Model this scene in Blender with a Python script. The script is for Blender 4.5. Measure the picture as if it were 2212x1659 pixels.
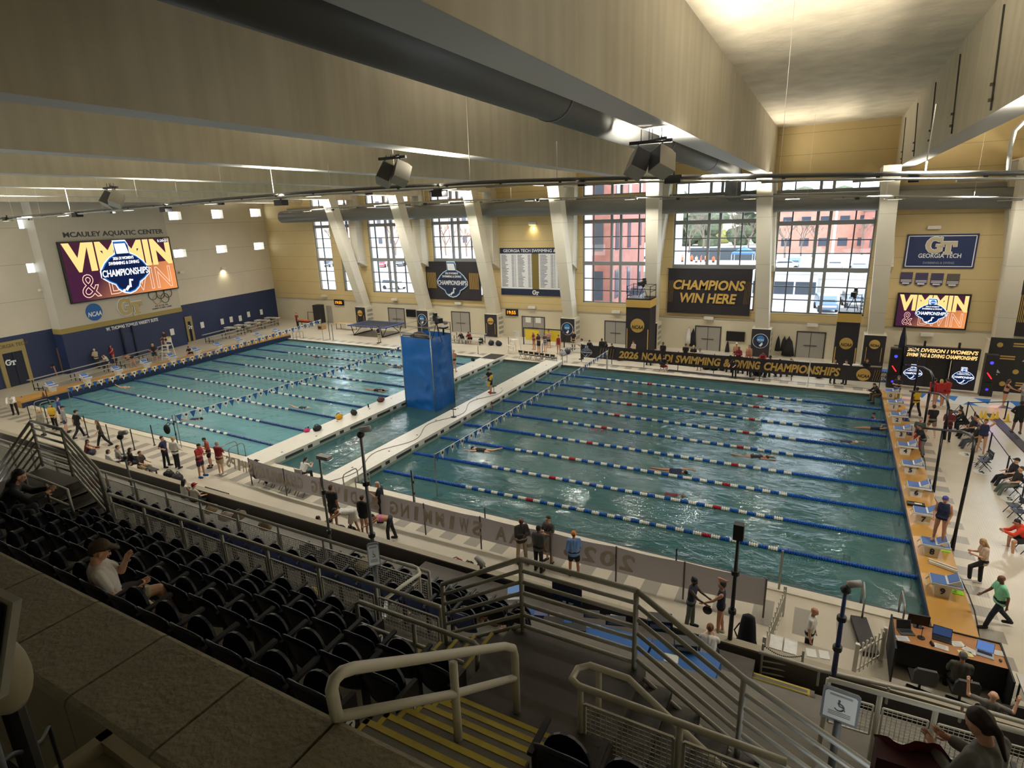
import bpy,math,random
from mathutils import Vector,Matrix,noise
for _o in list(bpy.data.objects):bpy.data.objects.remove(_o)
SC=bpy.context.scene
COL=SC.collection
PI=math.pi
rnd=random.Random(7)
CAM=Vector((-3.4714,-18.8553,12.0408))
YAW,PITCH,ROLL,FPX=0.5032,-0.2781,-0.0341,1262.62
_f=Vector((-math.sin(YAW)*math.cos(PITCH),math.cos(YAW)*math.cos(PITCH),math.sin(PITCH)))
_r=Vector((math.cos(YAW),math.sin(YAW),0)); _u=_r.cross(_f)
CR=math.cos(ROLL)*_r+math.sin(ROLL)*_u
CU=-math.sin(ROLL)*_r+math.cos(ROLL)*_u
CF=_f
cd=bpy.data.cameras.new('camera'); co=bpy.data.objects.new('camera',cd); COL.objects.link(co)
cd.sensor_fit='HORIZONTAL'; cd.sensor_width=36.0; cd.lens=FPX/2212*36.0
cd.clip_start=0.05; cd.clip_end=600
co.matrix_world=Matrix(((CR.x,CU.x,-CF.x,CAM.x),(CR.y,CU.y,-CF.y,CAM.y),(CR.z,CU.z,-CF.z,CAM.z),(0,0,0,1)))
SC.camera=co
SC.view_settings.view_transform='Standard'; SC.view_settings.look='None'
SC.view_settings.gamma=1.0; SC.view_settings.use_curve_mapping=False
SC.view_settings.exposure=0.22
cy=SC.cycles
cy.max_bounces=7; cy.diffuse_bounces=4; cy.glossy_bounces=3; cy.transmission_bounces=3; cy.transparent_max_bounces=10
cy.caustics_reflective=False; cy.caustics_refractive=False
cy.sample_clamp_indirect=4.0
wd=bpy.data.worlds.new('sky'); SC.world=wd; wd.use_nodes=True
_nt=wd.node_tree; _nt.nodes.clear()
_wo=_nt.nodes.new('ShaderNodeOutputWorld'); _bg=_nt.nodes.new('ShaderNodeBackground')
_sk=_nt.nodes.new('ShaderNodeTexSky'); _sk.sky_type='HOSEK_WILKIE'; _sk.turbidity=8.0; _sk.ground_albedo=0.5
_sk.sun_direction=(-0.3,-0.5,0.6)
_mx=_nt.nodes.new('ShaderNodeMixRGB'); _mx.inputs[0].default_value=0.75; _mx.inputs[2].default_value=(0.86,0.93,1.0,1)
_nt.links.new(_sk.outputs[0],_mx.inputs[1]); _nt.links.new(_mx.outputs[0],_bg.inputs[0]); _nt.links.new(_bg.outputs[0],_wo.inputs[0])
_bg.inputs[1].default_value=6.0
UPLIGHT=2500.0
PORTAL_Y=34.62
def add_light(name,kind,loc,aim,energy,color=(1,1,1),size=0.5,size_y=None,spot=None,blend=0.5,portal=False,spread=None):
 ld=bpy.data.lights.new(name,kind); ld.energy=energy; ld.color=color
 if kind=='AREA':
  ld.size=size
  if size_y:ld.shape='RECTANGLE'; ld.size_y=size_y
  if portal:ld.cycles.is_portal=True
  if spread:ld.spread=spread
 elif kind=='SPOT':
  ld.shadow_soft_size=size; ld.spot_size=spot; ld.spot_blend=blend
 elif kind=='POINT':ld.shadow_soft_size=size
 o=bpy.data.objects.new(name,ld); COL.objects.link(o); o.location=loc
 o.rotation_euler=Vector(aim).to_track_quat('-Z','Y').to_euler()
 return o
WARM=(1.0,0.90,0.73)
BEAMX=[1.0,-8.4,-17.5,-26.4,-35.2,-44.0,-52.8,-61.4]
for _i,_x in enumerate(BEAMX+[10.2]):
 for _y,_z,_e in((1.0,13.35,1.0),(28.6,13.0,0.55)):
  add_light('uplight','SPOT',(_x+0.15,_y,_z),(0,0,1),UPLIGHT*_e,WARM,size=0.25,spot=math.radians(165),blend=0.7)
for _k in range(13):
 _x=9.5-5.4*_k
 add_light('downlight','AREA',(_x,1.0,13.1),(0,0.12,-1),330,(1.0,0.95,0.86),1.3,0.2)
 add_light('downlight','AREA',(_x,28.4,12.6),(0,-0.15,-1),300,(1.0,0.95,0.86),1.3,0.2)
def ray(u,v):return CF+CR*((u-1106.0)/FPX)-CU*((v-829.5)/FPX)
def az(u,v,z=0.0):
 d=ray(u,v); return CAM+d*((z-CAM.z)/d.z)
def ay(u,v,y):
 d=ray(u,v); return CAM+d*((y-CAM.y)/d.y)
def ax(u,v,x):
 d=ray(u,v); return CAM+d*((x-CAM.x)/d.x)
def apl(u,v,p,n):
 d=ray(u,v); p=Vector(p); n=Vector(n); return CAM+d*((p-CAM).dot(n)/d.dot(n))
LN=Vector((1,0.19,0)).normalized()
LT=Vector((-0.19,1,0)).normalized()
def al(u,v,off=0.0):return apl(u,v,Vector((-62.0,3.3,0))+LN*off,LN)
def lin(c):
 return tuple((x/255/12.92 if x/255<=0.04045 else((x/255+0.055)/1.055)**2.4)for x in c)
_M={}
def mat(name,rgb,rough=0.6,metal=0.0,emit=None,es=1.0,var=0.0,vscale=3.0,bump=0.0,bscale=20.0,coat=0.0,spec=None):
 if name in _M:return _M[name]
 m=bpy.data.materials.new(name); m.use_nodes=True; nt=m.node_tree
 b=nt.nodes['Principled BSDF']; c=lin(rgb)
 b.inputs['Base Color'].default_value=(*c,1); b.inputs['Roughness'].default_value=rough; b.inputs['Metallic'].default_value=metal
 if coat:b.inputs['Coat Weight'].default_value=coat
 if spec is not None:b.inputs['Specular IOR Level'].default_value=spec
 if emit is not None:
  b.inputs['Emission Color'].default_value=(*lin(emit),1); b.inputs['Emission Strength'].default_value=es
 if var or bump:
  tc=nt.nodes.new('ShaderNodeTexCoord')
 if var:
  n=nt.nodes.new('ShaderNodeTexNoise'); n.inputs['Scale'].default_value=vscale; n.inputs['Detail'].default_value=4
  nt.links.new(tc.outputs['Object'],n.inputs['Vector'])
  r=nt.nodes.new('ShaderNodeValToRGB'); r.color_ramp.elements[0].position=0.3; r.color_ramp.elements[1].position=0.7
  r.color_ramp.elements[0].color=(*[x*(1-var)for x in c],1); r.color_ramp.elements[1].color=(*[min(1,x*(1+var))for x in c],1)
  nt.links.new(n.outputs[0],r.inputs[0]); nt.links.new(r.outputs[0],b.inputs['Base Color'])
 if bump:
  n2=nt.nodes.new('ShaderNodeTexNoise'); n2.inputs['Scale'].default_value=bscale; n2.inputs['Detail'].default_value=5
  nt.links.new(tc.outputs['Object'],n2.inputs['Vector'])
  bp=nt.nodes.new('ShaderNodeBump'); bp.inputs['Strength'].default_value=bump; bp.inputs['Distance'].default_value=0.05
  nt.links.new(n2.outputs[0],bp.inputs['Height']); nt.links.new(bp.outputs[0],b.inputs['Normal'])
 _M[name]=m; return m
def glow(name,rgb,s=1.0):
 if name in _M:return _M[name]
 m=bpy.data.materials.new(name); m.use_nodes=True; nt=m.node_tree; nt.nodes.clear()
 o=nt.nodes.new('ShaderNodeOutputMaterial'); e=nt.nodes.new('ShaderNodeEmission')
 e.inputs[0].default_value=(*lin(rgb),1); e.inputs[1].default_value=s
 nt.links.new(e.outputs[0],o.inputs[0]); _M[name]=m; return m
class MB:
 def __init__(s):s.v=[]; s.f=[]; s.m=[]; s.mi=0
 def add(s,vs,fs):
  b=len(s.v); s.v.extend([tuple(x)for x in vs]); s.f.extend([tuple(i+b for i in f)for f in fs]); s.m.extend([s.mi]*len(fs)); return s
 def slot(s,i):s.mi=i; return s
 def box(s,c,d,rz=0.0,R=None):
  x,y,z=d[0]/2,d[1]/2,d[2]/2
  vs=[Vector((i*x,j*y,k*z))for k in(-1,1)for j in(-1,1)for i in(-1,1)]
  M_=R if R is not None else(Matrix.Rotation(rz,3,'Z')if rz else None)
  vs=[(M_@v if M_ else v)+Vector(c)for v in vs]
  return s.add(vs,[(0,2,3,1),(4,5,7,6),(0,1,5,4),(2,6,7,3),(0,4,6,2),(1,3,7,5)])
 def b2(s,a,b):return s.box([(a[i]+b[i])/2 for i in range(3)],[abs(b[i]-a[i])for i in range(3)])
 def bar(s,p,q,w,h=None,up=(0,0,1)):
  h=h or w; p=Vector(p); q=Vector(q); d=(q-p)
  if d.length<1e-6:return s
  d.normalize(); u=Vector(up)
  if abs(d.dot(u))>0.99:u=Vector((1,0,0))
  r=d.cross(u).normalized(); u=r.cross(d)
  vs=[]
  for c in(p,q):
   for a,b in((-1,-1),(1,-1),(1,1),(-1,1)):vs.append(c+r*(a*w/2)+u*(b*h/2))
  return s.add(vs,[(0,1,2,3),(7,6,5,4),(0,4,5,1),(1,5,6,2),(2,6,7,3),(3,7,4,0)])
 def tube(s,pts,r,n=8,cap=True,r2=None):
  pts=[Vector(p)for p in pts]; k=len(pts); rs=r if isinstance(r,(list,tuple))else[r]*k
  vs=[]; fr=None
  for i,p in enumerate(pts):
   d=(pts[min(i+1,k-1)]-pts[max(i-1,0)])
   if d.length<1e-9:d=Vector((0,0,1))
   d.normalize()
   if fr is None:
    a=Vector((0,0,1))if abs(d.z)<0.9 else Vector((1,0,0)); fr=d.cross(a).normalized()
   else:
    fr=fr-d*fr.dot(d)
    fr=fr.normalized()if fr.length>1e-6 else d.orthogonal().normalized()
   g=d.cross(fr)
   for j in range(n):
    t=2*PI*j/n; vs.append(p+(fr*math.cos(t)+g*math.sin(t))*rs[i])
  fs=[(i*n+j,i*n+(j+1)%n,(i+1)*n+(j+1)%n,(i+1)*n+j)for i in range(k-1)for j in range(n)]
  if cap:fs+=[tuple(range(n-1,-1,-1)),tuple((k-1)*n+j for j in range(n))]
  return s.add(vs,fs)
 def cyl(s,c,r,h,n=12,r2=None):
  c=Vector(c); return s.tube([c,c+Vector((0,0,h))],[r,r if r2 is None else r2],n)
 def ball(s,c,r,n=10,m=6,sc=(1,1,1),R=None):
  c=Vector(c); vs=[];
  for i in range(1,m):
   for j in range(n):
    p=Vector((math.sin(PI*i/m)*math.cos(2*PI*j/n)*r*sc[0],math.sin(PI*i/m)*math.sin(2*PI*j/n)*r*sc[1],math.cos(PI*i/m)*r*sc[2]))
    vs.append(c+(R@p if R else p))
  t=Vector((0,0,r*sc[2])); vs+=[c+(R@t if R else t),c-(R@t if R else t)]
  T=len(vs)-2; fs=[(i*n+j,(i+1)*n+j,(i+1)*n+(j+1)%n,i*n+(j+1)%n)for i in range(m-2)for j in range(n)]
  fs+=[(T,j,(j+1)%n)for j in range(n)]+[(T+1,(m-2)*n+(j+1)%n,(m-2)*n+j)for j in range(n)]
  return s.add(vs,fs)
 def prism(s,poly,o,ux,uy,t):
  """flat outline poly (2D) placed at o along ux, uy and given the thickness t along ux x uy"""
  o=Vector(o); ux=Vector(ux).normalized(); uy=Vector(uy).normalized(); n=ux.cross(uy).normalized(); k=len(poly)
  a=[o+ux*x+uy*y for x,y in poly]; b=[p+n*t for p in a]
  return s.add(a+b,[tuple(range(k-1,-1,-1)),tuple(range(k,2*k))]+[(i,(i+1)%k,k+(i+1)%k,k+i)for i in range(k)])
 def quad(s,a,b,c,d):return s.add([a,b,c,d],[(0,1,2,3)])
 def lathe(s,c,prof,n=16):
  c=Vector(c); vs=[]; k=len(prof)
  for r,z in prof:
   for j in range(n):vs.append(c+Vector((r*math.cos(2*PI*j/n),r*math.sin(2*PI*j/n),z)))
  fs=[(i*n+j,i*n+(j+1)%n,(i+1)*n+(j+1)%n,(i+1)*n+j)for i in range(k-1)for j in range(n)]
  fs+=[tuple(range(n-1,-1,-1)),tuple((k-1)*n+j for j in range(n))]
  return s.add(vs,fs)
 def xf(s,M_):s.v=[tuple(M_@Vector(p))for p in s.v]; return s
 def merge(s,o,mi=None):
  b=len(s.v); s.v.extend(o.v); s.f.extend([tuple(i+b for i in f)for f in o.f]); s.m.extend(o.m if mi is None else[mi]*len(o.f)); return s
 def mesh(s,name,mats,smooth=False):
  me=bpy.data.meshes.new(name); me.from_pydata(s.v,[],s.f);
  for m in(mats if isinstance(mats,(list,tuple))else[mats]):me.materials.append(m)
  if any(s.m):me.polygons.foreach_set('material_index',s.m)
  if smooth:me.polygons.foreach_set('use_smooth',[True]*len(me.polygons))
  me.update(); return me
 def make(s,name,mats,parent=None,smooth=False,world=False):
  """one mesh object; world=True when the points are world points and the parent stands elsewhere"""
  if world and parent is not None:
   inv=parent.matrix_basis.inverted(); s.xf(inv)
  o=bpy.data.objects.new(name,s.mesh(name,mats,smooth)); COL.objects.link(o)
  if parent is not None:o.parent=parent
  return o
def tag(o,label,cat,group=None,kind=None):
 if label:o['label']=label
 if cat:o['category']=cat
 if group:o['group']=group
 if kind:o['kind']=kind
 return o
def struct(o):o['kind']='structure'; return o
def thing(name,label,cat,loc=(0,0,0),rz=0.0,group=None):
 o=bpy.data.objects.new(name,None); o.empty_display_size=0.2; COL.objects.link(o)
 o.location=loc; o.rotation_euler=(0,0,rz)
 o.matrix_basis=Matrix.Translation(Vector(loc))@Matrix.Rotation(rz,4,'Z')
 return tag(o,label,cat,group)
def dup(root,loc=None,rz=None,label=None,group=None):
 r=root.copy(); COL.objects.link(r)
 if loc is not None:r.matrix_basis=Matrix.Translation(Vector(loc))@Matrix.Rotation(rz or 0.0,4,'Z')
 if label:r['label']=label
 if group:r['group']=group
 for ch in list(root.children):
  c=ch.copy(); COL.objects.link(c); c.parent=r
  for g in list(ch.children):
   d=g.copy(); COL.objects.link(d); d.parent=c
 return r
def text_mesh(body,size=1.0,ext=0.01,shear=0.0,bold=0.0,align='CENTER',width=None,outline=None,height=None):
 """letters as a mesh builder lying in the x-y plane"""
 cu=bpy.data.curves.new('lettering','FONT'); cu.body=body; cu.size=size; cu.shear=shear; cu.align_x=align; cu.align_y='CENTER'
 cu.resolution_u=3
 if outline:cu.fill_mode='NONE'; cu.bevel_depth=outline; cu.bevel_resolution=0
 else:cu.extrude=ext; cu.offset=bold
 o=bpy.data.objects.new('lettering',cu); COL.objects.link(o)
 dg=bpy.context.evaluated_depsgraph_get(); dg.update()
 me=bpy.data.meshes.new_from_object(o.evaluated_get(dg))
 mb=MB(); mb.add([v.co.copy()for v in me.vertices],[tuple(p.vertices)for p in me.polygons])
 bpy.data.objects.remove(o); bpy.data.curves.remove(cu); bpy.data.meshes.remove(me)
 if mb.v and(width or height):
  x0=min(v[0]for v in mb.v); x1=max(v[0]for v in mb.v); y0=min(v[1]for v in mb.v); y1=max(v[1]for v in mb.v)
  sx=(width/(x1-x0))if width else None; sy=(height/(y1-y0))if height else sx
  sx=sx or sy; cx,cy_=(x0+x1)/2,(y0+y1)/2
  mb.v=[((v[0]-cx)*sx,(v[1]-cy_)*sy,v[2])for v in mb.v]
 return mb
def frame_mat(o,ux,uy):
 """matrix that lays x-y plane drawing at o with axes ux, uy"""
 ux=Vector(ux).normalized(); uy=Vector(uy); uy=(uy-ux*uy.dot(ux)).normalized(); n=ux.cross(uy)
 return Matrix(((ux.x,uy.x,n.x,o[0]),(ux.y,uy.y,n.y,o[1]),(ux.z,uy.z,n.z,o[2]),(0,0,0,1)))
def disc(r,n=32,sx=1.0,sy=1.0,z=0.0):
 return MB().add([(r*sx*math.cos(2*PI*j/n),r*sy*math.sin(2*PI*j/n),z)for j in range(n)],[tuple(range(n))])
def plate(poly,z0=0.0,t=0.01):
 return MB().prism(poly,(0,0,z0),(1,0,0),(0,1,0),t)
# THE SETTING
WY=34.3
def panel_mat(name,rgb,dz=1.5,z0=0.0,lw=0.03,var=0.05,vertical=0.0,dark=0.62,rough=0.75):
 """painted panels: flat colour with narrow joints every dz up the wall (and every `vertical` along it)"""
 if name in _M:return _M[name]
 m=mat(name,rgb,rough,var=var,vscale=0.35); nt=m.node_tree; b=nt.nodes['Principled BSDF']
 src=b.inputs['Base Color'].links[0].from_socket
 g=nt.nodes.new('ShaderNodeNewGeometry'); sp=nt.nodes.new('ShaderNodeSeparateXYZ'); nt.links.new(g.outputs['Position'],sp.inputs[0])
 def line(sock,period,off,w):
  a=nt.nodes.new('ShaderNodeMath'); a.operation='ADD'; a.inputs[1].default_value=1000*period-off; nt.links.new(sock,a.inputs[0])
  d=nt.nodes.new('ShaderNodeMath'); d.operation='MODULO'; d.inputs[1].default_value=period; nt.links.new(a.outputs[0],d.inputs[0])
  c=nt.nodes.new('ShaderNodeMath'); c.operation='LESS_THAN'; c.inputs[1].default_value=w; nt.links.new(d.outputs[0],c.inputs[0]); return c.outputs[0]
 f=line(sp.outputs['Z'],dz,z0,lw)
 if vertical:
  f2=line(sp.outputs['Y' if vertical<0 else 'X'],abs(vertical),0.0,lw); mx=nt.nodes.new('ShaderNodeMath'); mx.operation='MAXIMUM'
  nt.links.new(f,mx.inputs[0]); nt.links.new(f2,mx.inputs[1]); f=mx.outputs[0]
 mix=nt.nodes.new('ShaderNodeMixRGB'); nt.links.new(f,mix.inputs[0]); nt.links.new(src,mix.inputs[1]); mix.inputs[2].default_value=(*[x*dark for x in lin(rgb)],1)
 nt.links.new(mix.outputs[0],b.inputs['Base Color']); return m
def floor_mat():
 """beige ribbed deck tile with a band of grey tiles round the water"""
 m=mat('deck_tile',(203,194,176),0.28,var=0.06,vscale=0.8); nt=m.node_tree; b=nt.nodes['Principled BSDF']
 src=b.inputs['Base Color'].links[0].from_socket
 g=nt.nodes.new('ShaderNodeNewGeometry'); sp=nt.nodes.new('ShaderNodeSeparateXYZ'); nt.links.new(g.outputs['Position'],sp.inputs[0])
 X,Y=sp.outputs['X'],sp.outputs['Y']
 def mth(op,a,v,c=None):
  n=nt.nodes.new('ShaderNodeMath'); n.operation=op
  (nt.links.new(a,n.inputs[0])if not isinstance(a,float)else None)
  if isinstance(v,(int,float)):n.inputs[1].default_value=v
  else:nt.links.new(v,n.inputs[1])
  return n.outputs[0]
 def rng(s,a,c):return mth('MULTIPLY',mth('GREATER_THAN',s,a),mth('LESS_THAN',s,c))
 def alt(s,off=0.0):return mth('LESS_THAN',mth('MODULO',mth('ADD',s,1150.0+off),1.15),0.575)
 near=mth('MULTIPLY',rng(Y,-2.35,-1.0),alt(X))
 far=mth('MULTIPLY',rng(Y,25.45,26.25),alt(X,0.3))
 ins=mth('MULTIPLY',rng(X,-56.0,1.2),mth('MAXIMUM',near,far))
 rt=mth('MULTIPLY',mth('MULTIPLY',rng(X,1.3,1.95),alt(Y,0.25)),rng(Y,-4.0,26.0))
 rt2=mth('MULTIPLY',mth('MULTIPLY',rng(X,7.2,8.4),alt(Y,0.25)),rng(Y,-4.0,24.0))
 allm=mth('MAXIMUM',mth('MAXIMUM',ins,rt),rt2)
 mix=nt.nodes.new('ShaderNodeMixRGB'); nt.links.new(allm,mix.inputs[0]); nt.links.new(src,mix.inputs[1]); mix.inputs[2].default_value=(*lin((150,144,134)),1)
 nt.links.new(mix.outputs[0],b.inputs['Base Color'])
 w=nt.nodes.new('ShaderNodeTexWave'); w.inputs['Scale'].default_value=4.0; w.bands_direction='X'; nt.links.new(g.outputs['Position'],w.inputs['Vector'])
 bp=nt.nodes.new('ShaderNodeBump'); bp.inputs['Strength'].default_value=0.12; bp.inputs['Distance'].default_value=0.01
 nt.links.new(w.outputs[0],bp.inputs['Height']); nt.links.new(bp.outputs[0],b.inputs['Normal'])
 return m
M_DECK=floor_mat()
WHITE=mat('white_paint',(225,222,212),0.5); CREAM=mat('cream_edge_tile',(222,214,196),0.35,var=0.05)
XL=lambda y:-54.0-0.065*(y-2.8)
fl=MB()
fl.b2((-75,24.7,-0.6),(22,40,0)); fl.b2((-75,-14.5,-0.6),(22,-0.02,0))
fl.b2((0.15,-0.02,-0.6),(22,24.7,0)); fl.add([(-75,-0.02,0),(XL(0),-0.02,0),(XL(24.7),24.7,0),(-75,24.7,0)],[(0,1,2,3)])
struct(fl.make('floor',M_DECK))
ed=MB()
ed.b2((-54,-0.42,0.0),(0.1,-0.02,0.05)); ed.b2((-55.3,24.7,0.0),(0.1,25.25,0.05))
struct(ed.make('trim_1',CREAM))
dr=MB(); dr.b2((-54,-0.06,-0.03),(0.1,0.12,0.02)); dr.b2((-55.3,24.6,-0.03),(0.1,24.76,0.02)); struct(dr.make('trim_2',mat('gutter_grate',(60,66,70),0.5)))
def basin_mat(name,rgb):
 m=mat(name,rgb,0.5,var=0.05,vscale=0.7); return m
bs=MB()
ZB=-2.1
bs.slot(0).quad((-60,-1,ZB),(-29,-1,ZB),(-29,26,ZB),(-60,26,ZB))
bs.slot(1).quad((-29,-1,ZB),(1,-1,ZB),(1,26,ZB),(-29,26,ZB))
bs.slot(1)
bs.quad((-60,-0.0,ZB),(1,0.0,ZB),(1,0.0,0),(-60,0.0,0)); bs.quad((-60,24.7,ZB),(1,24.7,ZB),(1,24.7,0),(-60,24.7,0))
bs.quad((0.15,-1,ZB),(0.15,26,ZB),(0.15,26,0),(0.15,-1,0)); bs.quad((XL(-1),-1,ZB),(XL(26),26,ZB),(XL(26),26,0),(XL(-1),-1,0))
struct(bs.make('pool_basin',[basin_mat('shallow_tile',(196,236,238)),basin_mat('deep_tile',(120,176,178))]))
LD=2.46
def lane_lines(x0,x1,name):
 b=MB(); z=ZB+0.01
 for i in range(10):
  y=(i+0.5)*LD
  b.b2((x0+1.9,y-0.14,z),(x1-1.9,y+0.14,z+0.01))
  for x in(x0+1.9,x1-1.9):b.b2((x-0.14,y-0.55,z),(x+0.14,y+0.55,z+0.011))
  for x in(x0+4.6,x1-4.6):b.b2((x-0.14,y-0.42,z),(x+0.14,y+0.42,z+0.011))
 struct(b.make(name,mat('black_tile',(28,34,40),0.5)))
lane_lines(-22.6,0.15,'trim_3'); lane_lines(-54.3,-30.0,'trim_4')
ct=MB()
for i in range(10):
 y=(i+0.5)*LD; ct.b2((-28,y-0.13,ZB+0.01),(-24.3,y+0.13,ZB+0.02)); ct.b2((0.10,y-0.14,-1.2),(0.14,y+0.14,-0.35))
struct(ct.make('trim_5',mat('black_tile',(28,34,40),0.5)))
def water_mat(name,tint,body,fac):
 m=bpy.data.materials.new(name); m.use_nodes=True; nt=m.node_tree; nt.nodes.clear()
 o=nt.nodes.new('ShaderNodeOutputMaterial'); tr=nt.nodes.new('ShaderNodeBsdfTransparent'); tr.inputs[0].default_value=(*lin(tint),1)
 df=nt.nodes.new('ShaderNodeBsdfDiffuse'); df.inputs[0].default_value=(*lin(body),1)
 gl=nt.nodes.new('ShaderNodeBsdfGlossy'); gl.inputs['Roughness'].default_value=0.04
 fr=nt.nodes.new('ShaderNodeFresnel'); fr.inputs[0].default_value=1.33
 m1=nt.nodes.new('ShaderNodeMixShader'); m1.inputs[0].default_value=fac; m2=nt.nodes.new('ShaderNodeMixShader')
 g=nt.nodes.new('ShaderNodeNewGeometry')
 mp=nt.nodes.new('ShaderNodeMapping'); mp.inputs['Scale'].default_value=(0.8,1.15,1); nt.links.new(g.outputs['Position'],mp.inputs[0])
 n1=nt.nodes.new('ShaderNodeTexNoise'); n1.inputs['Scale'].default_value=1.5; n1.inputs['Detail'].default_value=5; n1.inputs['Roughness'].default_value=0.55; n1.inputs['Distortion'].default_value=0.6
 n2=nt.nodes.new('ShaderNodeTexNoise'); n2.inputs['Scale'].default_value=0.25; n2.inputs['Detail'].default_value=2
 nt.links.new(mp.outputs[0],n1.inputs['Vector']); nt.links.new(mp.outputs[0],n2.inputs['Vector'])
 r=nt.nodes.new('ShaderNodeMapRange'); r.inputs[1].default_value=0.35; r.inputs[2].default_value=0.65; r.inputs[3].default_value=0.25; r.inputs[4].default_value=1.0; nt.links.new(n2.outputs[0],r.inputs[0])
 mu=nt.nodes.new('ShaderNodeMath'); mu.operation='MULTIPLY'; nt.links.new(n1.outputs[0],mu.inputs[0]); nt.links.new(r.outputs[0],mu.inputs[1])
 bp=nt.nodes.new('ShaderNodeBump'); bp.inputs['Strength'].default_value=0.5; bp.inputs['Distance'].default_value=0.22; nt.links.new(mu.outputs[0],bp.inputs['Height'])
 for n in(gl,fr):nt.links.new(bp.outputs[0],n.inputs['Normal'])
 nt.links.new(tr.outputs[0],m1.inputs[1]); nt.links.new(df.outputs[0],m1.inputs[2]); nt.links.new(m1.outputs[0],m2.inputs[1]); nt.links.new(gl.outputs[0],m2.inputs[2]); nt.links.new(fr.outputs[0],m2.inputs[0])
 nt.links.new(m2.outputs[0],o.inputs[0]); return m
WZ=-0.14
W_SH=water_mat('shallow_water',(196,232,236),(128,188,200),0.55)
W_DP=water_mat('deep_water',(150,198,198),(78,124,128),0.5)
for nm,mm,q in(('water_left',W_SH,[(XL(0),0,WZ),(-29.2,0,WZ),(-29.2,24.7,WZ),(XL(24.7),24.7,WZ)]),('water_middle',W_DP,[(-29.2,0,WZ),(-23.4,0,WZ),(-23.4,24.7,WZ),(-29.2,24.7,WZ)]),('water_right',W_DP,[(-23.4,0,WZ),(0.15,0,WZ),(0.15,24.7,WZ),(-23.4,24.7,WZ)])):
 o=MB().quad(*q).make(nm,mm); tag(o,None,None,None,'structure')
BX=[-52.0,-43.0,-34.2,-25.6,-17.6,-8.2,-0.1,7.6]
TX=[-52.3,-43.2,-34.3,-25.5,-16.8,-8.6,-0.7,6.6]
def wins():
 return[(-59.6,-56.9,4.05,12.8,2),(-55.5,-52.9,4.05,12.8,2),(-51.0,-44.9,4.05,12.8,5),(-42.0,-35.9,4.05,12.8,5),(-24.6,-17.9,3.85,12.5,5),(-16.1,-9.1,3.7,12.2,5),(-7.8,-1.0,3.6,11.9,5),(8.2,15.0,3.4,11.6,5)]
WINS=wins()
holes=[]
for a,b,s,h,n in WINS:holes+=[(a,b,s,h),(a,b,h+1.15,h+2.2)]
def wall_with_holes(name,x0,x1,z0,z1,holes,m,y0,y1):
 xs=sorted({x0,x1,*[v for h in holes for v in h[:2]if x0<v<x1]}); zs=sorted({z0,z1,*[v for h in holes for v in h[2:]if z0<v<z1]})
 b=MB()
 for i in range(len(xs)-1):
  run=None
  for j in range(len(zs)-1):
   cx,cz=(xs[i]+xs[i+1])/2,(zs[j]+zs[j+1])/2
   solid=not any(h[0]<cx<h[1]and h[2]<cz<h[3]for h in holes)
   if solid and run is None:run=zs[j]
   if run is not None and(not solid or j==len(zs)-2):
    e=zs[j]if not solid else zs[j+1]; b.b2((xs[i],y0,run),(xs[i+1],y1,e)); run=None
 return struct(b.make(name,m))
TAN=panel_mat('tan_wall_panels',(204,182,132),1.55,0.4,0.035)
OFFW=panel_mat('off_white_wall_panels',(206,197,172),3.6,-0.75,0.04)
wall_with_holes('wall_far',-69,20,2.9,18.3,holes,TAN,WY,WY+0.55)
b=MB(); b.b2((-69,WY,-0.1),(20,WY+0.55,2.9)); struct(b.make('wall_far.001',OFFW))
b=MB(); b.b2((-69,WY-0.06,2.86),(20,WY+0.02,2.96)); struct(b.make('trim_6',mat('ledge_paint',(170,160,138),0.6)))
FRAME=mat('grey_window_frame',(132,134,134),0.5); FRAMED=mat('dark_glazing_bar',(70,76,82),0.5)
def glass_mat():
 m=bpy.data.materials.new('clear_pane'); m.use_nodes=True; nt=m.node_tree; nt.nodes.clear()
 o=nt.nodes.new('ShaderNodeOutputMaterial'); t=nt.nodes.new('ShaderNodeBsdfTransparent'); t.inputs[0].default_value=(0.9,0.94,0.97,1)
 g=nt.nodes.new('ShaderNodeBsdfGlossy'); g.inputs['Roughness'].default_value=0.02; mx=nt.nodes.new('ShaderNodeMixShader'); mx.inputs[0].default_value=0.04
 nt.links.new(t.outputs[0],mx.inputs[1]); nt.links.new(g.outputs[0],mx.inputs[2]); nt.links.new(mx.outputs[0],o.inputs[0]); return m
GLASS=glass_mat()
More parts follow.
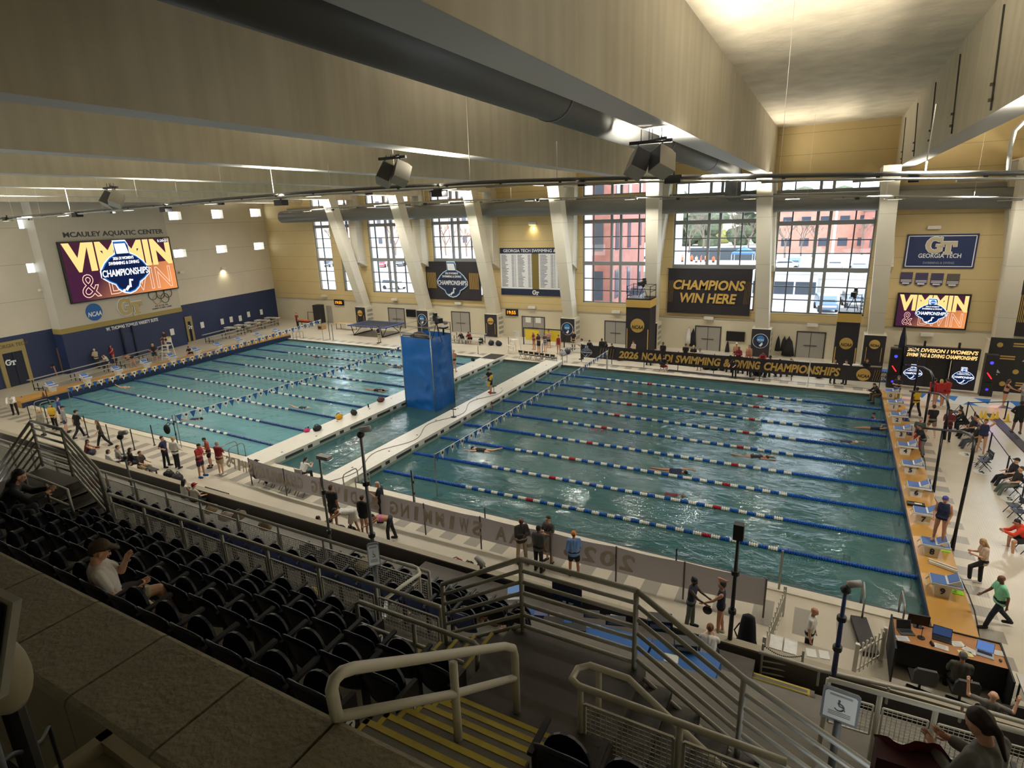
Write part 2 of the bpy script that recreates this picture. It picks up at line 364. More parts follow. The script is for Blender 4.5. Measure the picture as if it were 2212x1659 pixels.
for k,(a,b_,s,h,n)in enumerate(WINS):
 root=bpy.data.objects.new('window_%d'%(k+1),None); COL.objects.link(root); root['kind']='structure'
 w,hh=b_-a,h-s; f=MB(); y=WY+0.25
 for z0,z1 in((s,h),(h+1.15,h+2.2)):
  f.b2((a,y-0.1,z0),(a+0.12,y+0.1,z1)); f.b2((b_-0.12,y-0.1,z0),(b_,y+0.1,z1)); f.b2((a,y-0.1,z0),(b_,y+0.1,z0+0.12)); f.b2((a,y-0.1,z1-0.12),(b_,y+0.1,z1))
 for fz in(0.57,0.13):f.b2((a,y-0.14,h-hh*fz-0.17),(b_,y+0.14,h-hh*fz+0.17))
 if n==5:
  for fx in(0.42,0.55):
   for z0,z1 in((s,h),(h+1.15,h+2.2)):f.b2((a+w*fx-0.11,y-0.12,z0),(a+w*fx+0.11,y+0.12,z1))
 f.make('window_frame',FRAME,root)
 t=MB()
 for fx in((0.155,0.80)if n==5 else(0.45,)):
  for z0,z1 in((s,h),(h+1.15,h+2.2)):t.b2((a+w*fx-0.05,y-0.06,z0),(a+w*fx+0.05,y+0.06,z1))
 for fz in(0.29,0.415,0.735,0.865):t.b2((a,y-0.05,h-hh*fz-0.04),(b_,y+0.05,h-hh*fz+0.04))
 t.make('glazing_bars',FRAMED,root)
 g=MB(); g.quad((a,y,s),(b_,y,s),(b_,y,h),(a,y,h)); g.quad((a,y,h+1.15),(b_,y,h+1.15),(b_,y,h+2.2),(a,y,h+2.2))
 g.make('pane',GLASS,root)
 add_light('daylight','AREA',((a+b_)/2,PORTAL_Y+0.1,(s+h)/2),(0,-1,0),1,size=w,size_y=hh,portal=True)
LO=Vector((-62.0,3.3,0))
def lw(p):d=Vector(p)-LO; return d.dot(LT),p[2]
LMAT=Matrix(((LT.x,0,LN.x,LO.x),(LT.y,0,LN.y,LO.y),(0,1,0,0),(0,0,0,1)))
def on_left(mb,name,m,parent=None,s=None):
 mb.xf(LMAT); return mb.make(name,m,parent)
sq=[]
for u,v in[((42,494),(77,470)),((61,590),(95,567)),((366,475),(390,457)),((377,557),(401,538)),((459,472),(480,453)),((469,547),(489,529)),((542,468),(562,451)),((550,540),(569,523))]:
 p,q=lw(al(*u)),lw(al(*v)); sq.append((p[0],q[0],p[1],q[1]))
LWALL=panel_mat('left_wall_panels',(204,196,178),2.9,0.9,0.04)
xs=sorted({-30,31.6,*[v for h in sq for v in h[:2]]});
wl=MB()
def holes_local(x0,x1,z0,z1,hs,d0,d1):
 b=MB(); X=sorted({x0,x1,*[v for h in hs for v in h[:2]]}); Z=sorted({z0,z1,*[v for h in hs for v in h[2:]]})
 for i in range(len(X)-1):
  for j in range(len(Z)-1):
   cx,cz=(X[i]+X[i+1])/2,(Z[j]+Z[j+1])/2
   if not any(h[0]<cx<h[1]and h[2]<cz<h[3]for h in hs):b.b2((X[i],Z[j],d0),(X[i+1],Z[j+1],d1))
 return b
NAVYH=4.05
struct(on_left(holes_local(-30,31.9,NAVYH,18.3,sq,-0.5,0),'wall_left',LWALL))
NAVY=mat('navy_wall_paint',(32,46,82),0.55,var=0.05,vscale=0.4)
nb=MB(); nb.b2((-30,-0.1,-0.5),(31.9,NAVYH,0)); struct(on_left(nb,'wall_left.001',NAVY))
sg=MB()
for h in sq:sg.quad((h[0],h[2],-0.3),(h[1],h[2],-0.3),(h[1],h[3],-0.3),(h[0],h[3],-0.3))
struct(on_left(sg,'window_9',GLASS))
OFF=1.0
p0=lw(al(128,700,OFF)); p1=lw(al(396,690,OFF)); bz=lw(al(250,695,OFF))[1]
bay=MB(); bay.b2((p0[0],bz,-0.3),(p1[0],18.2,OFF)); struct(on_left(bay,'wall_left.002',panel_mat('scoreboard_bay',(186,180,166),40,30,0.02)))
bay2=MB(); bay2.b2((p0[0],-0.1,-0.3),(p1[0],bz,OFF)); struct(on_left(bay2,'wall_left.003',NAVY))
gb=MB(); gb.b2((p0[0]-0.03,bz-0.22,-0.1),(p1[0]+0.03,bz+0.22,OFF+0.03)); struct(on_left(gb,'trim_7',mat('gold_band',(150,132,74),0.55)))
CONC=mat('roof_concrete',(214,205,184),0.85,var=0.13,vscale=0.9,bump=0.6,bscale=3.0)
def beam_mat():
 m=mat('beam_paint',(214,206,186),0.7,var=0.06,vscale=0.5); nt=m.node_tree; b=nt.nodes['Principled BSDF']
 src=b.inputs['Base Color'].links[0].from_socket
 g=nt.nodes.new('ShaderNodeNewGeometry'); mp=nt.nodes.new('ShaderNodeMapping'); mp.inputs['Scale'].default_value=(0.02,1.3,0.04); nt.links.new(g.outputs['Position'],mp.inputs[0])
 n=nt.nodes.new('ShaderNodeTexNoise'); n.inputs['Scale'].default_value=1.6; n.inputs['Detail'].default_value=3; nt.links.new(mp.outputs[0],n.inputs['Vector'])
 r=nt.nodes.new('ShaderNodeValToRGB'); r.color_ramp.elements[0].position=0.3; r.color_ramp.elements[0].color=(0.86,0.85,0.83,1); r.color_ramp.elements[1].position=0.65; r.color_ramp.elements[1].color=(1,1,1,1)
 nt.links.new(n.outputs[0],r.inputs[0]); mu=nt.nodes.new('ShaderNodeMixRGB'); mu.blend_type='MULTIPLY'; mu.inputs[0].default_value=1
 nt.links.new(src,mu.inputs[1]); nt.links.new(r.outputs[0],mu.inputs[2]); nt.links.new(mu.outputs[0],b.inputs['Base Color']); return m
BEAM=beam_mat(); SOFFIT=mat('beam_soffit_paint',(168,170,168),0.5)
cl=MB(); cl.b2((-72,-30,18.0),(24,36,18.4)); struct(cl.make('ceiling',CONC))
BZ=14.5
NEARX=[-52.6,-43.6,-34.9,-26.3,-17.45,-8.4,1.0,10.2]; NEARX=[-61.4]+NEARX; FARX=[-61.3]+TX[:6]+[-8.8,-0.2,7.0][0:0]+[-0.3,7.4]
FARX=[-61.3,-52.3,-43.2,-34.3,-25.6,-17.2,-8.8,0.2,8.4]
for i,(n,f)in enumerate(zip(NEARX,FARX)):
 w=0.46; b=MB(); y0,y1=-24.0,WY
 pts=[(n-w,y0),(n+w,y0),(f+w,y1),(f-w,y1)]
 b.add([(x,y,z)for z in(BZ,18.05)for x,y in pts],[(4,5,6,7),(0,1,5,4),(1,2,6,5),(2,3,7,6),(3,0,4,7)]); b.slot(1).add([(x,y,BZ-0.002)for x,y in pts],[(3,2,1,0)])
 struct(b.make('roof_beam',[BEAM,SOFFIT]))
en=MB(); en.b2((-70,-30.4,6),(24,-30,18.2)); struct(en.make('wall_back',OFFW))
en=MB(); en.b2((21,-30,-0.1),(21.5,36,18.2)); struct(en.make('wall_right',OFFW))
COLM=panel_mat('column_paint',(214,208,190),3.6,0.6,0.025); LOUV=mat('vent_grey',(150,148,140),0.6)
for i,(bx,tx)in enumerate(zip(BX,TX)):
 w=0.52; b=MB()
 b0,t0=(33.1,2.4),(29.6,BZ); d=1.15
 vs=[]
 for(y,z),x in((b0,bx),(t0,tx)):
  for dx,dy in((-w,0),(w,0),(w,d),(-w,d)):vs.append((x+dx,y+dy,z))
 b.add(vs,[(0,1,5,4),(1,2,6,5),(2,3,7,6),(3,0,4,7)])
 b.add([(bx-w,WY+0.02,7.0),(bx+w,WY+0.02,7.0),(bx+w,33.0,7.6),(bx-w,33.0,7.6),(tx-w,WY+0.02,BZ+0.1),(tx+w,WY+0.02,BZ+0.1),(tx+w,33.3,BZ+0.1),(tx-w,33.3,BZ+0.1)],[(0,1,2,3),(2,3,7,6),(1,2,6,5),(3,0,4,7)])
 b.b2((tx-w,29.6,BZ-0.02),(tx+w,WY,BZ+0.05))
 b.b2((bx-0.75,32.9,0),(bx+0.75,WY,2.45))
 b.slot(1)
 for z in(0.35,0.85,1.35,1.85):b.b2((bx+0.74,33.2,z),(bx+0.78,34.1,z+0.28))
 struct(b.make('trim_column',[COLM,LOUV]))
DUCT=mat('grey_duct',(112,114,114),0.42,metal=0.1); DSEAM=mat('duct_seam',(80,82,84),0.5)
du=thing('air_duct','big round grey air duct running along the window wall behind the raked columns','duct',(-20,32.9,12.6))
m=MB(); m.tube([(-63,32.9,12.95),(-30,32.9,12.75),(0,32.9,12.3),(16,32.9,12.0)],0.68,20); m.make('pipe',DUCT,du,True,world=True)
gi=MB()
for z,t in((13.75,0.32),(13.45,0.14)):
 for k in range(4):
  xa,xb=(-63,-40,-18,-2,18)[k:k+2]; gi.bar((xa,33.9,z-0.0045*(xa+63)*2.2),(xb,33.9,z-0.0045*(xb+63)*2.2),0.35,t)
struct(gi.make('trim_8',mat('girt_grey',(128,128,124),0.5)))
d2=thing('roof_duct','long round grey duct hung beside the roof beam, turning down to the wall duct','duct',(-9.9,10,14.9))
m=MB(); pts=[(-9.75,-24,15.0),(-9.75,31.6,15.0)]+[(-9.75-0.1*0,32.0+0.9*math.sin(t),14.1+0.9*math.cos(t))for t in(0.3,0.7,1.1,1.5)]+[(-9.75,32.9,12.4)]
pts=[(x-0.9*min(1,max(0,(y+24)/56))*1.6,y,z)for x,y,z in pts]; m.tube(pts,0.62,24); m.make('pipe',DUCT,d2,True,world=True)
m=MB()
for y in(-16,-4.0,8,20):
 x=-9.75-1.44*(y+24)/56; m.tube([(x,y,15.0),(x-0.001,y+0.12,15.0)],0.64,24)
m.make('seam',DSEAM,d2,True,world=True)
# THE POOL'S FITTINGS
def root_pt(a):return Vector((a[0],a[1],a[2]if len(a)>2 else 0))
FIBER=mat('white_fibreglass',(226,222,210),0.35,var=0.04); SLOT=mat('dark_slot',(52,56,56),0.6); GREENW=mat('wet_fibreglass',(150,168,152),0.4)
def bulkhead(x0,x1,label):
 t=thing('pool_bulkhead',label,'bulkhead',((x0+x1)/2,12.3,0),group='white bulkheads dividing the pool'); cx=(x0+x1)/2; h=(x1-x0)/2
 m=MB(); m.b2((-h,-13.2,-0.02),(h,12.9,0.30)); m.b2((-h+0.1,-12.2,-1.5),(h-0.1,12.3,-0.03)); m.make('body',FIBER,t)
 for s in(-1,1):
  y=-11.6; k=0
  sl=MB()
  while y<11.8:
   L=1.25 if k%2==0 else 0.32; sl.b2((s*h-0.012,y,0.015 if k%2 else-0.0),(s*h+0.012,y+L,0.15 if k%2==0 else 0.19)); y+=L+(0.33 if k%2==0 else 0.55); k+=1
  sl.make('overflow_slots',SLOT,t)
  wb=MB(); wb.b2((s*h-0.01,-12.2,-0.85),(s*h+0.008,12.3,-0.03)); wb.make('wet_panel',GREENW,t)
 mk=MB()
 for k in range(10):mk.cyl(((rnd.random()-0.5)*1.0,-11.5+2.46*k+rnd.random()*0.4,0.30),0.055,0.006,10)
 mk.make('anchor_caps',SLOT,t)
 return t
bulkhead(-24.13,-22.66,'white bulkhead carrying the lifeguard with the yellow float')
bulkhead(-29.85,-28.2,'white bulkhead left of the blue wrapped tower')
ORANGE=mat('orange_platform',(196,148,76),0.3,var=0.07,vscale=1.2); NAVYD=mat('dark_blue_edge',(26,42,74),0.4)
t=thing('starting_platform','long orange starting platform at the right end of the pool','platform',(0.65,12.2,0))
m=MB(); m.b2((-0.55,-12.9,0.02),(0.55,13.0,0.26)); m.make('deck',ORANGE,t)
m=MB(); m.b2((-0.58,-12.9,-0.1),(-0.552,13.0,0.2)); m.make('edge_strip',NAVYD,t)
t=thing('starting_platform','long orange starting platform below the scoreboard wall','platform',(-55.3,12.3,0))
m=MB(); q=[(XL(-0.6)-1.5,-0.6),(XL(-0.6)+0.1,-0.6),(XL(25.2)+0.1,25.2),(XL(25.2)-1.5,25.2)]
m.add([(x,y,z)for z in(0.02,0.5)for x,y in q],[(4,5,6,7),(0,1,5,4),(1,2,6,5),(2,3,7,6),(3,0,4,7)]); m.make('deck',ORANGE,t,world=True)
m=MB(); m.add([(q[1][0]+d,q[1][1],z)for d in(0,.04)for z in(-0.1,0.36)]+[(q[2][0]+d,q[2][1],z)for d in(0,.04)for z in(-0.1,0.36)],[(0,1,5,4),(2,6,7,3),(1,3,7,5),(0,2,3,1)]); m.make('edge_strip',NAVYD,t,world=True)
BLUEPAD=mat('blue_pad',(70,104,168),0.6); BLKW=mat('block_white',(222,222,214),0.4); NUM=mat('numeral_navy',(28,40,74),0.5); BLACK=mat('black_plastic',(20,21,24),0.45)
def block_parts(t,num=None):
 m=MB(); m.add([(x*sx,y*sx,z)for z,sx in((0,0.82),(0.42,1.0))for x,y in((-.26,-.2),(.2,-.2),(.2,.2),(-.26,.2))],[(0,1,5,4),(1,2,6,5),(2,3,7,6),(3,0,4,7)]); m.make('pedestal',BLKW,t)
 m=MB(); m.b2((-0.36,-0.29,0.42),(0.46,0.29,0.5)); m.make('top_plate',BLKW,t)
 m=MB(); m.b2((-0.34,-0.27,0.5),(0.44,0.27,0.515)); m.make('pad',BLUEPAD,t)
 w=MB(); w.prism([(-0.02,0),(0.3,0),(0.3,0.2)],(0.06,-0.25,0.52),(1,0,0),(0,0,1),-0.5); wd_=w.make('foot_wedge',BLKW,t)
 m=MB(); m.prism([(0.03,0.035),(0.28,0.195),(0.275,0.205),(0.025,0.045)],(0.06,-0.22,0.52),(1,0,0),(0,0,1),-0.44); m.make('wedge_pad',BLUEPAD,wd_)
 m=MB(); m.tube([(-0.36,-0.2,0.42),(-0.44,-0.2,0.3),(-0.44,0.2,0.3),(-0.36,0.2,0.42)],0.02,6); m.make('handgrip',mat('grip_white',(210,210,206),0.4),t)
def numeral(t,s,at,ux,uy,h,m=NUM,name='numeral'):
 g=text_mesh(s,1,0.003,0,0.03,height=h); g.xf(frame_mat(at,ux,uy)); return g.make(name,m,t)
proto=None
for i in range(10):
 y=(i+0.5)*LD
 t=thing('starting_block','blue and white starting block number %d at the right end'%(9-i),'starting block',(0.55,y,0.26),0,'starting blocks on the right platform')
 block_parts(t); numeral(t,str(9-i),(-0.03,-0.205,0.22),(1,0,0),(0,0,1),0.22)
proto=None
for i in range(10):
 y=(i+0.5)*LD+0.6; lab='starting block on the scoreboard-side platform, %s from the near end'%('first','second','third','fourth','fifth','sixth','seventh','eighth','ninth','tenth')[i]
 if proto is None:
  proto=thing('starting_block',lab,'starting block',(XL(y)-0.6,y,0.5),PI,'starting blocks on the left platform'); block_parts(proto)
 else:dup(proto,(XL(y)-0.6,y,0.5),PI,lab)
FB=mat('rope_blue',(24,84,176),0.35); FW=mat('rope_white',(232,230,220),0.4); FR=mat('rope_red',(170,30,50),0.4); FD=mat('rope_navy',(28,58,120),0.35)
CABLE=mat('steel_cable',(140,144,148),0.4,metal=0.6)
def rope(a,b,label,group,bm,first,last,reds,period,rad,pitch):
 a=Vector(a); b=Vector(b); L=(b-a).length; d=(b-a)/L
 t=thing('lane_rope',label,'lane rope',a,math.atan2(d.y,d.x),group)
 n=int(L/pitch)
 def col(s):
  if s<first or s>last:return 'blue'
  k=int((s-first)/period); f=(s-first)/period-k
  if f<0.52:return 'white'
  return 'red' if any(abs(first+(k+0.76)*period-r)<period/2 for r in reds)else 'blue'
 k=0; dl=(b.z-a.z)/L
 while k<n:
  c=col(k*pitch); k0=k
  while k<n and col(k*pitch)==c:k+=1
  pts,rs=[],[]
  for q in range(k0,k):
   x=0.12+q*pitch; z=dl*x
   for fx,rr in((0.04,0.55),(0.2,1.0),(0.62,1.0),(0.9,0.55)):pts.append((x+fx*pitch,0,z)); rs.append(rad*rr)
  MB().tube(pts,rs,8).make(c+'_floats',{'blue':bm,'white':FW,'red':FR}[c],t)
 MB().tube([(0,0,0),(L,0,dl*L)],0.015,5).make('cable',CABLE,t)
ORD=('first','second','third','fourth','fifth','sixth','seventh','eighth','ninth')
RR=[(1896.8,883.1),(1907.6,910.2),(1913.1,941.4),(1921.2,975.3),(1928,1012.7),(1936.1,1056.7),(1948.3,1109.5),(1961.9,1170.6),(1978.2,1247)]
RL=[(1184.4,805.8),(1154.6,823.4),(1120.7,843.7),(1084.3,864),(1045,887),(999,915.3),(948.9,943.7),(890.6,977.6),(825.5,1015.6)]
LL_=[(592.5,742),(552,753.6),(504.5,764.4),(457,778.6),(401.4,791.6),(348.5,806.5),(288.9,821.4),(223.8,839),(156,856.7)]
for i in range(9):
 a,b=az(*RL[i],-0.1),az(*RR[i],-0.1)
 rope(a,b,'blue and white lane rope in the right pool, %s from the window side'%ORD[i],'lane ropes of the right pool',FB,4.8,18.35,(8.3,15.6),0.69,0.088,0.085)
 y=b.y-0.0; a=az(*LL_[i],-0.1); x=-30.0; b=Vector((x,a.y+(az(*RL[i],-0.1).y-a.y)*0.9,-0.1))
 rope(a,b,'dark blue and white lane rope in the left pool, %s from the window side'%ORD[i],'lane ropes of the left pool',FD,4.6,19.2,(),0.69,0.085,0.17)
STEELG=mat('steel_tube',(150,150,144),0.35,metal=0.7)
PW=mat('pennant_white',(226,226,222),0.7); PB=mat('pennant_blue',(34,84,150),0.7)
def flags(p,q,label,n,h,sag=0.15,per=2):
 p=Vector(p); q=Vector(q); t=thing('flag_line',label,'flag line',p,0,'backstroke flag lines over the water'); d=q-p; L=d.length; u=d/L
 for e_ in(Vector((0,0,0)),d):
  MB().tube([e_+Vector((0,0,0.05)),(e_.x,e_.y,-p.z)],0.025,6).make('post',STEELG,t)
 cord=[d*(k/16)-Vector((0,0,sag*math.sin(PI*k/16)))for k in range(17)]
 MB().tube(cord,0.012,5).make('cord',FW,t)
 for k in range(n):
  f=(k+0.5)/n; o=d*f-Vector((0,0,sag*math.sin(PI*f))); w=L/n*0.44; sw=(rnd.random()-0.5)*0.08; s=Vector((-u.y,u.x,0))
  e=0.004
  m=MB(); vs=[o-u*w,o+u*w,o+s*sw-Vector((0,0,h))]
  m.add([v+s*e for v in vs]+[v-s*e for v in vs],[(0,1,2),(5,4,3),(0,3,4,1),(1,4,5,2),(2,5,3,0)])
  if k%per:
   m.slot(1); c=o-Vector((0,0,h*0.3))+s*sw*0.3
   for sg_ in(1,-1):m.add([c+s*sg_*e*2+u*(0.075*math.cos(a*PI/4)*1.1)+Vector((0,0,0.075*math.sin(a*PI/4)))for a in range(8)],[tuple(range(8))if sg_<0 else tuple(range(7,-1,-1))])
  m.make('pennant',[PW,NUM]if k%per else[PB,PB],t)
 return t
flags(ax(938,982,-18.2),ax(1313,757,-18.2),'line of blue and white pennants across the right pool near the bulkhead',56,0.42,0.1)
flags((-35.2,-0.6,1.95),(-35.2,25.6,2.05),'line of blue and white pennants across the left pool before the tower',62,0.42,0.35)
flags(ax(145,838,-50.4),ax(693,690,-50.6),'line of blue and white pennants in front of the scoreboard-side platform',60,0.46,0.2)
STEEL=mat('steel_tube',(150,150,144),0.35,metal=0.7); DARKM=mat('dark_metal',(48,48,48),0.4,metal=0.4)
def pole(u,v,vt,label,r=0.03,m=None,z=0.0,name='stanchion',cat='pole',base=True,group=None):
 g=az(u,v,z); best=min((abs((lambda w:829.5-FPX*((w-CAM).dot(CU)/(w-CAM).dot(CF)))(Vector((g.x,g.y,zz)))-vt),zz)for zz in[z+0.03*k for k in range(5,260)])[1]
 t=thing(name,label,cat,g,0,group); m=m or DARKM
 MB().tube([(0,0,0.012),(0,0,best-z)],r,8).make('shaft',m,t)
 if base:MB().cyl((0,0,0),r*2.4,0.03,12).make('base',m,t)
 return t,best-z
for a in((191,945,898,'dark stanchion beside the man in the black cap at the pool edge'),(238,958,917,'dark stanchion in front of the walking woman in olive'),(291,972,927,'dark stanchion between the seated spectators and the left pool'),(334,962,918,'bare dark stanchion at the left pool edge, before the navy and black backpack pair'),(894,1087,1016,'dark stanchion inside the near corner of the right pool'),(1048,1122,1097,'short dark post standing at the edge behind the long banner'),(1460,1222,1185,'short dark post at the pool edge near the tall pole'),(66,905,874,'slim post beside the looped handrail at the left end'),(104,915,877,'slim post by the yellow shirted spectators'),(113,900,842,'tall slim flag pole at the near left corner')):
 pole(*a)
pole(1682,1275,1190,'slim steel flag pole past the right end of the grey banner',0.035,STEEL)
pole(1310,800,757,'slim steel flag pole at the window side of the right pool',0.03,STEEL)
pole(1744,838,777,'white flag pole at the window side, before the black championship banner',0.03,FW)
pole(713,733,694,'thin dark pole pair member by the trampoline, left of the two',0.03); pole(720,734,701,'thin dark pole pair member by the trampoline, right of the two',0.03)
pole(1172,776,742,'slim post beside the folding chairs at the window side',0.025); pole(1033,764,747,'low post with a coiled hose at the far deck edge',0.025); pole(1099,758,728,'slim post beside the white lifeguard chair',0.025)
pole(1640,823,792,'dark post on a cross foot at the far pool edge below the banner',0.03)
def handrail(pts,label,r=0.028,name='pool_handrail',m=STEEL,cat='handrail'):
 t=thing(name,label,cat,(pts[0][0],pts[0][1],0)); MB().tube(pts,r,10).make('tube',m,t,True,world=True); return t
def loop(x,y,label,dx=0.9,h=0.85,y1=0.75):
 s=[]; n=12
 for k in range(n+1):
  a=PI*k/n; s.append((x,y-y1/2*math.cos(a)*-1*-1+0,0.02+h*min(1,math.sin(a)*1.6)))
 pts=[(x,y-0.55,0.0),(x,y-0.55,h-0.12),(x,y-0.47,h-0.02),(x,y-0.35,h),(x,y+0.2,h),(x,y+0.32,h-0.04),(x,y+0.4,h-0.2),(x,y+0.38,-0.3)]
 return handrail(pts,label)
g=az(499,1000); loop(g.x,-0.35,'looped steel handrail at the near pool corner beside the left bulkhead')
loop(g.x-0.6,-0.35,'second looped steel handrail near the red shirted group')
g=az(757,1055); loop(g.x,-0.35,'looped steel handrail beside the near end of the lifeguard bulkhead'); loop(g.x+0.75,-0.35,'steel handrail loop just right of the lifeguard bulkhead end')
g=az(1860,1330); loop(g.x,-0.35,'steel ladder handrail behind the pan head camera pole'); loop(g.x+0.0+1.0,-0.35,'steel ladder handrail nearest the right pool corner')
g=az(75,895); loop(g.x,-0.3,'looped handrail at the near left pool corner'); loop(g.x+0.8,-0.3,'second looped handrail at the near left pool corner')
for u,lab in((1240,'handrail loop at the far edge right of the bulkhead end'),(1226,'handrail loop nearest the far end of the lifeguard bulkhead'),(672,'far handrail loop by the pennant line end'),(662,'far handrail loop left of the thin poles')):
 g=az(u,775 if u>1000 else 727); loop(g.x,25.2,lab,y1=-0.75)
def grid_cloth(o,ux,uz,w,h,nu,nv,amp,seed):
 o=Vector(o); ux=Vector(ux).normalized(); uz=Vector(uz).normalized(); n=ux.cross(uz); m=MB(); vs=[]
 for j in range(nv+1):
  for i in range(nu+1):
   a,b_=i/nu,j/nv; p=Vector((a*w*0.9+seed,b_*h*1.1,seed)); e=min(1,6*a,6*(1-a))
   f=noise.noise(p)*0.6+noise.noise(p*2.3)*0.35+0.5*(abs(noise.noise(Vector((a*0.8+seed,b_*h*0.9-a*0.5,seed+3))))-0.2)
   vs.append(o+ux*(a*w)+uz*(b_*h)+n*(amp*f*e))
 m.add(vs,[(j*(nu+1)+i,j*(nu+1)+i+1,(j+1)*(nu+1)+i+1,(j+1)*(nu+1)+i)for j in range(nv)for i in range(nu)]); return m
TARP=mat('blue_tarp',(20,92,168),0.38,var=0.06,vscale=0.6); TA,TB,TC=Vector((-28.15,10.95,0)),Vector((-25.6,10.75,0)),Vector((-25.55,13.0,0)); TD=TA+(TC-TB)
tw=thing('camera_tower','tall square tower wrapped in creased blue sheet between the bulkheads','tower',((TA+TC)/2))
m=MB(); H=4.72
for a,b,s in((TA,TB,1.0),(TB,TC,7.0),(TC,TD,3.0),(TD,TA,5.0)):m.merge(grid_cloth((a.x,a.y,-0.9),b-a,(0,0,1),(b-a).length,H+0.9,26,40,0.16,s))
m.make('blue_wrap',TARP,tw,True,world=True)
m=MB(); m.add([(p.x,p.y,H-0.35)for p in(TA,TB,TC,TD)]+[(p.x,p.y,H-0.45)for p in(TA,TB,TC,TD)],[(0,1,2,3),(7,6,5,4)]); m.make('deck_boards',mat('plywood',(120,110,96),0.7),tw,world=True)
for p,nm in((TA,'post'),(TB,'post'),(TC,'post'),(TD,'post')):
 MB().tube([(p.x,p.y,-1.5),(p.x,p.y,H+0.75)],0.035,8).make(nm,STEEL,tw,True,world=True)
for z in(H+0.72,H+0.25):
 MB().tube([(p.x,p.y,z)for p in(TB,TA,TD,TC)],0.025,8).make('guard_rail',STEEL,tw,True,world=True)
BLKT=mat('black_tube',(18,18,20),0.35,metal=0.3)
def arch(pix,x,label,legs,r=0.055):
 pts=[ax(u,v,x)for u,v in pix]; base=pts[-1]
 t=thing('gantry_arch',label,'gantry',(x,base.y,0),0,'black arched gantries along the right platform')
 MB().tube(pts,r,10).make('arch_tube',BLKT,t,True,world=True)
 for(a,b)in legs:
  A,B=ax(*a,x),ax(*b,x); B.z=max(0.02,B.z)
  MB().tube([A,B],r,10).make('leg',BLKT,t,True,world=True)
  w=0.42; C=A.lerp(B,0.62); m=MB()
  vs=[C+Vector((0.05,0,0)),B+Vector((0.03,w*0.8,0)),B+Vector((0.03,-w*0.6,0))]; vs+=[p-Vector((0.05,0,0))for p in vs]
  m.add(vs,[(0,1,2),(5,4,3),(0,3,4,1),(1,4,5,2),(2,5,3,0)]); m.make('fabric_sleeve',BLACK,t,world=True)
arch([(1990,924),(2040,929),(2080,933),(2098,940),(2105,955),(2099,990),(2086,1050),(2056,1187)],1.35,'black arched gantry nearest the camera with a tapering fabric sleeve on each leg',[((2037,930),(2015,1066)),((2086,1050),(2056,1187))])
arch([(1966,845),(2010,848),(2032,852),(2045,862),(2049,880),(2046,905),(2040,950)],1.35,'black arched gantry behind the two black shirted officials',[((1972,846),(1962,916)),((2007,850),(1994,935))])
arch([(1932,787),(1975,790),(1996,794),(2010,802),(2016,815),(2014,850)],1.35,'black arched gantry in front of the lit stage arch',[])
arch([(1915,744),(1950,748),(1972,751),(1986,762),(1983,800),(1974,850)],1.35,'black arched gantry farthest from the camera with a white lamp on its tip',[])
# SIGNS, SCREENS, BANNERS, DOORS ON THE WALLS
def put(mb,M_,name,m,parent):mb.xf(M_); return mb.make(name,m,parent,world=True)
def wpose(o):
 M_=o.matrix_basis.copy(); p=o.parent
 while p is not None:M_=p.matrix_basis@M_; p=p.parent
 return M_
_make=MB.make
def _make2(s,name,mats,parent=None,smooth=False,world=False):
 if world and parent is not None:s.xf(wpose(parent).inverted())
 return _make(s,name,mats,parent,smooth,False)
MB.make=_make2
def poly_ngon(n,r,rx=1,ry=1,a0=0):return[(r*rx*math.cos(a0+2*PI*k/n),r*ry*math.sin(a0+2*PI*k/n))for k in range(n)]
INKS=dict(white=mat('print_white',(228,230,232),0.6),navy=mat('print_navy',(22,34,62),0.6),blue=mat('print_blue',(40,120,180),0.6),sky=mat('print_sky',(130,180,215),0.6),gold=mat('print_gold',(202,166,88),0.55),black=mat('print_black',(26,24,28),0.6))
LITE=dict(white=glow('lit_white',(244,246,255),1.25),navy=glow('lit_navy',(20,34,72),0.9),blue=glow('lit_blue',(44,110,190),1.0),sky=glow('lit_sky',(120,190,240),1.1),gold=glow('lit_gold',(255,205,130),1.15),black=glow('lit_black',(36,20,30),0.5))
def badge_outline(k=1.0):
 """pointed oval with a raised top and a keel below"""
 up=[(-0.5,0.0),(-0.40,0.13),(-0.28,0.23),(-0.15,0.29),(-0.15,0.52),(0.11,0.52),(0.15,0.44),(0.15,0.29),(0.28,0.23),(0.40,0.13),(0.5,0.0)]
 dn=[(0.5,-0.12),(0.38,-0.21),(0.26,-0.27),(0.22,-0.36),(0.12,-0.43),(0,-0.46),(-0.12,-0.43),(-0.22,-0.36),(-0.26,-0.27),(-0.38,-0.21),(-0.5,-0.12)]
 return[(x*k,y*k)for x,y in up+dn]
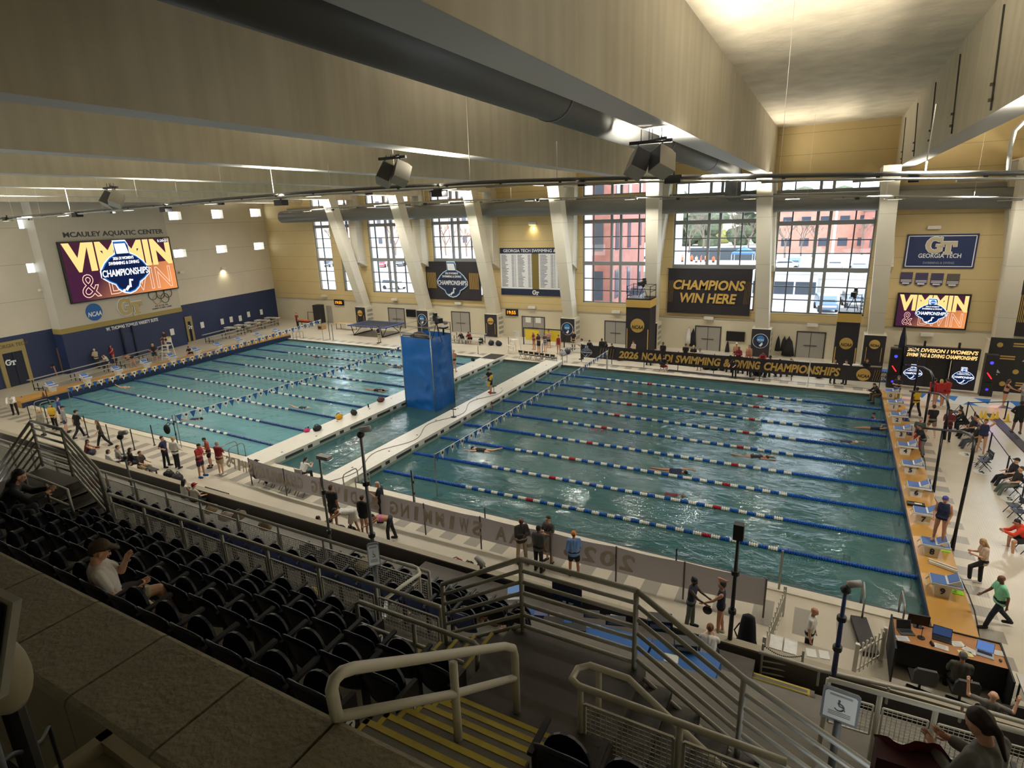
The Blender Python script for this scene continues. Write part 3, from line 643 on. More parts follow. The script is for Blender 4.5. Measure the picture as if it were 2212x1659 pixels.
def champ_logo(parent,o,ux,uy,w,ink,small=False):
 n=Vector(ux).cross(Vector(uy)).normalized()
 def lay(mb,d,name,m):return put(mb,frame_mat(Vector(o)+n*d,ux,uy)@Matrix.Scale(w,4),name,m,parent)
 lay(plate(badge_outline(1.0),0,0.004),0.004,'badge_rim',ink['white'])
 b=[(x*0.955,y*0.955)for x,y in badge_outline()]
 lay(plate(b,0,0.004),0.012,'badge_band',ink['blue'])
 b=[(x*0.90,y*0.90)for x,y in badge_outline()]
 lay(plate(b,0,0.004),0.02,'badge_field',ink['navy'])
 st=MB().prism([(-0.115,0.28),(-0.13,0.46),(0.09,0.46),(0.13,0.28)],(0,0,0),(1,0,0),(0,1,0),0.004); lay(st,0.028,'state_emblem',ink['white'])
 lay(disc(0.085).xf(Matrix.Translation((0,0.36,0))),0.038,'roundel',ink['blue'])
 m=MB(); t=text_mesh('CHAMPIONSHIPS',1,0.002,0.1,0.02,width=0.94,height=0.125); t.xf(Matrix.Translation((0,-0.055,0)))
 pl=MB().prism([(-0.49,-0.13),(0.47,-0.13),(0.49,0.02),(-0.47,0.02)],(0,0,0),(1,0,0),(0,1,0),0.003); lay(pl,0.030,'title_strip',ink['navy'])
 m.merge(t)
 for s_,y,ww,h in(("2026 DI WOMEN'S",0.2,0.42,0.055),('SWIMMING & DIVING',0.115,0.62,0.06)):
  t=text_mesh(s_,1,0.002,0.1,0.02,width=ww,height=h); t.xf(Matrix.Translation((0,y,0))); m.merge(t)
 t=text_mesh('NCAA',1,0.002,0.25,0.02,width=0.13,height=0.045); t.xf(Matrix.Translation((0,0.36,0.012/w))); m.merge(t)
 lay(m,0.044,'lettering',ink['white'])
 sw=MB()
 sw.prism([(-0.09,-0.37),(-0.02,-0.30),(0.02,-0.33),(-0.05,-0.40)],(0,0,0),(1,0,0),(0,1,0),0.003); sw.prism([(0.0,-0.34),(0.03,-0.19),(0.06,-0.19),(0.05,-0.34)],(0,0,0),(1,0,0),(0,1,0),0.003)
 sw.prism([(0.03,-0.19),(0.11,-0.20),(0.10,-0.23),(0.04,-0.22)],(0,0,0),(1,0,0),(0,1,0),0.003); sw.merge(disc(0.026,12).xf(Matrix.Translation((-0.115,-0.385,0.003))))
 lay(sw,0.036,'diver_mark',ink['white'])
def ncaa_roundel(parent,o,ux,uy,r,ring,ink,text_ink,name='roundel'):
 n=Vector(ux).cross(Vector(uy)).normalized()
 c=put(plate(poly_ngon(36,r),0,0.03),frame_mat(Vector(o),ux,uy),name,ring,parent)
 t=text_mesh('NCAA',1,0.004,0.25,0.025,width=r*1.66,height=r*0.55); t.xf(Matrix.Translation((0.02*r,-0.22*r,0)))
 p2=parent if parent is not None and parent.parent is None else parent
 put(t,frame_mat(Vector(o)+n*0.04,ux,uy),'lettering',text_ink,parent)
GTG=[(0.02,0.30),(0.02,0.12),(-0.10,0.14),(-0.2,0.19),(-0.30,0.16),(-0.345,0.06),(-0.345,-0.06),(-0.30,-0.15),(-0.2,-0.19),(-0.10,-0.15),(-0.10,-0.06),(-0.17,-0.06),(-0.17,0.03),(0.1,0.03),(0.1,-0.06),(0.04,-0.06),(0.04,-0.22),(-0.07,-0.28),(-0.2,-0.31),(-0.36,-0.26),(-0.46,-0.13),(-0.49,0.0),(-0.46,0.14),(-0.36,0.27),(-0.2,0.32),(-0.07,0.28),(-0.03,0.30)]
GTT=[(-0.02,0.13),(0.5,0.13),(0.5,-0.06),(0.40,-0.06),(0.38,0.03),(0.31,0.03),(0.31,-0.25),(0.37,-0.27),(0.37,-0.34),(0.11,-0.34),(0.11,-0.27),(0.17,-0.25),(0.17,0.03),(0.10,0.03),(0.08,-0.06),(-0.02,-0.06)]
def gt_mark(parent,o,ux,uy,w,fill,edge):
 n=Vector(ux).cross(Vector(uy)).normalized(); S=Matrix.Scale(w,4)
 def grow(p,k):
  cx=sum(a for a,_ in p)/len(p); cy_=sum(b for _,b in p)/len(p); q=[]
  for i,(x,y)in enumerate(p):
   a,b=p[i-1],p[(i+1)%len(p)]; tx,ty=b[0]-a[0],b[1]-a[1]; L=math.hypot(tx,ty)or 1
   q.append((x+k*-ty/L*SG,y+k*tx/L*SG))
  return q
 for nm,P_ in(('letter_g',GTG),('letter_t',GTT)):
  area=sum(P_[i-1][0]*P_[i][1]-P_[i][0]*P_[i-1][1]for i in range(len(P_))); SG=-1 if area>0 else 1
  d=0.0 if nm=='letter_g' else 0.03
  put(plate(grow(P_,0.028),0,0.02),frame_mat(Vector(o)+n*d,ux,uy)@S,nm+'_outline',edge,parent)
  put(plate(P_,0,0.02),frame_mat(Vector(o)+n*(d+0.022*w+0.004),ux,uy)@S,nm,fill,parent)
def screen_graphic(parent,x0,x1,z0,z1,M_,clock):
 """lit display face drawn on the plane M_ (x right, y up)"""
 w,h=x1-x0,z1-z0; cx,cz=(x0+x1)/2,(z0+z1)/2
 m=bpy.data.materials.new('lit_backdrop'); m.use_nodes=True; nt=m.node_tree; nt.nodes.clear()
 o=nt.nodes.new('ShaderNodeOutputMaterial'); e=nt.nodes.new('ShaderNodeEmission'); tc=nt.nodes.new('ShaderNodeTexCoord'); sp=nt.nodes.new('ShaderNodeSeparateXYZ'); r=nt.nodes.new('ShaderNodeValToRGB')
 ad=nt.nodes.new('ShaderNodeMath'); ad.operation='MULTIPLY_ADD'; ad.inputs[1].default_value=-0.45; nt.links.new(tc.outputs['Generated'],sp.inputs[0]); nt.links.new(sp.outputs[SCREEN_V],ad.inputs[0]); nt.links.new(sp.outputs[SCREEN_U],ad.inputs[2])
 r.color_ramp.elements[0].color=(*lin((70,34,58)),1); r.color_ramp.elements[0].position=0.1; r.color_ramp.elements[1].color=(*lin((235,150,90)),1); r.color_ramp.elements[1].position=0.85
 nt.links.new(ad.outputs[0],r.inputs[0]); nt.links.new(r.outputs[0],e.inputs[0]); e.inputs[1].default_value=0.95; nt.links.new(e.outputs[0],o.inputs[0])
 face=put(MB().quad((x0,z0,0),(x1,z0,0),(x1,z1,0),(x0,z1,0)),M_,'display',m,parent)
 B=M_@Matrix.Translation((cx,cz,0.02))
 dk=MB(); dk.quad((-w/2,h*0.0,0),(w/2,h*0.06,0),(w/2,h/2,0),(-w/2,h/2,0)); put(dk,B@Matrix.Translation((0,0,-0.012)),'dark_field',glow('lit_plum',(76,40,58),0.8),face)
 t=text_mesh('VIMMIN',1,0.0,0.0,0.05,width=w*0.985,height=h*0.50); t.v=[(x,min(y+h*0.245,h*0.498),z)for x,y,z in t.v]; put(t,B,'big_lettering',LITE['gold'],face)
 t=text_mesh('& DIVIN',1,shear=0.0,outline=0.012,width=w*0.86,height=h*0.42); t.v=[(x+w*0.02,y-h*0.25,z)for x,y,z in t.v]; put(t,B@Matrix.Translation((0,0,0.01)),'outlined_lettering',glow('lit_peach',(255,200,180),1.1),face)
 ux=M_.to_3x3()@Vector((1,0,0)); uy=M_.to_3x3()@Vector((0,1,0)); c=M_@Vector((cx,cz-h*0.02,0.05)); champ_logo(face,c,ux,uy,w*0.46,LITE)
 if clock:
  put(MB().quad((w*0.36,h*0.42,0),(w*0.485,h*0.42,0),(w*0.485,h*0.49,0),(w*0.36,h*0.49,0)),B@Matrix.Translation((0,0,0.03)),'clock_strip',LITE['black'],face)
  t=text_mesh('5:20:01',1,0.0,0,0.02,width=w*0.11,height=h*0.05); t.v=[(x+w*0.4225,y+h*0.455,z)for x,y,z in t.v]; put(t,B@Matrix.Translation((0,0,0.04)),'clock_digits',LITE['white'],face)
CASE=mat('black_casing',(16,16,18),0.4)
LUX,LUY=LT,Vector((0,0,1))
q=[lw(al(u,v,1.2))for u,v in((132,529),(366,511),(381,621),(154.6,654.6))]
X0,X1,Z0,Z1=(q[0][0]+q[3][0])/2,(q[1][0]+q[2][0])/2,(q[2][1]+q[3][1])/2,(q[0][1]+q[1][1])/2
SCREEN_U,SCREEN_V='Y','Z'
t=thing('scoreboard','huge lit scoreboard showing the championship badge on the left wall','scoreboard',LMAT@Vector(((X0+X1)/2,Z0,OFF)))
put(MB().b2((X0-0.12,Z0-0.12,OFF+0.005),(X1+0.12,Z1+0.12,OFF+0.2)),LMAT,'casing',CASE,t)
screen_graphic(t,X0,X1,Z0,Z1,LMAT@Matrix.Translation((0,0,OFF+0.21)),True)
def wall_text(s,u0,v0,u1,v1,h_px,m,label,off,name='wall_lettering',cat='lettering',bold=0.015,wall='L',shear=0.0,ext=0.03):
 if wall=='L':
  a,b=al(u0,v0,off),al(u1,v1,off); c=(a+b)/2; M_=frame_mat(c,LT,(0,0,1)); w=(b-a).length; P1=al((u0+u1)/2,(v0+v1)/2-h_px/2,off); P2=al((u0+u1)/2,(v0+v1)/2+h_px/2,off)
 else:
  a,b=ay(u0,v0,off),ay(u1,v1,off); c=(a+b)/2; M_=frame_mat(c,(1,0,0),(0,0,1)); w=(b-a).length; P1=ay((u0+u1)/2,(v0+v1)/2-h_px/2,off); P2=ay((u0+u1)/2,(v0+v1)/2+h_px/2,off)
 g=text_mesh(s,1,ext,shear,bold,width=w,height=abs(P1.z-P2.z)); o=g.xf(M_).make(name,m)
 if label:tag(o,label,cat)
 return o
wall_text('MCAULEY AQUATIC CENTER',137,512,351,497.5,12.5,mat('letter_charcoal',(44,46,52),0.5),'charcoal MCAULEY AQUATIC CENTER letters above the scoreboard',OFF)
wall_text('W. THOMAS TOWLES VARSITY SUITE',229,711.5,341,690,7.5,INKS['white'],'white W. THOMAS TOWLES VARSITY SUITE letters on the navy wall',OFF)
t=thing('wall_roundel','blue NCAA disc below the left end of the scoreboard','sign',al(203,674,OFF)); ncaa_roundel(t,al(203,674,OFF),LT,(0,0,1),0.78,mat('roundel_blue',(18,88,158),0.5),None,INKS['white'])
t=thing('wall_monogram','gold GT monogram on the wall below the scoreboard','sign',al(278,660,OFF)); gt_mark(t,al(280,661,OFF+0.02),LT,(0,0,1),2.6,mat('old_gold',(176,158,104),0.5),INKS['white'])
t=thing('ring_emblem','five interlocking rings on the wall below the right of the scoreboard','sign',al(347,640,OFF))
for(dx,dz),c in zip(((-0.95,0.2),(0,0.2),(0.95,0.2),(-0.48,-0.28),(0.48,-0.28)),((60,84,110),(40,40,40),(120,70,66),(196,170,110),(70,96,70))):
 g=MB(); R_=0.47; g.tube([(R_*math.cos(2*PI*k/24)+dx*0.95,R_*math.sin(2*PI*k/24)+dz*1.0,0.03)for k in range(25)],0.035,6); put(g,frame_mat(al(347,639,OFF+0.02),LT,(0,0,1)),'ring',mat('ring_%d'%c[0],c,0.5),t)
wall_text('SITE OF THE 1996',335,662,363,657,3.2,mat('letter_charcoal',(44,46,52),0.5),'small dark line of text under the five rings, upper of two',OFF,ext=0.01)
wall_text('SUMMER OLYMPIC GAMES',329,668,371,660.5,3.2,mat('letter_charcoal',(44,46,52),0.5),'small dark line of text under the five rings, lower of two',OFF,ext=0.01)
GOLDF=mat('gold_door_frame',(150,134,88),0.55); DOORN=mat('navy_door',(20,28,50),0.4); DOORG=mat('grey_door',(150,146,138),0.45); DOORD=mat('door_shadow_gap',(60,58,56),0.6)  # DOORD: dark grey of the far door frames, centre seams and push bars
def left_door(n,tl,br,m,off=0.0,frame=0.3,head=0.9):
 a,b=lw(al(*tl,off)),lw(al(*br,off)); r=bpy.data.objects.new('door_%d'%n,None); COL.objects.link(r); r['kind']='structure'
 z1=a[1]; x0,x1=a[0],b[0]
 if frame:
  f=MB(); f.b2((x0-frame,0,off),(x0,z1+head,off+0.12)); f.b2((x1,0,off),(x1+frame,z1+head,off+0.12)); f.b2((x0,z1,off),(x1,z1+head,off+0.12)); put(f,LMAT,'door_frame',GOLDF,r)
 d=MB(); xm=(x0+x1)/2; d.b2((x0,0,off),(xm-0.02,z1,off+0.06)); d.b2((xm+0.02,0,off),(x1,z1,off+0.06)); put(d,LMAT,'door_leaves',m,r); return r,x0,x1,z1
r,x0,x1,z1=left_door(1,(2,765),(63,822),DOORN)
gt_mark(r,LMAT@Vector((x0+(x1-x0)*0.3,z1*0.72,0.08)),LT,(0,0,1),0.8,INKS['white'],INKS['navy'])
g=text_mesh('GEORGIA TECH',1,0.01,0,0.01,width=2.6,height=0.28); put(g,LMAT@Matrix.Translation(((x0+x1)/2,z1+0.55,0.125)),'door_lettering',mat('bronze_letter',(96,84,54),0.5),r)
r,x0,x1,z1=left_door(2,(403,695),(417,737),DOORN,0.0,0.28,0.55); gt_mark(r,LMAT@Vector(((x0+x1)/2,z1*0.72,0.08)),LT,(0,0,1),0.7,INKS['white'],INKS['navy'])
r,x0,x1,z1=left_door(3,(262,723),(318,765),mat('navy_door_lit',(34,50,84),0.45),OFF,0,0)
for k in range(2):
 d=MB(); xx=(x0,(x0+x1)/2+0.05,x1)[k]; d.b2((xx-0.07,0,OFF),(xx+0.07,z1+0.7,OFF+0.16)); put(d,LMAT,'door_post',DOORN,r)
r,x0,x1,z1=left_door(4,(121,752),(149,800),mat('brown_door_room',(120,92,66),0.6),0.0,0,0)
for k,(u,v,s)in enumerate(((437,702,1),(480,694.5,1),(499.5,690,1),(519,687.5,1),(537,679,1),(564.5,674,1),(372,717,1))):
 off=OFF if u<390 else 0.0
 tag(put(MB().b2((-0.24,-0.33,0.0),(0.24,0.33,0.012)),frame_mat(al(u,v,off),LT,(0,0,1)),'paper_notice',mat('paper',(222,222,216),0.7),None),'white paper notice on the navy wall, %s'%('nearest the small door','second from the small door','third from the small door','fourth from the small door','second from the far corner','nearest the far corner','between the varsity doors and the lifeguard stand')[k],'notice','paper notices on the navy wall')
def wall_box(u0,v0,u1,v1,y,t_,name,m,parent=None,fl=False):
 a,b=ay(u0,v0,y),ay(u1,v1,y); z0=0.0 if fl else min(a.z,b.z); o=MB().b2((a.x,y-t_,z0),(b.x,y,max(a.z,b.z))).make(name,m,parent,world=True); return o,a,b
DN=[5]
def far_door(u0,v0,u1,v1,double,papers=False):
 r=bpy.data.objects.new('door_%d'%DN[0],None); COL.objects.link(r); r['kind']='structure'; DN[0]+=1
 a,b=ay(u0,v0,WY-0.02),ay(u1,v0+2,WY-0.02); x0,x1=a.x,b.x; z1=min(2.75,max(2.1,(a.z+b.z)/2)); f=MB(); f.b2((x0-0.1,WY-0.05,0),(x0,WY+0.05,z1+0.1)); f.b2((x1,WY-0.05,0),(x1+0.1,WY+0.05,z1+0.1)); f.b2((x0,WY-0.05,z1),(x1,WY+0.05,z1+0.1)); f.make('door_frame',DOORD,r)
 d=MB(); d.b2((x0,WY-0.03,0.02),(x1,WY+0.03,z1)); d.make('door_leaf',DOORG,r)
 g=MB()
 if double:g.b2(((x0+x1)/2-0.02,WY-0.045,0.02),((x0+x1)/2+0.02,WY,z1))
 g.b2((x0+(x1-x0)*0.25,WY-0.08,1.0),(x1-(x1-x0)*0.25,WY-0.03,1.06)); g.make('push_bar',DOORD,r)
 if papers:
  p=MB()
  for fx in(0.27,0.74):p.b2((x0+(x1-x0)*fx-0.3,WY-0.05,1.55),(x0+(x1-x0)*fx+0.3,WY-0.035,2.1))
  p.make('taped_sheets',mat('paper',(222,222,216),0.7),r)
far_door(839,666,872,700,True); far_door(976,674,1013,716,True); far_door(1128.7,685,1175,733,True,True); far_door(1308,695,1352,745,True); far_door(1504,709,1556,755,True); far_door(1723,728,1781,781,True)
o,a,b=wall_box(686,657,704,696,WY-0.0,0.9,'cupboard',mat('dark_interior',(40,38,40),0.7),None,True); tag(o,'dark open equipment cupboard beside the first clock','cupboard')
wall_box(705,660,720,697,WY-0.02,0.08,'door',DOORG,o,True)
def clock(u0,v0,u1,v1,label):
 a,b=ay(u0,v0,WY-0.16),ay(u1,v1,WY-0.16); c=(a+b)/2; t=thing('digital_clock',label,'clock',(c.x,WY-0.16,c.z),0,'digital clocks on the window wall'); w,h=b.x-a.x,a.z-b.z
 MB().b2((-w/2,0,-h/2),(w/2,0.16,h/2)).make('case',CASE,t)
 g=text_mesh('19:55',1,0.004,0,0.02,width=w*0.72,height=h*0.5); put(g,frame_mat((c.x,WY-0.175,c.z),(1,0,0),(0,0,1)),'digits',glow('amber_digits',(255,150,40),1.6),t)
clock(721,647,742,660,'amber digital clock reading 19:55 left of the leaning columns'); clock(1092,667,1118,683,'amber digital clock reading 19:55 under the record board')
RB=thing('record_board','white and navy team record board between the leaning columns','sign',ay(1150,640,WY-0.1))
a,b=ay(1080,535.5,WY-0.05),ay(1218,641,WY-0.05); x0,x1,z0,z1=a.x,b.x+1.2,b.z,a.z; w,h=x1-x0,z1-z0
MB().b2((x0,WY-0.1,z0),(x1,WY-0.01,z1)).make('board',INKS['white'],RB,world=True)
MB().b2((x0,WY-0.115,z1-h*0.12),(x1,WY-0.1,z1)).make('title_band',INKS['navy'],RB,world=True); MB().b2((x0,WY-0.115,z0),(x1,WY-0.1,z0+h*0.14)).make('footer_band',INKS['navy'],RB,world=True)
MB().b2((x0+w*0.44,WY-0.113,z0+h*0.14),(x0+w*0.53,WY-0.1,z1-h*0.12)).make('gold_column',mat('board_gold',(120,104,46),0.6),RB,world=True)
g=text_mesh('GEORGIA TECH SWIMMING & DIVING',1,0.003,0,0.015,width=w*0.9,height=h*0.062); put(g,frame_mat(((x0+x1)/2,WY-0.12,z1-h*0.06),(1,0,0),(0,0,1)),'title',INKS['white'],RB)
g=MB(); r2=random.Random(3)
for cx in(0.02,0.245,0.55,0.78):
 for k in range(24):
  zz=z1-h*0.15-k*h*0.0285
  g.b2((x0+w*cx,WY-0.104,zz-h*0.011),(x0+w*(cx+0.05+0.05*r2.random()),WY-0.1,zz)); g.b2((x0+w*(cx+0.14),WY-0.104,zz-h*0.011),(x0+w*(cx+0.175),WY-0.1,zz)); g.b2((x0+w*(cx+0.185),WY-0.104,zz-h*0.011),(x0+w*(cx+0.198),WY-0.1,zz))
g.make('record_lines',mat('small_print',(70,72,80),0.7),RB,world=True)
gt_mark(RB,(x0+w*0.485,WY-0.125,z0+h*0.07),(1,0,0),(0,0,1),0.75,INKS['white'],INKS['navy'])
def hung_banner(tl,tr,br,bl,y,m,label,cat='banner',name='wall_banner'):
 P_=[ay(*p,y)for p in(tl,tr,br,bl)]; x0,x1=(P_[0].x+P_[3].x)/2,(P_[1].x+P_[2].x)/2; z0,z1=(P_[2].z+P_[3].z)/2,(P_[0].z+P_[1].z)/2
 t=thing(name,label,cat,((x0+x1)/2,y,z0)); gd=grid_cloth((x0,y,z0),(1,0,0),(0,0,1),x1-x0,z1-z0,20,10,0.04,2.0); gd.make('cloth',m,t,True,world=True)
 MB().tube([(x0-0.1,y,z1+0.02),(x1+0.1,y,z1+0.02)],0.03,6).make('top_batten',DARKM,t,world=True)
 return t,x0,x1,z0,z1
BAN=mat('black_banner_cloth',(38,34,40),0.65)
t,x0,x1,z0,z1=hung_banner((919,565),(1031,567),(1047,651),(923,645),WY-0.25,BAN,'black banner with the white and blue championship badge below a window')
champ_logo(t,((x0+x1)/2-0.05,WY-0.33,(z0+z1)/2+0.05),(1,0,0),(0,0,1),(x1-x0)*0.56,INKS)
g=MB()
for k in range(11):
 for s in(0.03,0.80):g.b2((x0+(x1-x0)*(s+0.0155*k),WY-0.30,z0+(z1-z0)*0.3),(x0+(x1-x0)*(s+0.0155*k)+0.035,WY-0.292,z0+(z1-z0)*0.72))
g.make('pinstripes',INKS['gold'],t,world=True)
t,x0,x1,z0,z1=hung_banner((1444.6,578),(1625.5,585),(1619.6,685),(1440.6,673),WY-0.25,BAN,'black banner reading CHAMPIONS WIN HERE in gold below a window')
for s_,dz,ww in(('CHAMPIONS',0.15,0.86),('WIN HERE',-0.14,0.68)):
 g=text_mesh(s_,1,0.004,0.18,0.035,width=(x1-x0)*ww,height=(z1-z0)*0.22); put(g,frame_mat(((x0+x1)/2,WY-0.34,(z0+z1)/2+(z1-z0)*dz),(1,0,0),(0,0,1)),'lettering',INKS['gold'],t)
g=MB()
for k in range(4):
 for s in(0.015,0.93):xx=x0+(x1-x0)*(s+0.017*k); g.bar((xx-0.05,WY-0.3,z0+(z1-z0)*0.25),(xx+0.05,WY-0.3,z0+(z1-z0)*0.74),0.03,0.01)
g.make('pinstripes',INKS['gold'],t,world=True)
t,x0,x1,z0,z1=hung_banner((2174,600),(2330,612),(2320,735),(2160,722),WY-0.25,BAN,'black banner cut off by the right edge of the photo below a window')
g=MB()
for k in range(14):g.b2((x0+0.25+0.1*k,WY-0.30,z0+1.0),(x0+0.29+0.1*k,WY-0.292,z1-1.0))
g.make('pinstripes',INKS['gold'],t,world=True)
def flat_sign(tl,tr,br,bl,y,m,edge,label,name,th=0.08):
 P_=[ay(*p,y)for p in(tl,tr,br,bl)]; x0,x1=(P_[0].x+P_[3].x)/2,(P_[1].x+P_[2].x)/2; z0,z1=(P_[2].z+P_[3].z)/2,(P_[0].z+P_[1].z)/2
 t=thing(name,label,'sign',((x0+x1)/2,y,z0)); MB().b2((x0,y,z0),(x1,y+th,z1)).make('panel',m,t,world=True)
 if edge:
  e=MB()
  for a,b in(((x0+.1,z0+.1),(x1-.1,z0+.16)),((x0+.1,z1-.16),(x1-.1,z1-.1)),((x0+.1,z0+.1),(x0+.16,z1-.1)),((x1-.16,z0+.1),(x1-.1,z1-.1))):e.b2((a[0],y-0.01,a[1]),(b[0],y,b[1]))
  e.make('border',edge,t,world=True)
 return t,x0,x1,z0,z1
t,x0,x1,z0,z1=flat_sign((1960.5,504),(2115.7,507),(2103.7,582.6),(1950.5,576.6),WY-0.1,mat('sign_navy',(20,40,88),0.5),INKS['white'],'navy GEORGIA TECH sign with a white border on the tan wall','team_sign')
cx=(x0+x1)/2; h=z1-z0; gt_mark(t,(cx+0.0,WY-0.12,z0+h*0.68),(1,0,0),(0,0,1),1.85,mat('sign_tan',(196,182,150),0.5),INKS['white'])
for s_,dz,ww,hh in(('GEORGIA TECH',0.37,0.6,0.13),('2024 · CLASS OF THE · ACC',0.16,0.44,0.07)):
 s_=s_ if dz>0.3 else 'SWIMMING & DIVING'
 g=text_mesh(s_,1,0.004,0,0.02,width=(x1-x0)*ww,height=h*hh); put(g,frame_mat((cx,WY-0.12,z0+h*dz),(1,0,0),(0,0,1)),'lettering',INKS['white']if dz>0.3 else mat('sign_grey',(130,140,160),0.5),t)
for k,(u,v)in enumerate(((1957.5,602.5),(1990.3,604),(2023.5,605),(2058,606.5))):
 c=ay(u,v,WY-0.06); t=thing('pennant_sign','small shield shaped championship pennant, %s of the four under the navy sign'%('first','second','third','fourth')[k],'pennant',(c.x,WY-0.06,c.z),0,'shield pennants on the tan wall')
 m=MB().prism([(-0.38,0.5),(-0.38,-0.32),(0,-0.5),(0.38,-0.32),(0.38,0.5)],(0,0,0),(1,0,0),(0,0,1),0.03); m.make('cloth',mat(('pennant_slate','pennant_taupe')[k==3],((66,62,92),(92,84,80))[k==3],0.6),t)
 m=MB(); m.b2((-0.34,-0.035,-0.1),(0.34,-0.03,-0.05)); m.b2((-0.34,-0.035,-0.2),(0.34,-0.03,-0.15)); m.b2((-0.22,-0.035,-0.36),(0.22,-0.03,-0.26)); m.make('stripes',INKS['white'],t)
q=[ay(u,v,WY-0.2)for u,v in((1943.4,633),(2094,641.7),(2084,711.5),(1934,702))]
X0,X1,Z0,Z1=(q[0].x+q[3].x)/2,(q[1].x+q[2].x)/2,(q[2].z+q[3].z)/2,(q[0].z+q[1].z)/2
SCREEN_U,SCREEN_V='X','Z'
t=thing('video_screen','lit video screen showing the championship badge on the tan wall','screen',((X0+X1)/2,WY-0.2,Z0)); MB().b2((X0-0.1,WY-0.19,Z0-0.1),(X1+0.1,WY,Z1+0.1)).make('casing',CASE,t,world=True)
screen_graphic(t,X0,X1,Z0,Z1,Matrix(((1,0,0,0),(0,0,-1,WY-0.2),(0,1,0,0),(0,0,0,1))),False)
for k in range(7):
 bx=BX[k]; z0,z1=0.1,2.42; y=32.86; blue=k in(1,3,5)
 t=thing('column_banner','tall black banner with a %s on a column foot, %s from the left'%('blue badge' if blue else 'gold disc',('first','second','third','fourth','fifth','sixth','seventh')[k]),'banner',(bx,y,z0),0,'black banners on the column feet')
 MB().b2((bx-0.72,y-0.03,z0),(bx+0.72,y+0.03,z1)).make('cloth',BAN,t,world=True)
 if blue:
  pts=poly_ngon(24,0.62,1.0,1.0); put(plate([(x,max(y_,-0.9))for x,y_ in pts],0,0.01),frame_mat((bx,y-0.04,1.45),(1,0,0),(0,0,1)),'badge_rim',INKS['white'],t); put(plate(poly_ngon(24,0.58),0,0.01),frame_mat((bx,y-0.055,1.45),(1,0,0),(0,0,1)),'badge_field',INKS['navy'],t)
  ncaa_roundel(t,(bx,y-0.07,1.62),(1,0,0),(0,0,1),0.3,INKS['blue'],None,INKS['white'])
  put(MB().prism([(-0.1,0),(0.15,0.28),(0.2,0.1),(0.05,-0.1)],(0,0,0),(1,0,0),(0,1,0),0.01),frame_mat((bx,y-0.08,1.08),(1,0,0),(0,0,1)),'diver_mark',INKS['white'],t)
 else:
  ncaa_roundel(t,(bx,y-0.05,1.75),(1,0,0),(0,0,1),0.36,INKS['gold'],None,INKS['black'])
  g=MB()
  for s in(-0.5,0.5):g.b2((bx+s-0.02,y-0.05,z0+0.3),(bx+s+0.02,y-0.04,1.5))
  g.make('gold_stripe',INKS['gold'],t,world=True)
def ncaa_tower(u0,u1,vt,base_y,label,dx):
 a,b=ay(u0,vt,base_y),ay(u1,vt,base_y); x0,x1,z1=a.x,b.x,(a.z+b.z)/2
 t=thing('scaffold_tower',label,'tower',((x0+x1)/2,base_y+0.9,0),0,'black wrapped camera towers by the windows')
 MB().b2((x0,base_y,0),(x1,base_y+1.9,z1-0.75)).make('black_wrap',BAN,t,world=True); MB().b2((x0-0.03,base_y-0.03,z1-0.75),(x1+0.03,base_y+1.93,z1-0.12)).make('gold_band',INKS['gold'],t,world=True)
 MB().b2((x0,base_y,z1-0.12),(x1,base_y+1.9,z1)).make('platform',BLACK,t,world=True)
 w=x1-x0; ncaa_roundel(t,((x0+x1)/2,base_y-0.04,z1-2.3),(1,0,0),(0,0,1),w*0.29,INKS['gold'],None,INKS['black'])
 g=MB()
 for s in(0.06,0.94):g.b2((x0+w*s-0.04,base_y-0.02,0.6),(x0+w*s+0.04,base_y-0.005,z1-2.6))
 g.make('gold_stripe',INKS['gold'],t,world=True)
 for x in(x0+0.05,x1-0.05):
  for y in(base_y+0.05,base_y+1.85):MB().tube([(x,y,z1),(x,y,z1+1.05)],0.03,6).make('guard_post',BLKT,t,world=True)
 for z in(0.55,1.0):MB().tube([(x0+.05,base_y+.05,z1+z),(x0+.05,base_y+1.85,z1+z),(x1-.05,base_y+1.85,z1+z),(x1-.05,base_y+.05,z1+z)],0.025,6).make('guard_rail',BLKT,t,world=True)
 return(x0+x1)/2,z1
TW1=ncaa_tower(1353,1405,645,29.6,'black NCAA camera tower in front of the fourth tall window',0)
TW2=ncaa_tower(1811,1862,674,29.4,'black NCAA camera tower in front of the last tall window',0)
LAMP=mat('lamp_white',(214,210,200),0.4)
for k,(u,v,lit)in enumerate(((1150,483,1),(2018,491,0),(700,639,0),(852,647,0),(990,655,0),(1149,664,0),(1331,674,0),(1531,687,0),(1755,702,0),(2002,723,0))):
 c=ay(u,v,WY-0.2); t=thing('wall_lamp','small white wall lamp, %s'%('shining down above the record board','above the navy team sign','over the first clock','below the second window','below the badge banner','below the record board','right of the fourth column foot','below the CHAMPIONS banner','left of the last camera tower','over the lit stage arch')[k],'wall lamp',(c.x,WY-0.2,c.z),0,'wall lamps on the window wall')
 MB().b2((-0.4,-0.12,-0.12),(0.4,0.2,0.12)).make('housing',LAMP,t)
 MB().b2((-0.34,-0.1,-0.135),(0.34,0.12,-0.12)).make('diffuser',glow('lamp_warm',(255,226,160),6.0)if lit else mat('frosted',(200,198,190),0.3),t)
 if lit:add_light('wall_lamp_light','SPOT',(c.x,WY-0.25,c.z-0.15),(0,0.25,-1),130,(1,0.85,0.5),0.1,spot=2.2,blend=1.0)
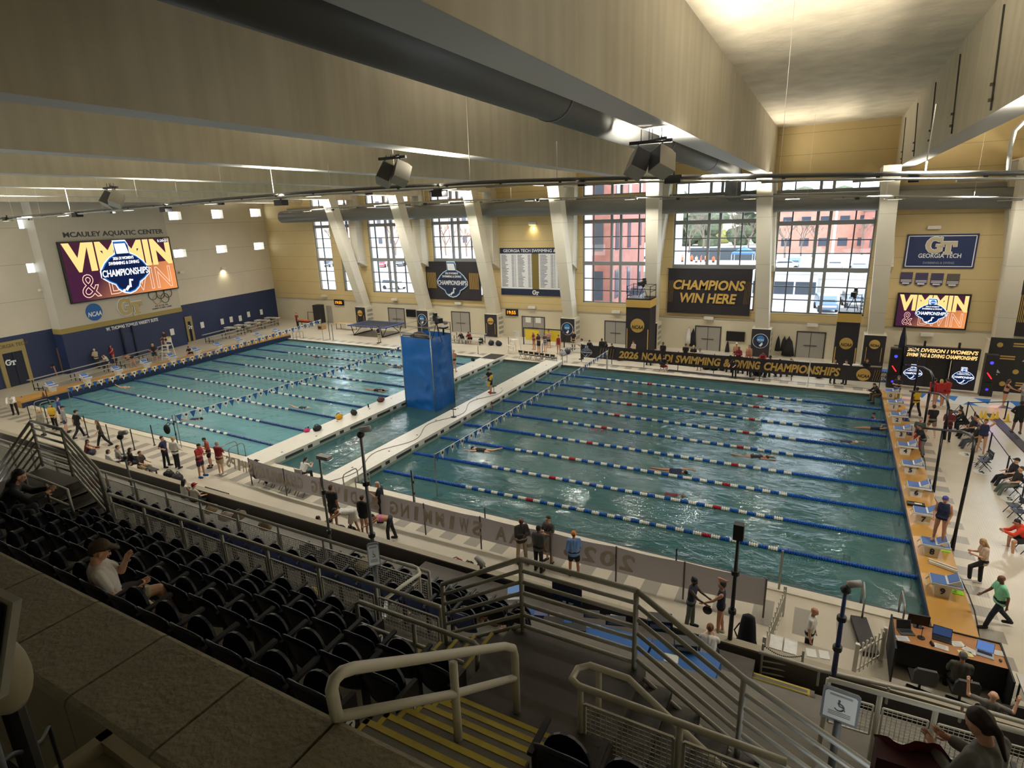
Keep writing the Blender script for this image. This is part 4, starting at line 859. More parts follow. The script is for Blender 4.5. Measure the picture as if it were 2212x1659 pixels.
for k,(u,v,lit,off)in enumerate(((482,579,1,0),(392,588,0,0),(93,626,0,0))):
 c=al(u,v,off+0.15); t=thing('wall_lamp','small wall lamp on the left wall, %s'%('shining down right of the scoreboard','close to the scoreboard','left of the scoreboard')[k],'wall lamp',c,0,'wall lamps on the left wall')
 put(MB().b2((-0.3,-0.1,-0.15),(0.3,0.1,0.12)),frame_mat(c,LT,(0,0,1)),'housing',LAMP,t)
 if lit:add_light('wall_lamp_light','SPOT',c+LN*0.15-Vector((0,0,0.15)),(-0.3,0,-1),130,(1,0.9,0.6),0.1,spot=2.2,blend=1.0)
for k,(u0,v0,u1,v1,lab)in enumerate(((878,668,899,685,'black wall television left of the second banner column'),(1570,715,1608,738,'black wall television right of the sixth door'))):
 o,a,b=wall_box(u0,v0,u1,v1,WY-0.02,0.12,'television',CASE); tag(o,lab,'television')
# THE STANDS IN FRONT
CONCR=mat('stand_concrete',(112,108,100),0.75,var=0.16,vscale=1.2); CONCD=mat('dark_stand_floor',(70,64,58),0.6,var=0.2,vscale=0.9,bump=0.1,bscale=6)
PARA=mat('parapet_block',(138,131,110),0.85,var=0.08,vscale=2.0,bump=0.5,bscale=14)
RAILP=mat('rail_paint',(170,168,156),0.45); RAILW=mat('white_rail_paint',(206,202,186),0.45); YEL=mat('yellow_nosing',(190,172,66),0.6,var=0.12,vscale=6)
ROWS=[(8.4,-16.25),(7.85,-15.43),(7.3,-14.6),(6.75,-13.8)]; FL=[z-0.82 for z,y in ROWS]
st=MB()
for k,(z,y)in enumerate(ROWS):
 f=FL[k]; y0=y-0.27; y1=(ROWS[k+1][1]-0.27)if k<3 else-13.0
 xr=-6.68
 st.b2((-40,-17.6,f-0.62),(xr,y1,f))if k<2 else st.b2((-17.2 if True else 0,-17.6,f-0.62),(xr,y1,f))
 if k<3:st.b2((-5.36,-17.6,f-0.62),(12,y1,f))
st.b2((-40,-17.6,4.0),(-17.2,-14.87,FL[1]-0.3))
struct(st.make('floor_stand',CONCR))
lo=MB(); lo.b2((-45,-13.0,4.2),(14,-11.95,5.0))
LR=[]
for k in range(8):
 zt=5.45-0.56*k; yb=-11.7+0.82*k; LR.append((zt,yb)); lo.b2((-45,-12.2,zt-0.82-0.7),(14,yb+0.57,zt-0.82))
struct(lo.make('floor_stand.001',CONCR))
fw=MB(); fw.add([(-60,-5.35,-0.1),(14,-4.95,-0.1),(14,-4.75,-0.1),(-60,-5.15,-0.1),(-60,-5.35,1.13),(14,-4.95,1.13),(14,-4.75,1.13),(-60,-5.15,1.13)],[(0,1,5,4),(2,3,7,6),(4,5,6,7),(1,2,6,5),(3,0,4,7)])
struct(fw.make('wall_front',mat('front_wall_grey',(86,80,78),0.6,var=0.08)))
cp=MB(); cp.bar((-60,-5.25,1.16),(14,-4.85,1.16),0.26,0.05); struct(cp.make('trim_front',mat('wall_cap',(150,140,120),0.5)))
pj=[-40,-17.5,-10.75]; pj=[-26.0,-22.0,-17.9,-13.7]
P1=az(360,1370,8.9).x; P2=az(530,1465,8.9).x; P3=az(730,1553,8.9).x; stp=P2-P1
xs=[P1-3*stp,P1-2*stp,P1-stp,P1,P2,P3,P3+1.5,P3+3.2,P3+5,6]
pa=MB()
for a,b_ in zip(xs,xs[1:]):
 g=0.012; z1,y0,y1,r=8.9,-17.47,-16.70,0.05
 prof=[(y0,6.0),(y0,z1-r),(y0+r*0.3,z1-r*0.3),(y0+r,z1),(y1-r,z1),(y1-r*0.3,z1-r*0.3),(y1,z1-r),(y1,6.0)]
 n=len(prof); vs=[(x,y,z)for x in(a+g,b_-g)for y,z in prof]
 pa.add(vs,[(i,(i+1)%n,n+(i+1)%n,n+i)for i in range(n)]+[tuple(range(n-1,-1,-1)),tuple(range(n,2*n))])
pa.b2((-40,-17.4,6.0),(6,-16.75,8.86)); struct(pa.make('wall_parapet',PARA))
bk=MB(); bk.b2((-40,-30,7.2),(14,-17.4,7.6)); struct(bk.make('floor_gallery',mat('gallery_floor',(40,38,38),0.8)))
def step(mb,ny,x0,x1,y0,y1,z,zb):
 mb.b2((x0,y0,zb),(x1,y1,z))
sm,nm=MB(),MB()
NOS=[(-15.89,7.85),(-15.64,7.69),(-15.38,7.52),(-15.13,7.36),(-14.88,7.19),(-14.63,7.03)]
for k,(y,z)in enumerate(NOS):
 y0=-16.72 if k==0 else NOS[k-1][0]-0.02
 sm.b2((-6.70,y0,6.2),(-5.34,y,z));
 nm.b2((-6.68,y-0.055,z-0.05),(-5.36,y+0.004,z+0.004)); nm.b2((-6.68,y-0.25,z),(-6.63,y,z+0.004))
struct(sm.make('floor_steps',CONCR)); tag(nm.make('step_nosings',YEL),None,None,None,'structure')
ld=MB(); ld.b2((-6.72,-14.66,6.3),(-4.95,-13.1,6.85)); ld.b2((-19.0,-14.9,6.3),(-17.4,-13.1,6.85)); struct(ld.make('floor_landing',CONCD))
def side_stair(x0,y0,y1,z0,n,sx,rise,run,m,nose,name):
 a,b_=MB(),MB()
 for k in range(n):
  xa=x0+sx*run*k; xb=xa+sx*run; z=z0-rise*(k+1); a.b2((min(xa,xb),y0,4.3),(max(xa,xb),y1,z))
  b_.b2((min(xb-sx*0.05,xb),y0,z-0.04),(max(xb-sx*0.05,xb),y1,z+0.004))
 struct(a.make('floor_'+name,m)); tag(b_.make(name+'_nosings',nose),None,None,None,'structure')
DKN=mat('dark_nosing',(30,27,25),0.5)
side_stair(-4.95,-14.3,-13.15,6.85,10,1,0.172,0.33,CONCD,DKN,'right_stair')
side_stair(-6.72,-14.2,-13.2,6.85,6,-1,0.165,0.3,CONCR,YEL,'left_stair')
side_stair(-17.4,-14.4,-13.15,6.85,6,1,0.165,0.33,CONCD,CONCR,'far_stair'); side_stair(-19.0,-14.3,-13.2,6.85,9,-1,0.165,0.3,CONCR,CONCR,'far_left_stair')
a,b_=MB(),MB(); g0=az(1690,1440,1.2); gx0,gx1=g0.x-0.9,g0.x+0.75
for k in range(20):
 y=-5.35-0.36*k; z=0.75+0.17*k; a.b2((gx0,y-0.36,z-0.8),(gx1,y,z)); b_.b2((gx0+0.1,y-0.05,z-0.03),(gx1-0.1,y+0.004,z+0.004)); b_.b2((gx1-0.15,y-0.36,z),(gx1-0.1,y,z+0.004))
struct(a.make('floor_gate_stair',CONCR)); tag(b_.make('gate_stair_nosings',YEL),None,None,None,'structure')
SEATB=mat('navy_seat_plastic',(22,27,46),0.38); SEATE=mat('seat_edge',(40,48,70),0.3); ARM=mat('seat_arm',(40,42,50),0.5)  # seat edge: highlight along the backrest top put into a lighter colour
def seat_parts(t,folded=True,end=False):
 m=MB(); nu,nv=10,6
 def shell(th):
  vs=[]
  for j in range(nv+1):
   for i in range(nu+1):
    a=-1+2*i/nu; top=0.82-0.10*abs(a)**2.6; z=0.36+(top-0.36)*j/nv
    vs.append((a*0.235,-0.04-0.10*(j/nv)+0.07*a*a+th,z))
  return vs
 f=[(j*(nu+1)+i,j*(nu+1)+i+1,(j+1)*(nu+1)+i+1,(j+1)*(nu+1)+i)for j in range(nv)for i in range(nu)]
 A,B=shell(0.0),shell(0.03); n=len(A)
 edge=[i for i in range(nu+1)]+[(j)*(nu+1)+nu for j in range(1,nv+1)]+[nv*(nu+1)+i for i in range(nu-1,-1,-1)]+[j*(nu+1)for j in range(nv-1,0,-1)]
 m.add(A+B,[tuple(x)for x in f]+[tuple(n+i for i in reversed(x))for x in f]+[(edge[(k+1)%len(edge)],edge[k],n+edge[k],n+edge[(k+1)%len(edge)])for k in range(len(edge))])
 m.make('backrest',SEATB,t,True)
 m=MB(); m.tube([(a*0.24,-0.14+0.07*a*a+0.012,0.825-0.10*abs(a)**2.6)for a in[-1+2*i/12 for i in range(13)]],0.012,6); m.make('back_edge',SEATE,t,True)
 m=MB(); pts=[(0.22*math.cos(a)*(1 if abs(math.cos(a))<0.8 else 1),0.24*math.sin(a))for a in[2*PI*k/20 for k in range(20)]]
 if folded:m.prism([(x,y)for x,y in pts],(0,0.07,0.54),(1,0,0),(0,0.10,1),-0.03)
 else:m.prism([(x,y*0.95)for x,y in pts],(0,0.2,0.42),(1,0,0),(0,1,0.05),0.05)
 m.make('seat_pan',SEATB,t)
 m=MB(); m.b2((-0.285,-0.02,0.0),(-0.25,0.06,0.60)); m.make('standard',BLACK,t)
 m=MB(); m.add([(x,y,z)for x in(-0.295,-0.24)for y,z in((-0.08,0.60),(0.30,0.64),(0.30,0.67),(-0.08,0.64))],[(3,2,1,0),(4,5,6,7),(0,1,5,4),(1,2,6,5),(2,3,7,6),(3,0,4,7)]); m.make('armrest',ARM,t)
ROWN=['back row at the parapet','second row down','third row down','front row at the rail']
PITCH=0.545
protoS=None
def nth(n):return '%d%s'%(n,'th' if 10<=n%100<=20 else{1:'st',2:'nd',3:'rd'}.get(n%10,'th'))
LEFTN=[(-6.98,-21.5),(-7.0,-21.8),(-7.0,-16.9),(-8.95,-16.5)]
MANX=az(262,1300,8.0).x
for k,((z,y),(xa,xb))in enumerate(zip(ROWS,LEFTN)):
 n=int((xa-xb)/PITCH)+1
 for i in range(n):
  x=xa-PITCH*i
  lab='navy stadium seat in the %s, %s from the yellow edged steps'%(ROWN[k],nth(i+1)); g='navy stadium seats in the near stand'
  occ=k==0 and abs(x-MANX)<PITCH*0.55
  if occ:
   MANX=x; t=thing('stadium_seat','lowered navy stadium seat under the man in the brown cap','stadium seat',(x,y+0.1,FL[k]),0,g); seat_parts(t,False); continue
  if protoS is None:protoS=thing('stadium_seat',lab,'stadium seat',(x,y+0.1,FL[k]),0,g); seat_parts(protoS)
  else:dup(protoS,(x,y+0.1,FL[k]),0,lab)
for k,n in((0,0),(1,3)):
 for i in range(n):dup(protoS,(-5.05+PITCH*i,ROWS[k][1]+0.1,FL[k]),0,'navy stadium seat on the right of the yellow edged steps, %s from the steps'%nth(i+1))
NUMR=['first','second','third','fourth','fifth','sixth']
for k,(xa,n)in((0,(-8.6,22)),(2,(-8.4,12)),(3,(-8.8,10))):
 for i in range(n):
  x=xa-PITCH*i; zt,yb=LR[k]
  dup(protoS,(x,yb+0.1,zt-0.82),0,'navy stadium seat in the %s, %s from its right end'%({0:'row just below the upper walkway',2:'third lower row behind the second mesh rail',3:'fourth lower row near the low front wall'}[k],nth(i+1)))
for i in range(7):dup(protoS,(-0.6+PITCH*i,LR[0][1]+0.45,LR[0][0]-0.82),0,'navy stadium seat behind the right mesh rail, %s from its left end'%nth(i+1))
ee=None
for k in(0,1,2,3):
 x=LEFTN[k][0]+PITCH-0.27; y,z=ROWS[k][1]+0.12,FL[k]
 t=thing('row_end_plate','row end plate with a round white monogram, %s'%ROWN[k],'end plate',(x,y,z),0,'row end plates beside the yellow edged steps')
 MB().b2((-0.02,-0.14,0.0),(0.03,0.16,0.62)).make('plate',BLACK,t); put(disc(0.085,20),frame_mat((x+0.035,y+0.02,z+0.36),(0,1,0),(0,0,1)),'monogram_disc',INKS['white'],t); g=text_mesh('GT',1,0.002,0,0.02,width=0.10,height=0.08); put(g,frame_mat((x+0.04,y+0.02,z+0.36),(0,1,0),(0,0,1)),'monogram',INKS['black'],t)
def mesh_panel(t,a,b,h,name='mesh_panel',cell=0.055,m=None):
 """wire grid between a and b (bottom line), h high"""
 a,b=Vector(a),Vector(b); L=(b-a).length; u=(b-a)/L; g=MB(); n=max(2,int(L/cell)); k=max(2,int(h/cell)); Z=Vector((0,0,1))
 for i in range(1,n):p=a+u*(L*i/n); g.bar(p,p+Z*h,0.007)
 for j in range(1,k):g.bar(a+Z*(h*j/k),b+Z*(h*j/k),0.007)
 for p,q in((a,b),(a+Z*h,b+Z*h),(a,a+Z*h),(b,b+Z*h)):g.bar(p,q,0.025)
 return g.make(name,m or RAILP,t,world=True)
def mesh_rail(pts,nposts,h_top,h_floor,label,r=0.03,z_mesh=(0.15,0.72),group='mesh guard rails of the stand',m=None,foot=0.0,ends=(0,0)):
 """straight guard rail from pts[0] to pts[1] (floor points)"""
 a,b=Vector(pts[0]),Vector(pts[1]); m=m or RAILP
 t=thing('guard_rail',label,'railing',a,0,group); Z=Vector((0,0,1))
 MB().tube([a+Z*h_top,b+Z*h_top],r*1.15,10).make('top_rail',m,t,True,world=True)
 for i in range(nposts):
  p=a.lerp(b,i/(nposts-1)); MB().tube([p-Z*foot,p+Z*h_top],r,8).make('post',m,t,True,world=True)
  if i<nposts-1:
   q=a.lerp(b,(i+1)/(nposts-1)); d=(q-p).normalized()*0.06; mesh_panel(t,p+d+Z*z_mesh[0],q-d+Z*z_mesh[0],z_mesh[1]-z_mesh[0],m=m)
 return t
mesh_rail([(-16.6,-13.02,5.78),(-8.0,-13.02,5.76)],8,0.86,0,'long mesh guard rail in front of the front row of the near seats',foot=0.8,z_mesh=(-0.1,0.66))
mesh_rail([(-30.0,-10.85,4.63),(-9.9,-10.85,4.63)],15,0.72,0,'long mesh guard rail below the upper walkway',foot=0.55,z_mesh=(-0.12,0.5))
mesh_rail([az(1790,1468,5.3)-Vector((0,0,0.85)),az(2290,1606,5.3)-Vector((0,0,0.85))],5,0.86,0,'white mesh guard rail at the bottom right corner of the photo',m=RAILW,foot=0.4,z_mesh=(0.1,0.62),r=0.035)
t=thing('front_rail','round grey rail running along the top of the low front wall at the right','railing',az(1770,1447,1.5)); MB().tube([az(1640,1408,1.45),az(1770,1447,1.5),az(2000,1500,1.5),az(2290,1583,1.5)],0.05,8).make('rail',RAILP,t,True,world=True)
for u,v in((1770,1447),(1920,1485),(2080,1524)):MB().tube([az(u,v,1.5),az(u,v,1.5)-Vector((0,0,0.45))],0.03,6).make('post',RAILP,t,world=True)
def open_rail(top,label,nrail,h,posts,r=0.03,group='open pipe guard rails of the landings',m=None,gap=None,zb=0.1):
 """rails that follow the top line `top` (world points), posts at the listed points"""
 t=thing('stair_rail',label,'railing',Vector(top[0])-Vector((0,0,h)),0,group); m=m or RAILP; Z=Vector((0,0,1))
 for k in range(nrail):
  dz=(h-zb)*k/(nrail-1)if nrail>1 else 0
  MB().tube([Vector(p)-Z*dz for p in top],r*(1.15 if k==0 else 0.85),8).make('top_rail' if k==0 else 'lower_rail',m,t,True,world=True)
 for p in posts:MB().tube([Vector(p),Vector(p)-Z*h],r*1.1,8).make('post',m,t,True,world=True)
 return t
YL=-13.2
tp=[ay(u,v,YL)for u,v in((955,1262),(1125,1215),(1375,1270),(1607,1465),(1930,1690))]
tp[1].z=tp[2].z=7.92
open_rail([tp[0],tp[1]],'sloping pipe rail descending left from the dark landing',7,1.08,[tp[0]],0.03)
open_rail([tp[1],tp[2]],'level pipe rail along the edge of the dark landing',7,1.08,[tp[1],tp[2]],0.03)
t=open_rail([tp[2],tp[3],tp[4]],'long sloping pipe rail descending right from the dark landing',7,1.2,[tp[3]],0.03)
tp=[ay(u,v,YL)for u,v in((-60,1090),(66,907),(133,929),(212,1016),(228,1060))]; tp[1].z=tp[2].z=8.04
open_rail([tp[0],tp[1]],'sloping pipe rail at the left edge of the photo',7,1.08,[tp[0]]); open_rail([tp[1],tp[2]],'level pipe rail of the far left landing',7,1.08,[tp[1],tp[2]]); open_rail([tp[2],tp[3],tp[4]],'sloping pipe rail descending right from the far left landing',7,1.1,[tp[3]])
t=thing('aisle_rail','thick white hand rail beside the yellow edged steps','railing',(-6.02,-14.43,6.85))
X=-6.02; q=[ax(u,v,X)for u,v in((728,1550),(716,1490),(722,1468),(738,1452),(765,1443),(900,1424),(1090,1396),(1108,1400),(1112,1415))]; q.append(Vector((X,q[-1].y+0.0,6.85)))
MB().tube(q,0.042,12).make('top_rail',RAILW,t,True,world=True)
MB().tube([ax(733,1548,X),ax(985,1498,X),ax(1111,1464,X)],0.038,10).make('mid_rail',RAILW,t,True,world=True)
p=ax(978,1424,X); MB().tube([p-Vector((0,0,0.04)),Vector((X,p.y,7.36))],0.04,10).make('post',RAILW,t,True,world=True)
t=thing('row_rail','short two pipe rail at the end of the front seat row before the steps','railing',ay(770,1378,-13.9))
q=[ay(u,v,-13.9)for u,v in((783,1400),(770,1303),(776,1300),(1024,1388),(1031,1394),(1032,1480))]; MB().tube(q,0.03,8).make('top_rail',RAILP,t,True,world=True)
MB().tube([ay(780,1348,-13.9),ay(1000,1432,-13.9)],0.028,8).make('mid_rail',RAILP,t,True,world=True); p=ay(893,1347,-13.9); MB().tube([p,p-Vector((0,0,0.95))],0.03,8).make('post',RAILP,t,True,world=True)
t=thing('row_rail','short two pipe rail on the far left landing','railing',az(60,1058,6.6)); Z=Vector((0,0,1))
q=[az(60,1058,6.7),az(52,1022,7.5),az(145,1058,7.5),az(160,1113,6.6)]; MB().tube(q,0.03,8).make('top_rail',RAILP,t,True,world=True); MB().tube([az(60,1056,6.95),az(150,1093,6.95)],0.028,8).make('mid_rail',RAILP,t,True,world=True); MB().tube([az(98,1042,7.45),az(108,1085,6.75)],0.03,8).make('post',RAILP,t,True,world=True)
t=thing('guard_rail','white mesh guard rail with a rounded return right of the yellow edged steps','railing',(-5.38,-14.3,6.4),0,'mesh guard rails of the stand')
Y2=-14.3; q=[ay(u,v,Y2)for u,v in((1700,1640),(1560,1590),(1400,1538),(1250,1498))];
for p in q:p.z=7.42
q2=[q[-1]+Vector((-0.10,0.06,0.0)),q[-1]+Vector((-0.10,0.22,0)),q[-1]+Vector((0.0,0.32,0)),q[-1]+Vector((0.42,0.32,0)),q[-1]+Vector((1.0,0.33,-0.42)),q[-1]+Vector((2.6,0.34,-1.5))]
MB().tube(q+q2,0.036,10).make('top_rail',RAILW,t,True,world=True)
for p in(q[-1]+Vector((0.02,0,0)),q[-1]+Vector((1.02,0,0)),q[-1]+Vector((0.1,0.32,0))):MB().tube([p,p-Vector((0,0,1.0))],0.034,8).make('post',RAILW,t,True,world=True)
for k in range(2):mesh_panel(t,q[-1]+Vector((0.07+k*1.0,0,-0.86)),q[-1]+Vector((0.97+k*1.0,0,-0.86)),0.66,m=RAILW)
t=thing('guard_rail','mesh guard rail with a rounded return under the wheelchair sign','railing',az(900,1300,4.7),0,'mesh guard rails of the stand')
a=az(905,1235,5.35); b_=az(835,1290,5.7); MB().tube([az(850,1212,5.35),az(890,1222,5.35),az(903,1228,5.35),az(907,1240,5.35),az(870,1265,5.5),az(835,1292,5.6),az(833,1330,5.2)],0.036,10).make('top_rail',RAILW,t,True,world=True)
p=az(905,1240,5.33); mesh_panel(t,Vector((p.x,p.y,4.7)),Vector((p.x,p.y-1.1,4.7)),0.5,m=RAILW); MB().tube([p,p-Vector((0,0,0.75))],0.034,8).make('post',RAILW,t,True,world=True)
def wheel_sign(u,v,w_px,h_px,zc,label,zfloor):
 c=az(u,v,zc); d=(c-CAM).length; s=d/FPX; w,h=w_px*s,h_px*s*1.12; t=thing('seating_sign',label,'sign',(c.x,c.y,zfloor),0,'wheelchair seating signs on grey posts')
 toc=(CAM-c); toc.z=0; a=math.atan2(toc.y,toc.x)+PI/2; ux=Vector((math.cos(a),math.sin(a),0)); M_=frame_mat((c.x,c.y,zc),ux,(0,0,1))
 r=0.03; o=[(-w/2,-h/2),(w/2,-h/2),(w/2,h/2-r),(w/2-r,h/2),(-w/2+r,h/2),(-w/2,h/2-r)]
 put(plate(o,-0.015,0.03),M_,'frame',mat('sign_frame_grey',(110,112,114),0.5),t); put(plate([(x*0.86,y*0.84)for x,y in o],0.016,0.004),M_,'face',mat('sign_face',(196,196,188),0.5),t)
 g=MB(); R_=w*0.13; g.tube([(R_*math.cos(k)-w*0.02,R_*math.sin(k)-h*0.02,0.024)for k in[-2.6+0.3*i for i in range(16)]],w*0.018,5); g.tube([(-w*0.03,h*0.13,0.024),(-w*0.02,h*0.02,0.024),(w*0.09,h*0.0,0.024),(w*0.13,-h*0.09,0.024)],w*0.022,5); g.merge(disc(w*0.035,10).xf(Matrix.Translation((-w*0.03,h*0.18,0.025))))
 put(g,M_,'wheelchair_symbol',mat('symbol_grey',(70,72,78),0.5),t)
 g=MB()
 for y in(-0.2,-0.25,-0.3):g.b2((-w*0.3,h*y,0.021),(w*0.3,h*y+h*0.018,0.024))
 g.b2((-w*0.3,h*0.3,0.021),(w*0.3,h*0.35,0.024)); put(g,M_,'print_lines',mat('print_dim',(140,138,130),0.6),t)
 MB().tube([(c.x,c.y,zfloor),(c.x,c.y,zc-h*0.48)],0.045,8).make('post',mat('post_grey',(96,98,98),0.5),t,True,world=True); MB().cyl((c.x,c.y,zfloor),0.18,0.03,16).make('base',mat('post_grey',(96,98,98),0.5),t,world=True)
wheel_sign(807,1198,24,48,6.25,'grey framed wheelchair seating sign in front of the near seats',5.0); wheel_sign(1815,1525,56,58,6.1,'grey framed wheelchair seating sign at the bottom right of the photo',5.0)
pt=lambda u,v,z:az(u,v,z)
t=thing('monitor','black edged monitor cut off by the left edge of the photo','monitor',az(5,1440,9.3)); d0=1.35
def at(u,v,d):r=ray(u,v); return CAM+r*d
A,B,C_,D_=at(-160,1210,d0),at(28,1302,d0*0.96),at(-2,1512,d0),at(-190,1440,d0*1.04); n=(B-A).cross(D_-A).normalized()*0.02
MB().add([A,B,C_,D_,A+n,B+n,C_+n,D_+n],[(3,2,1,0),(4,5,6,7),(0,1,5,4),(1,2,6,5),(2,3,7,6),(3,0,4,7)]).make('case',mat('pale_case',(150,148,138),0.5),t,world=True)
c0=(A+B+C_+D_)/4; ins=[c0+(p-c0)*0.93-n.normalized()*0.004 for p in(A,B,C_,D_)]; ins2=[c0+(p-c0)*0.86-n.normalized()*0.007 for p in(A,B,C_,D_)]
MB().add(ins,[(0,1,2,3)]).make('bezel',CASE,t,world=True); MB().add(ins2,[(0,1,2,3)]).make('screen',mat('dim_screen',(18,26,44),0.2),t,world=True)
MB().tube([c0+Vector((0,-0.02,0)),(c0.x,c0.y-0.05,10.0),(c0.x,c0.y-0.05,7.62)],0.03,8).make('stand',CASE,t,True,world=True)
t=thing('tray','pale rectangular tray corner at the bottom left of the photo','tray',az(230,1640,9.35)); TR=mat('tray_plastic',(146,138,116),0.5,var=0.05)
P0,P1_,P2_=az(231,1574,9.75),az(100,1668,9.75),az(360,1668,9.75); ux=(P1_-P0).normalized(); uy=(P2_-P0).normalized(); L1,L2=0.9,0.8
def quadbox(mb,a,u,v,l,w,z0,z1):
 q=[a,a+u*l,a+u*l+v*w,a+v*w]; mb.add([(p.x,p.y,z)for z in(z0,z1)for p in q],[(3,2,1,0),(4,5,6,7),(0,1,5,4),(1,2,6,5),(2,3,7,6),(3,0,4,7)])
m=MB(); quadbox(m,P0,ux,uy,L1,0.055,9.69,9.75); quadbox(m,P0,ux,uy,0.055,L2,9.69,9.75); quadbox(m,P0+ux*L1,ux,uy,0.055,L2,9.69,9.75); quadbox(m,P0+uy*L2,ux,uy,L1,0.055,9.69,9.75); m.make('rim',TR,t,world=True)
m=MB(); quadbox(m,P0,ux,uy,L1,L2,9.64,9.69); m.make('bed',TR,t,world=True)
m=MB(); c=P0+ux*0.4+uy*0.4; m.tube([(c.x,c.y,7.6),(c.x,c.y,9.64)],0.05,8); m.make('pedestal',CASE,t,world=True)
t=thing('dome_cover','rounded pale object behind the monitor at the left edge','casing',at(10,1440,1.7)); c=at(5,1460,1.75); MB().ball(c,0.10,16,10,(0.7,0.7,1.3)).make('shell',TR,t,True,world=True); MB().tube([c,(c.x,c.y,7.6)],0.03,8).make('stem',CASE,t,world=True)
t=thing('cable','thin black cable hanging behind the parapet at the bottom left','cable',at(60,1600,1.9)); MB().tube([at(-10,1655,1.6),at(30,1628,1.7),at(60,1622,1.9),at(90,1600,2.2),at(105,1570,2.4),(at(105,1570,2.4).x,at(105,1570,2.4).y,7.6)],0.008,6).make('cord',BLACK,t,True,world=True)
# OUTSIDE THE WINDOWS
ASPH=mat('pale_asphalt',(196,194,190),0.8,var=0.06,vscale=0.2); LOTW=mat('lot_wall',(206,204,198),0.7)
gr=MB(); gr.b2((-190,34.9,0.2),(90,64,0.9)); struct(gr.make('ground',ASPH))
gr=MB(); gr.b2((-190,64,0.2),(90,230,3.4)); gr.b2((-190,63.9,3.4),(90,64.2,4.0)); struct(gr.make('ground.001',ASPH))
hl=MB(); hl.add([(-260,150,3),(120,150,3),(120,240,16),(-260,240,20)],[(0,1,2,3)]); struct(hl.make('ground.002',mat('winter_bank',(150,148,128),0.9,var=0.25,vscale=0.06)))
BRICK=mat('red_brick',(158,106,96),0.85,var=0.15,vscale=1.0); BRICK2=mat('brown_brick',(178,130,114),0.85,var=0.12,vscale=0.8); BEIGE=mat('beige_render',(200,186,168),0.8); GLAZ=mat('dark_glazing',(58,66,80),0.15); PANW=mat('white_cladding',(216,220,226),0.6)
def building(name,label,x0,x1,y0,y1,z0,z1,m,rows,cols,side=None,win=(1.4,1.7),trim=None,left=False):
 t=thing(name,label,'building',((x0+x1)/2,(y0+y1)/2,z0)); MB().b2((x0,y0,z0),(x1,y1,z1)).make('walls',m,t,world=True)
 MB().b2((x0-0.3,y0-0.3,z1),(x1+0.3,y1+0.3,z1+0.4)).make('roof_edge',trim or PANW,t,world=True)
 for i in range(cols):
  for j in range(rows):
   cx=x0+(x1-x0)*(i+0.5)/cols; cz=z0+(z1-z0)*(j+0.5)/rows; MB().b2((cx-win[0]/2,y0-0.06,cz-win[1]/2),(cx+win[0]/2,y0+0.05,cz+win[1]/2)).make('window',GLAZ,t,world=True)
 if side:
  for i in range(side):
   for j in range(rows):
    cy_=y0+(y1-y0)*(i+0.5)/side; cz=z0+(z1-z0)*(j+0.5)/rows; MB().b2((x1-0.05,cy_-win[0]/2,cz-win[1]/2),(x1+0.06,cy_+win[0]/2,cz+win[1]/2)).make('window',GLAZ,t,world=True)
 return t
p=ay(1318,600,48); building('brick_tower','red brick wing of the building seen through the fourth tall window',p.x-9,p.x,48,62,0.9,24,BRICK,4,3,3,(1.2,3.4))
building('brick_hall','reddish brick hall with a flat roof beyond the parking lot',-14,2.4,112,130,3.4,11.5,BRICK2,2,5,None,(1.6,1.5),mat('roof_grey',(120,112,110),0.7))
building('brick_annex','taller brick block at the right of the reddish hall',0.6,8,108,124,3.4,11.0,BRICK,2,2,None,(1.2,1.4),mat('roof_grey',(120,112,110),0.7))
building('beige_block','pale block with many windows behind the parked white cars',-66,-48,118,134,3.4,22,BEIGE,4,5,None,(1.5,1.8))
building('pink_block','long pale brick block far behind the left windows',-150,-96,128,150,3.4,20,mat('pink_brick',(190,156,142),0.85),3,12)
building('white_cabin','low white cabin with grey windows below the last tall window',-12.2,-5.0,60,63,0.9,4.4,PANW,1,3,None,(2.2,1.5))
for k,(u,lab)in enumerate(((1270,'white cladding wall projecting beside the fourth tall window'),(940,'white cladding wall projecting beside the third tall window'),(805,'white cladding wall projecting beside the second tall window'),(685,'white cladding wall projecting beside the first tall window'),(1466,'white cladding wall projecting beside the fifth tall window'))):
 p=ay(u,560,36.5); t=thing('cladding_fin',lab,'wall fin',(p.x,36,0.9),0,'white cladding fins outside the windows'); MB().b2((p.x-1.6,34.95,0.9),(p.x,37.6,15)).make('panel',panel_mat('cladding_panels',(216,222,230),1.6,0,0.03),t,world=True)
TYRE=mat('tyre',(24,24,26),0.7)
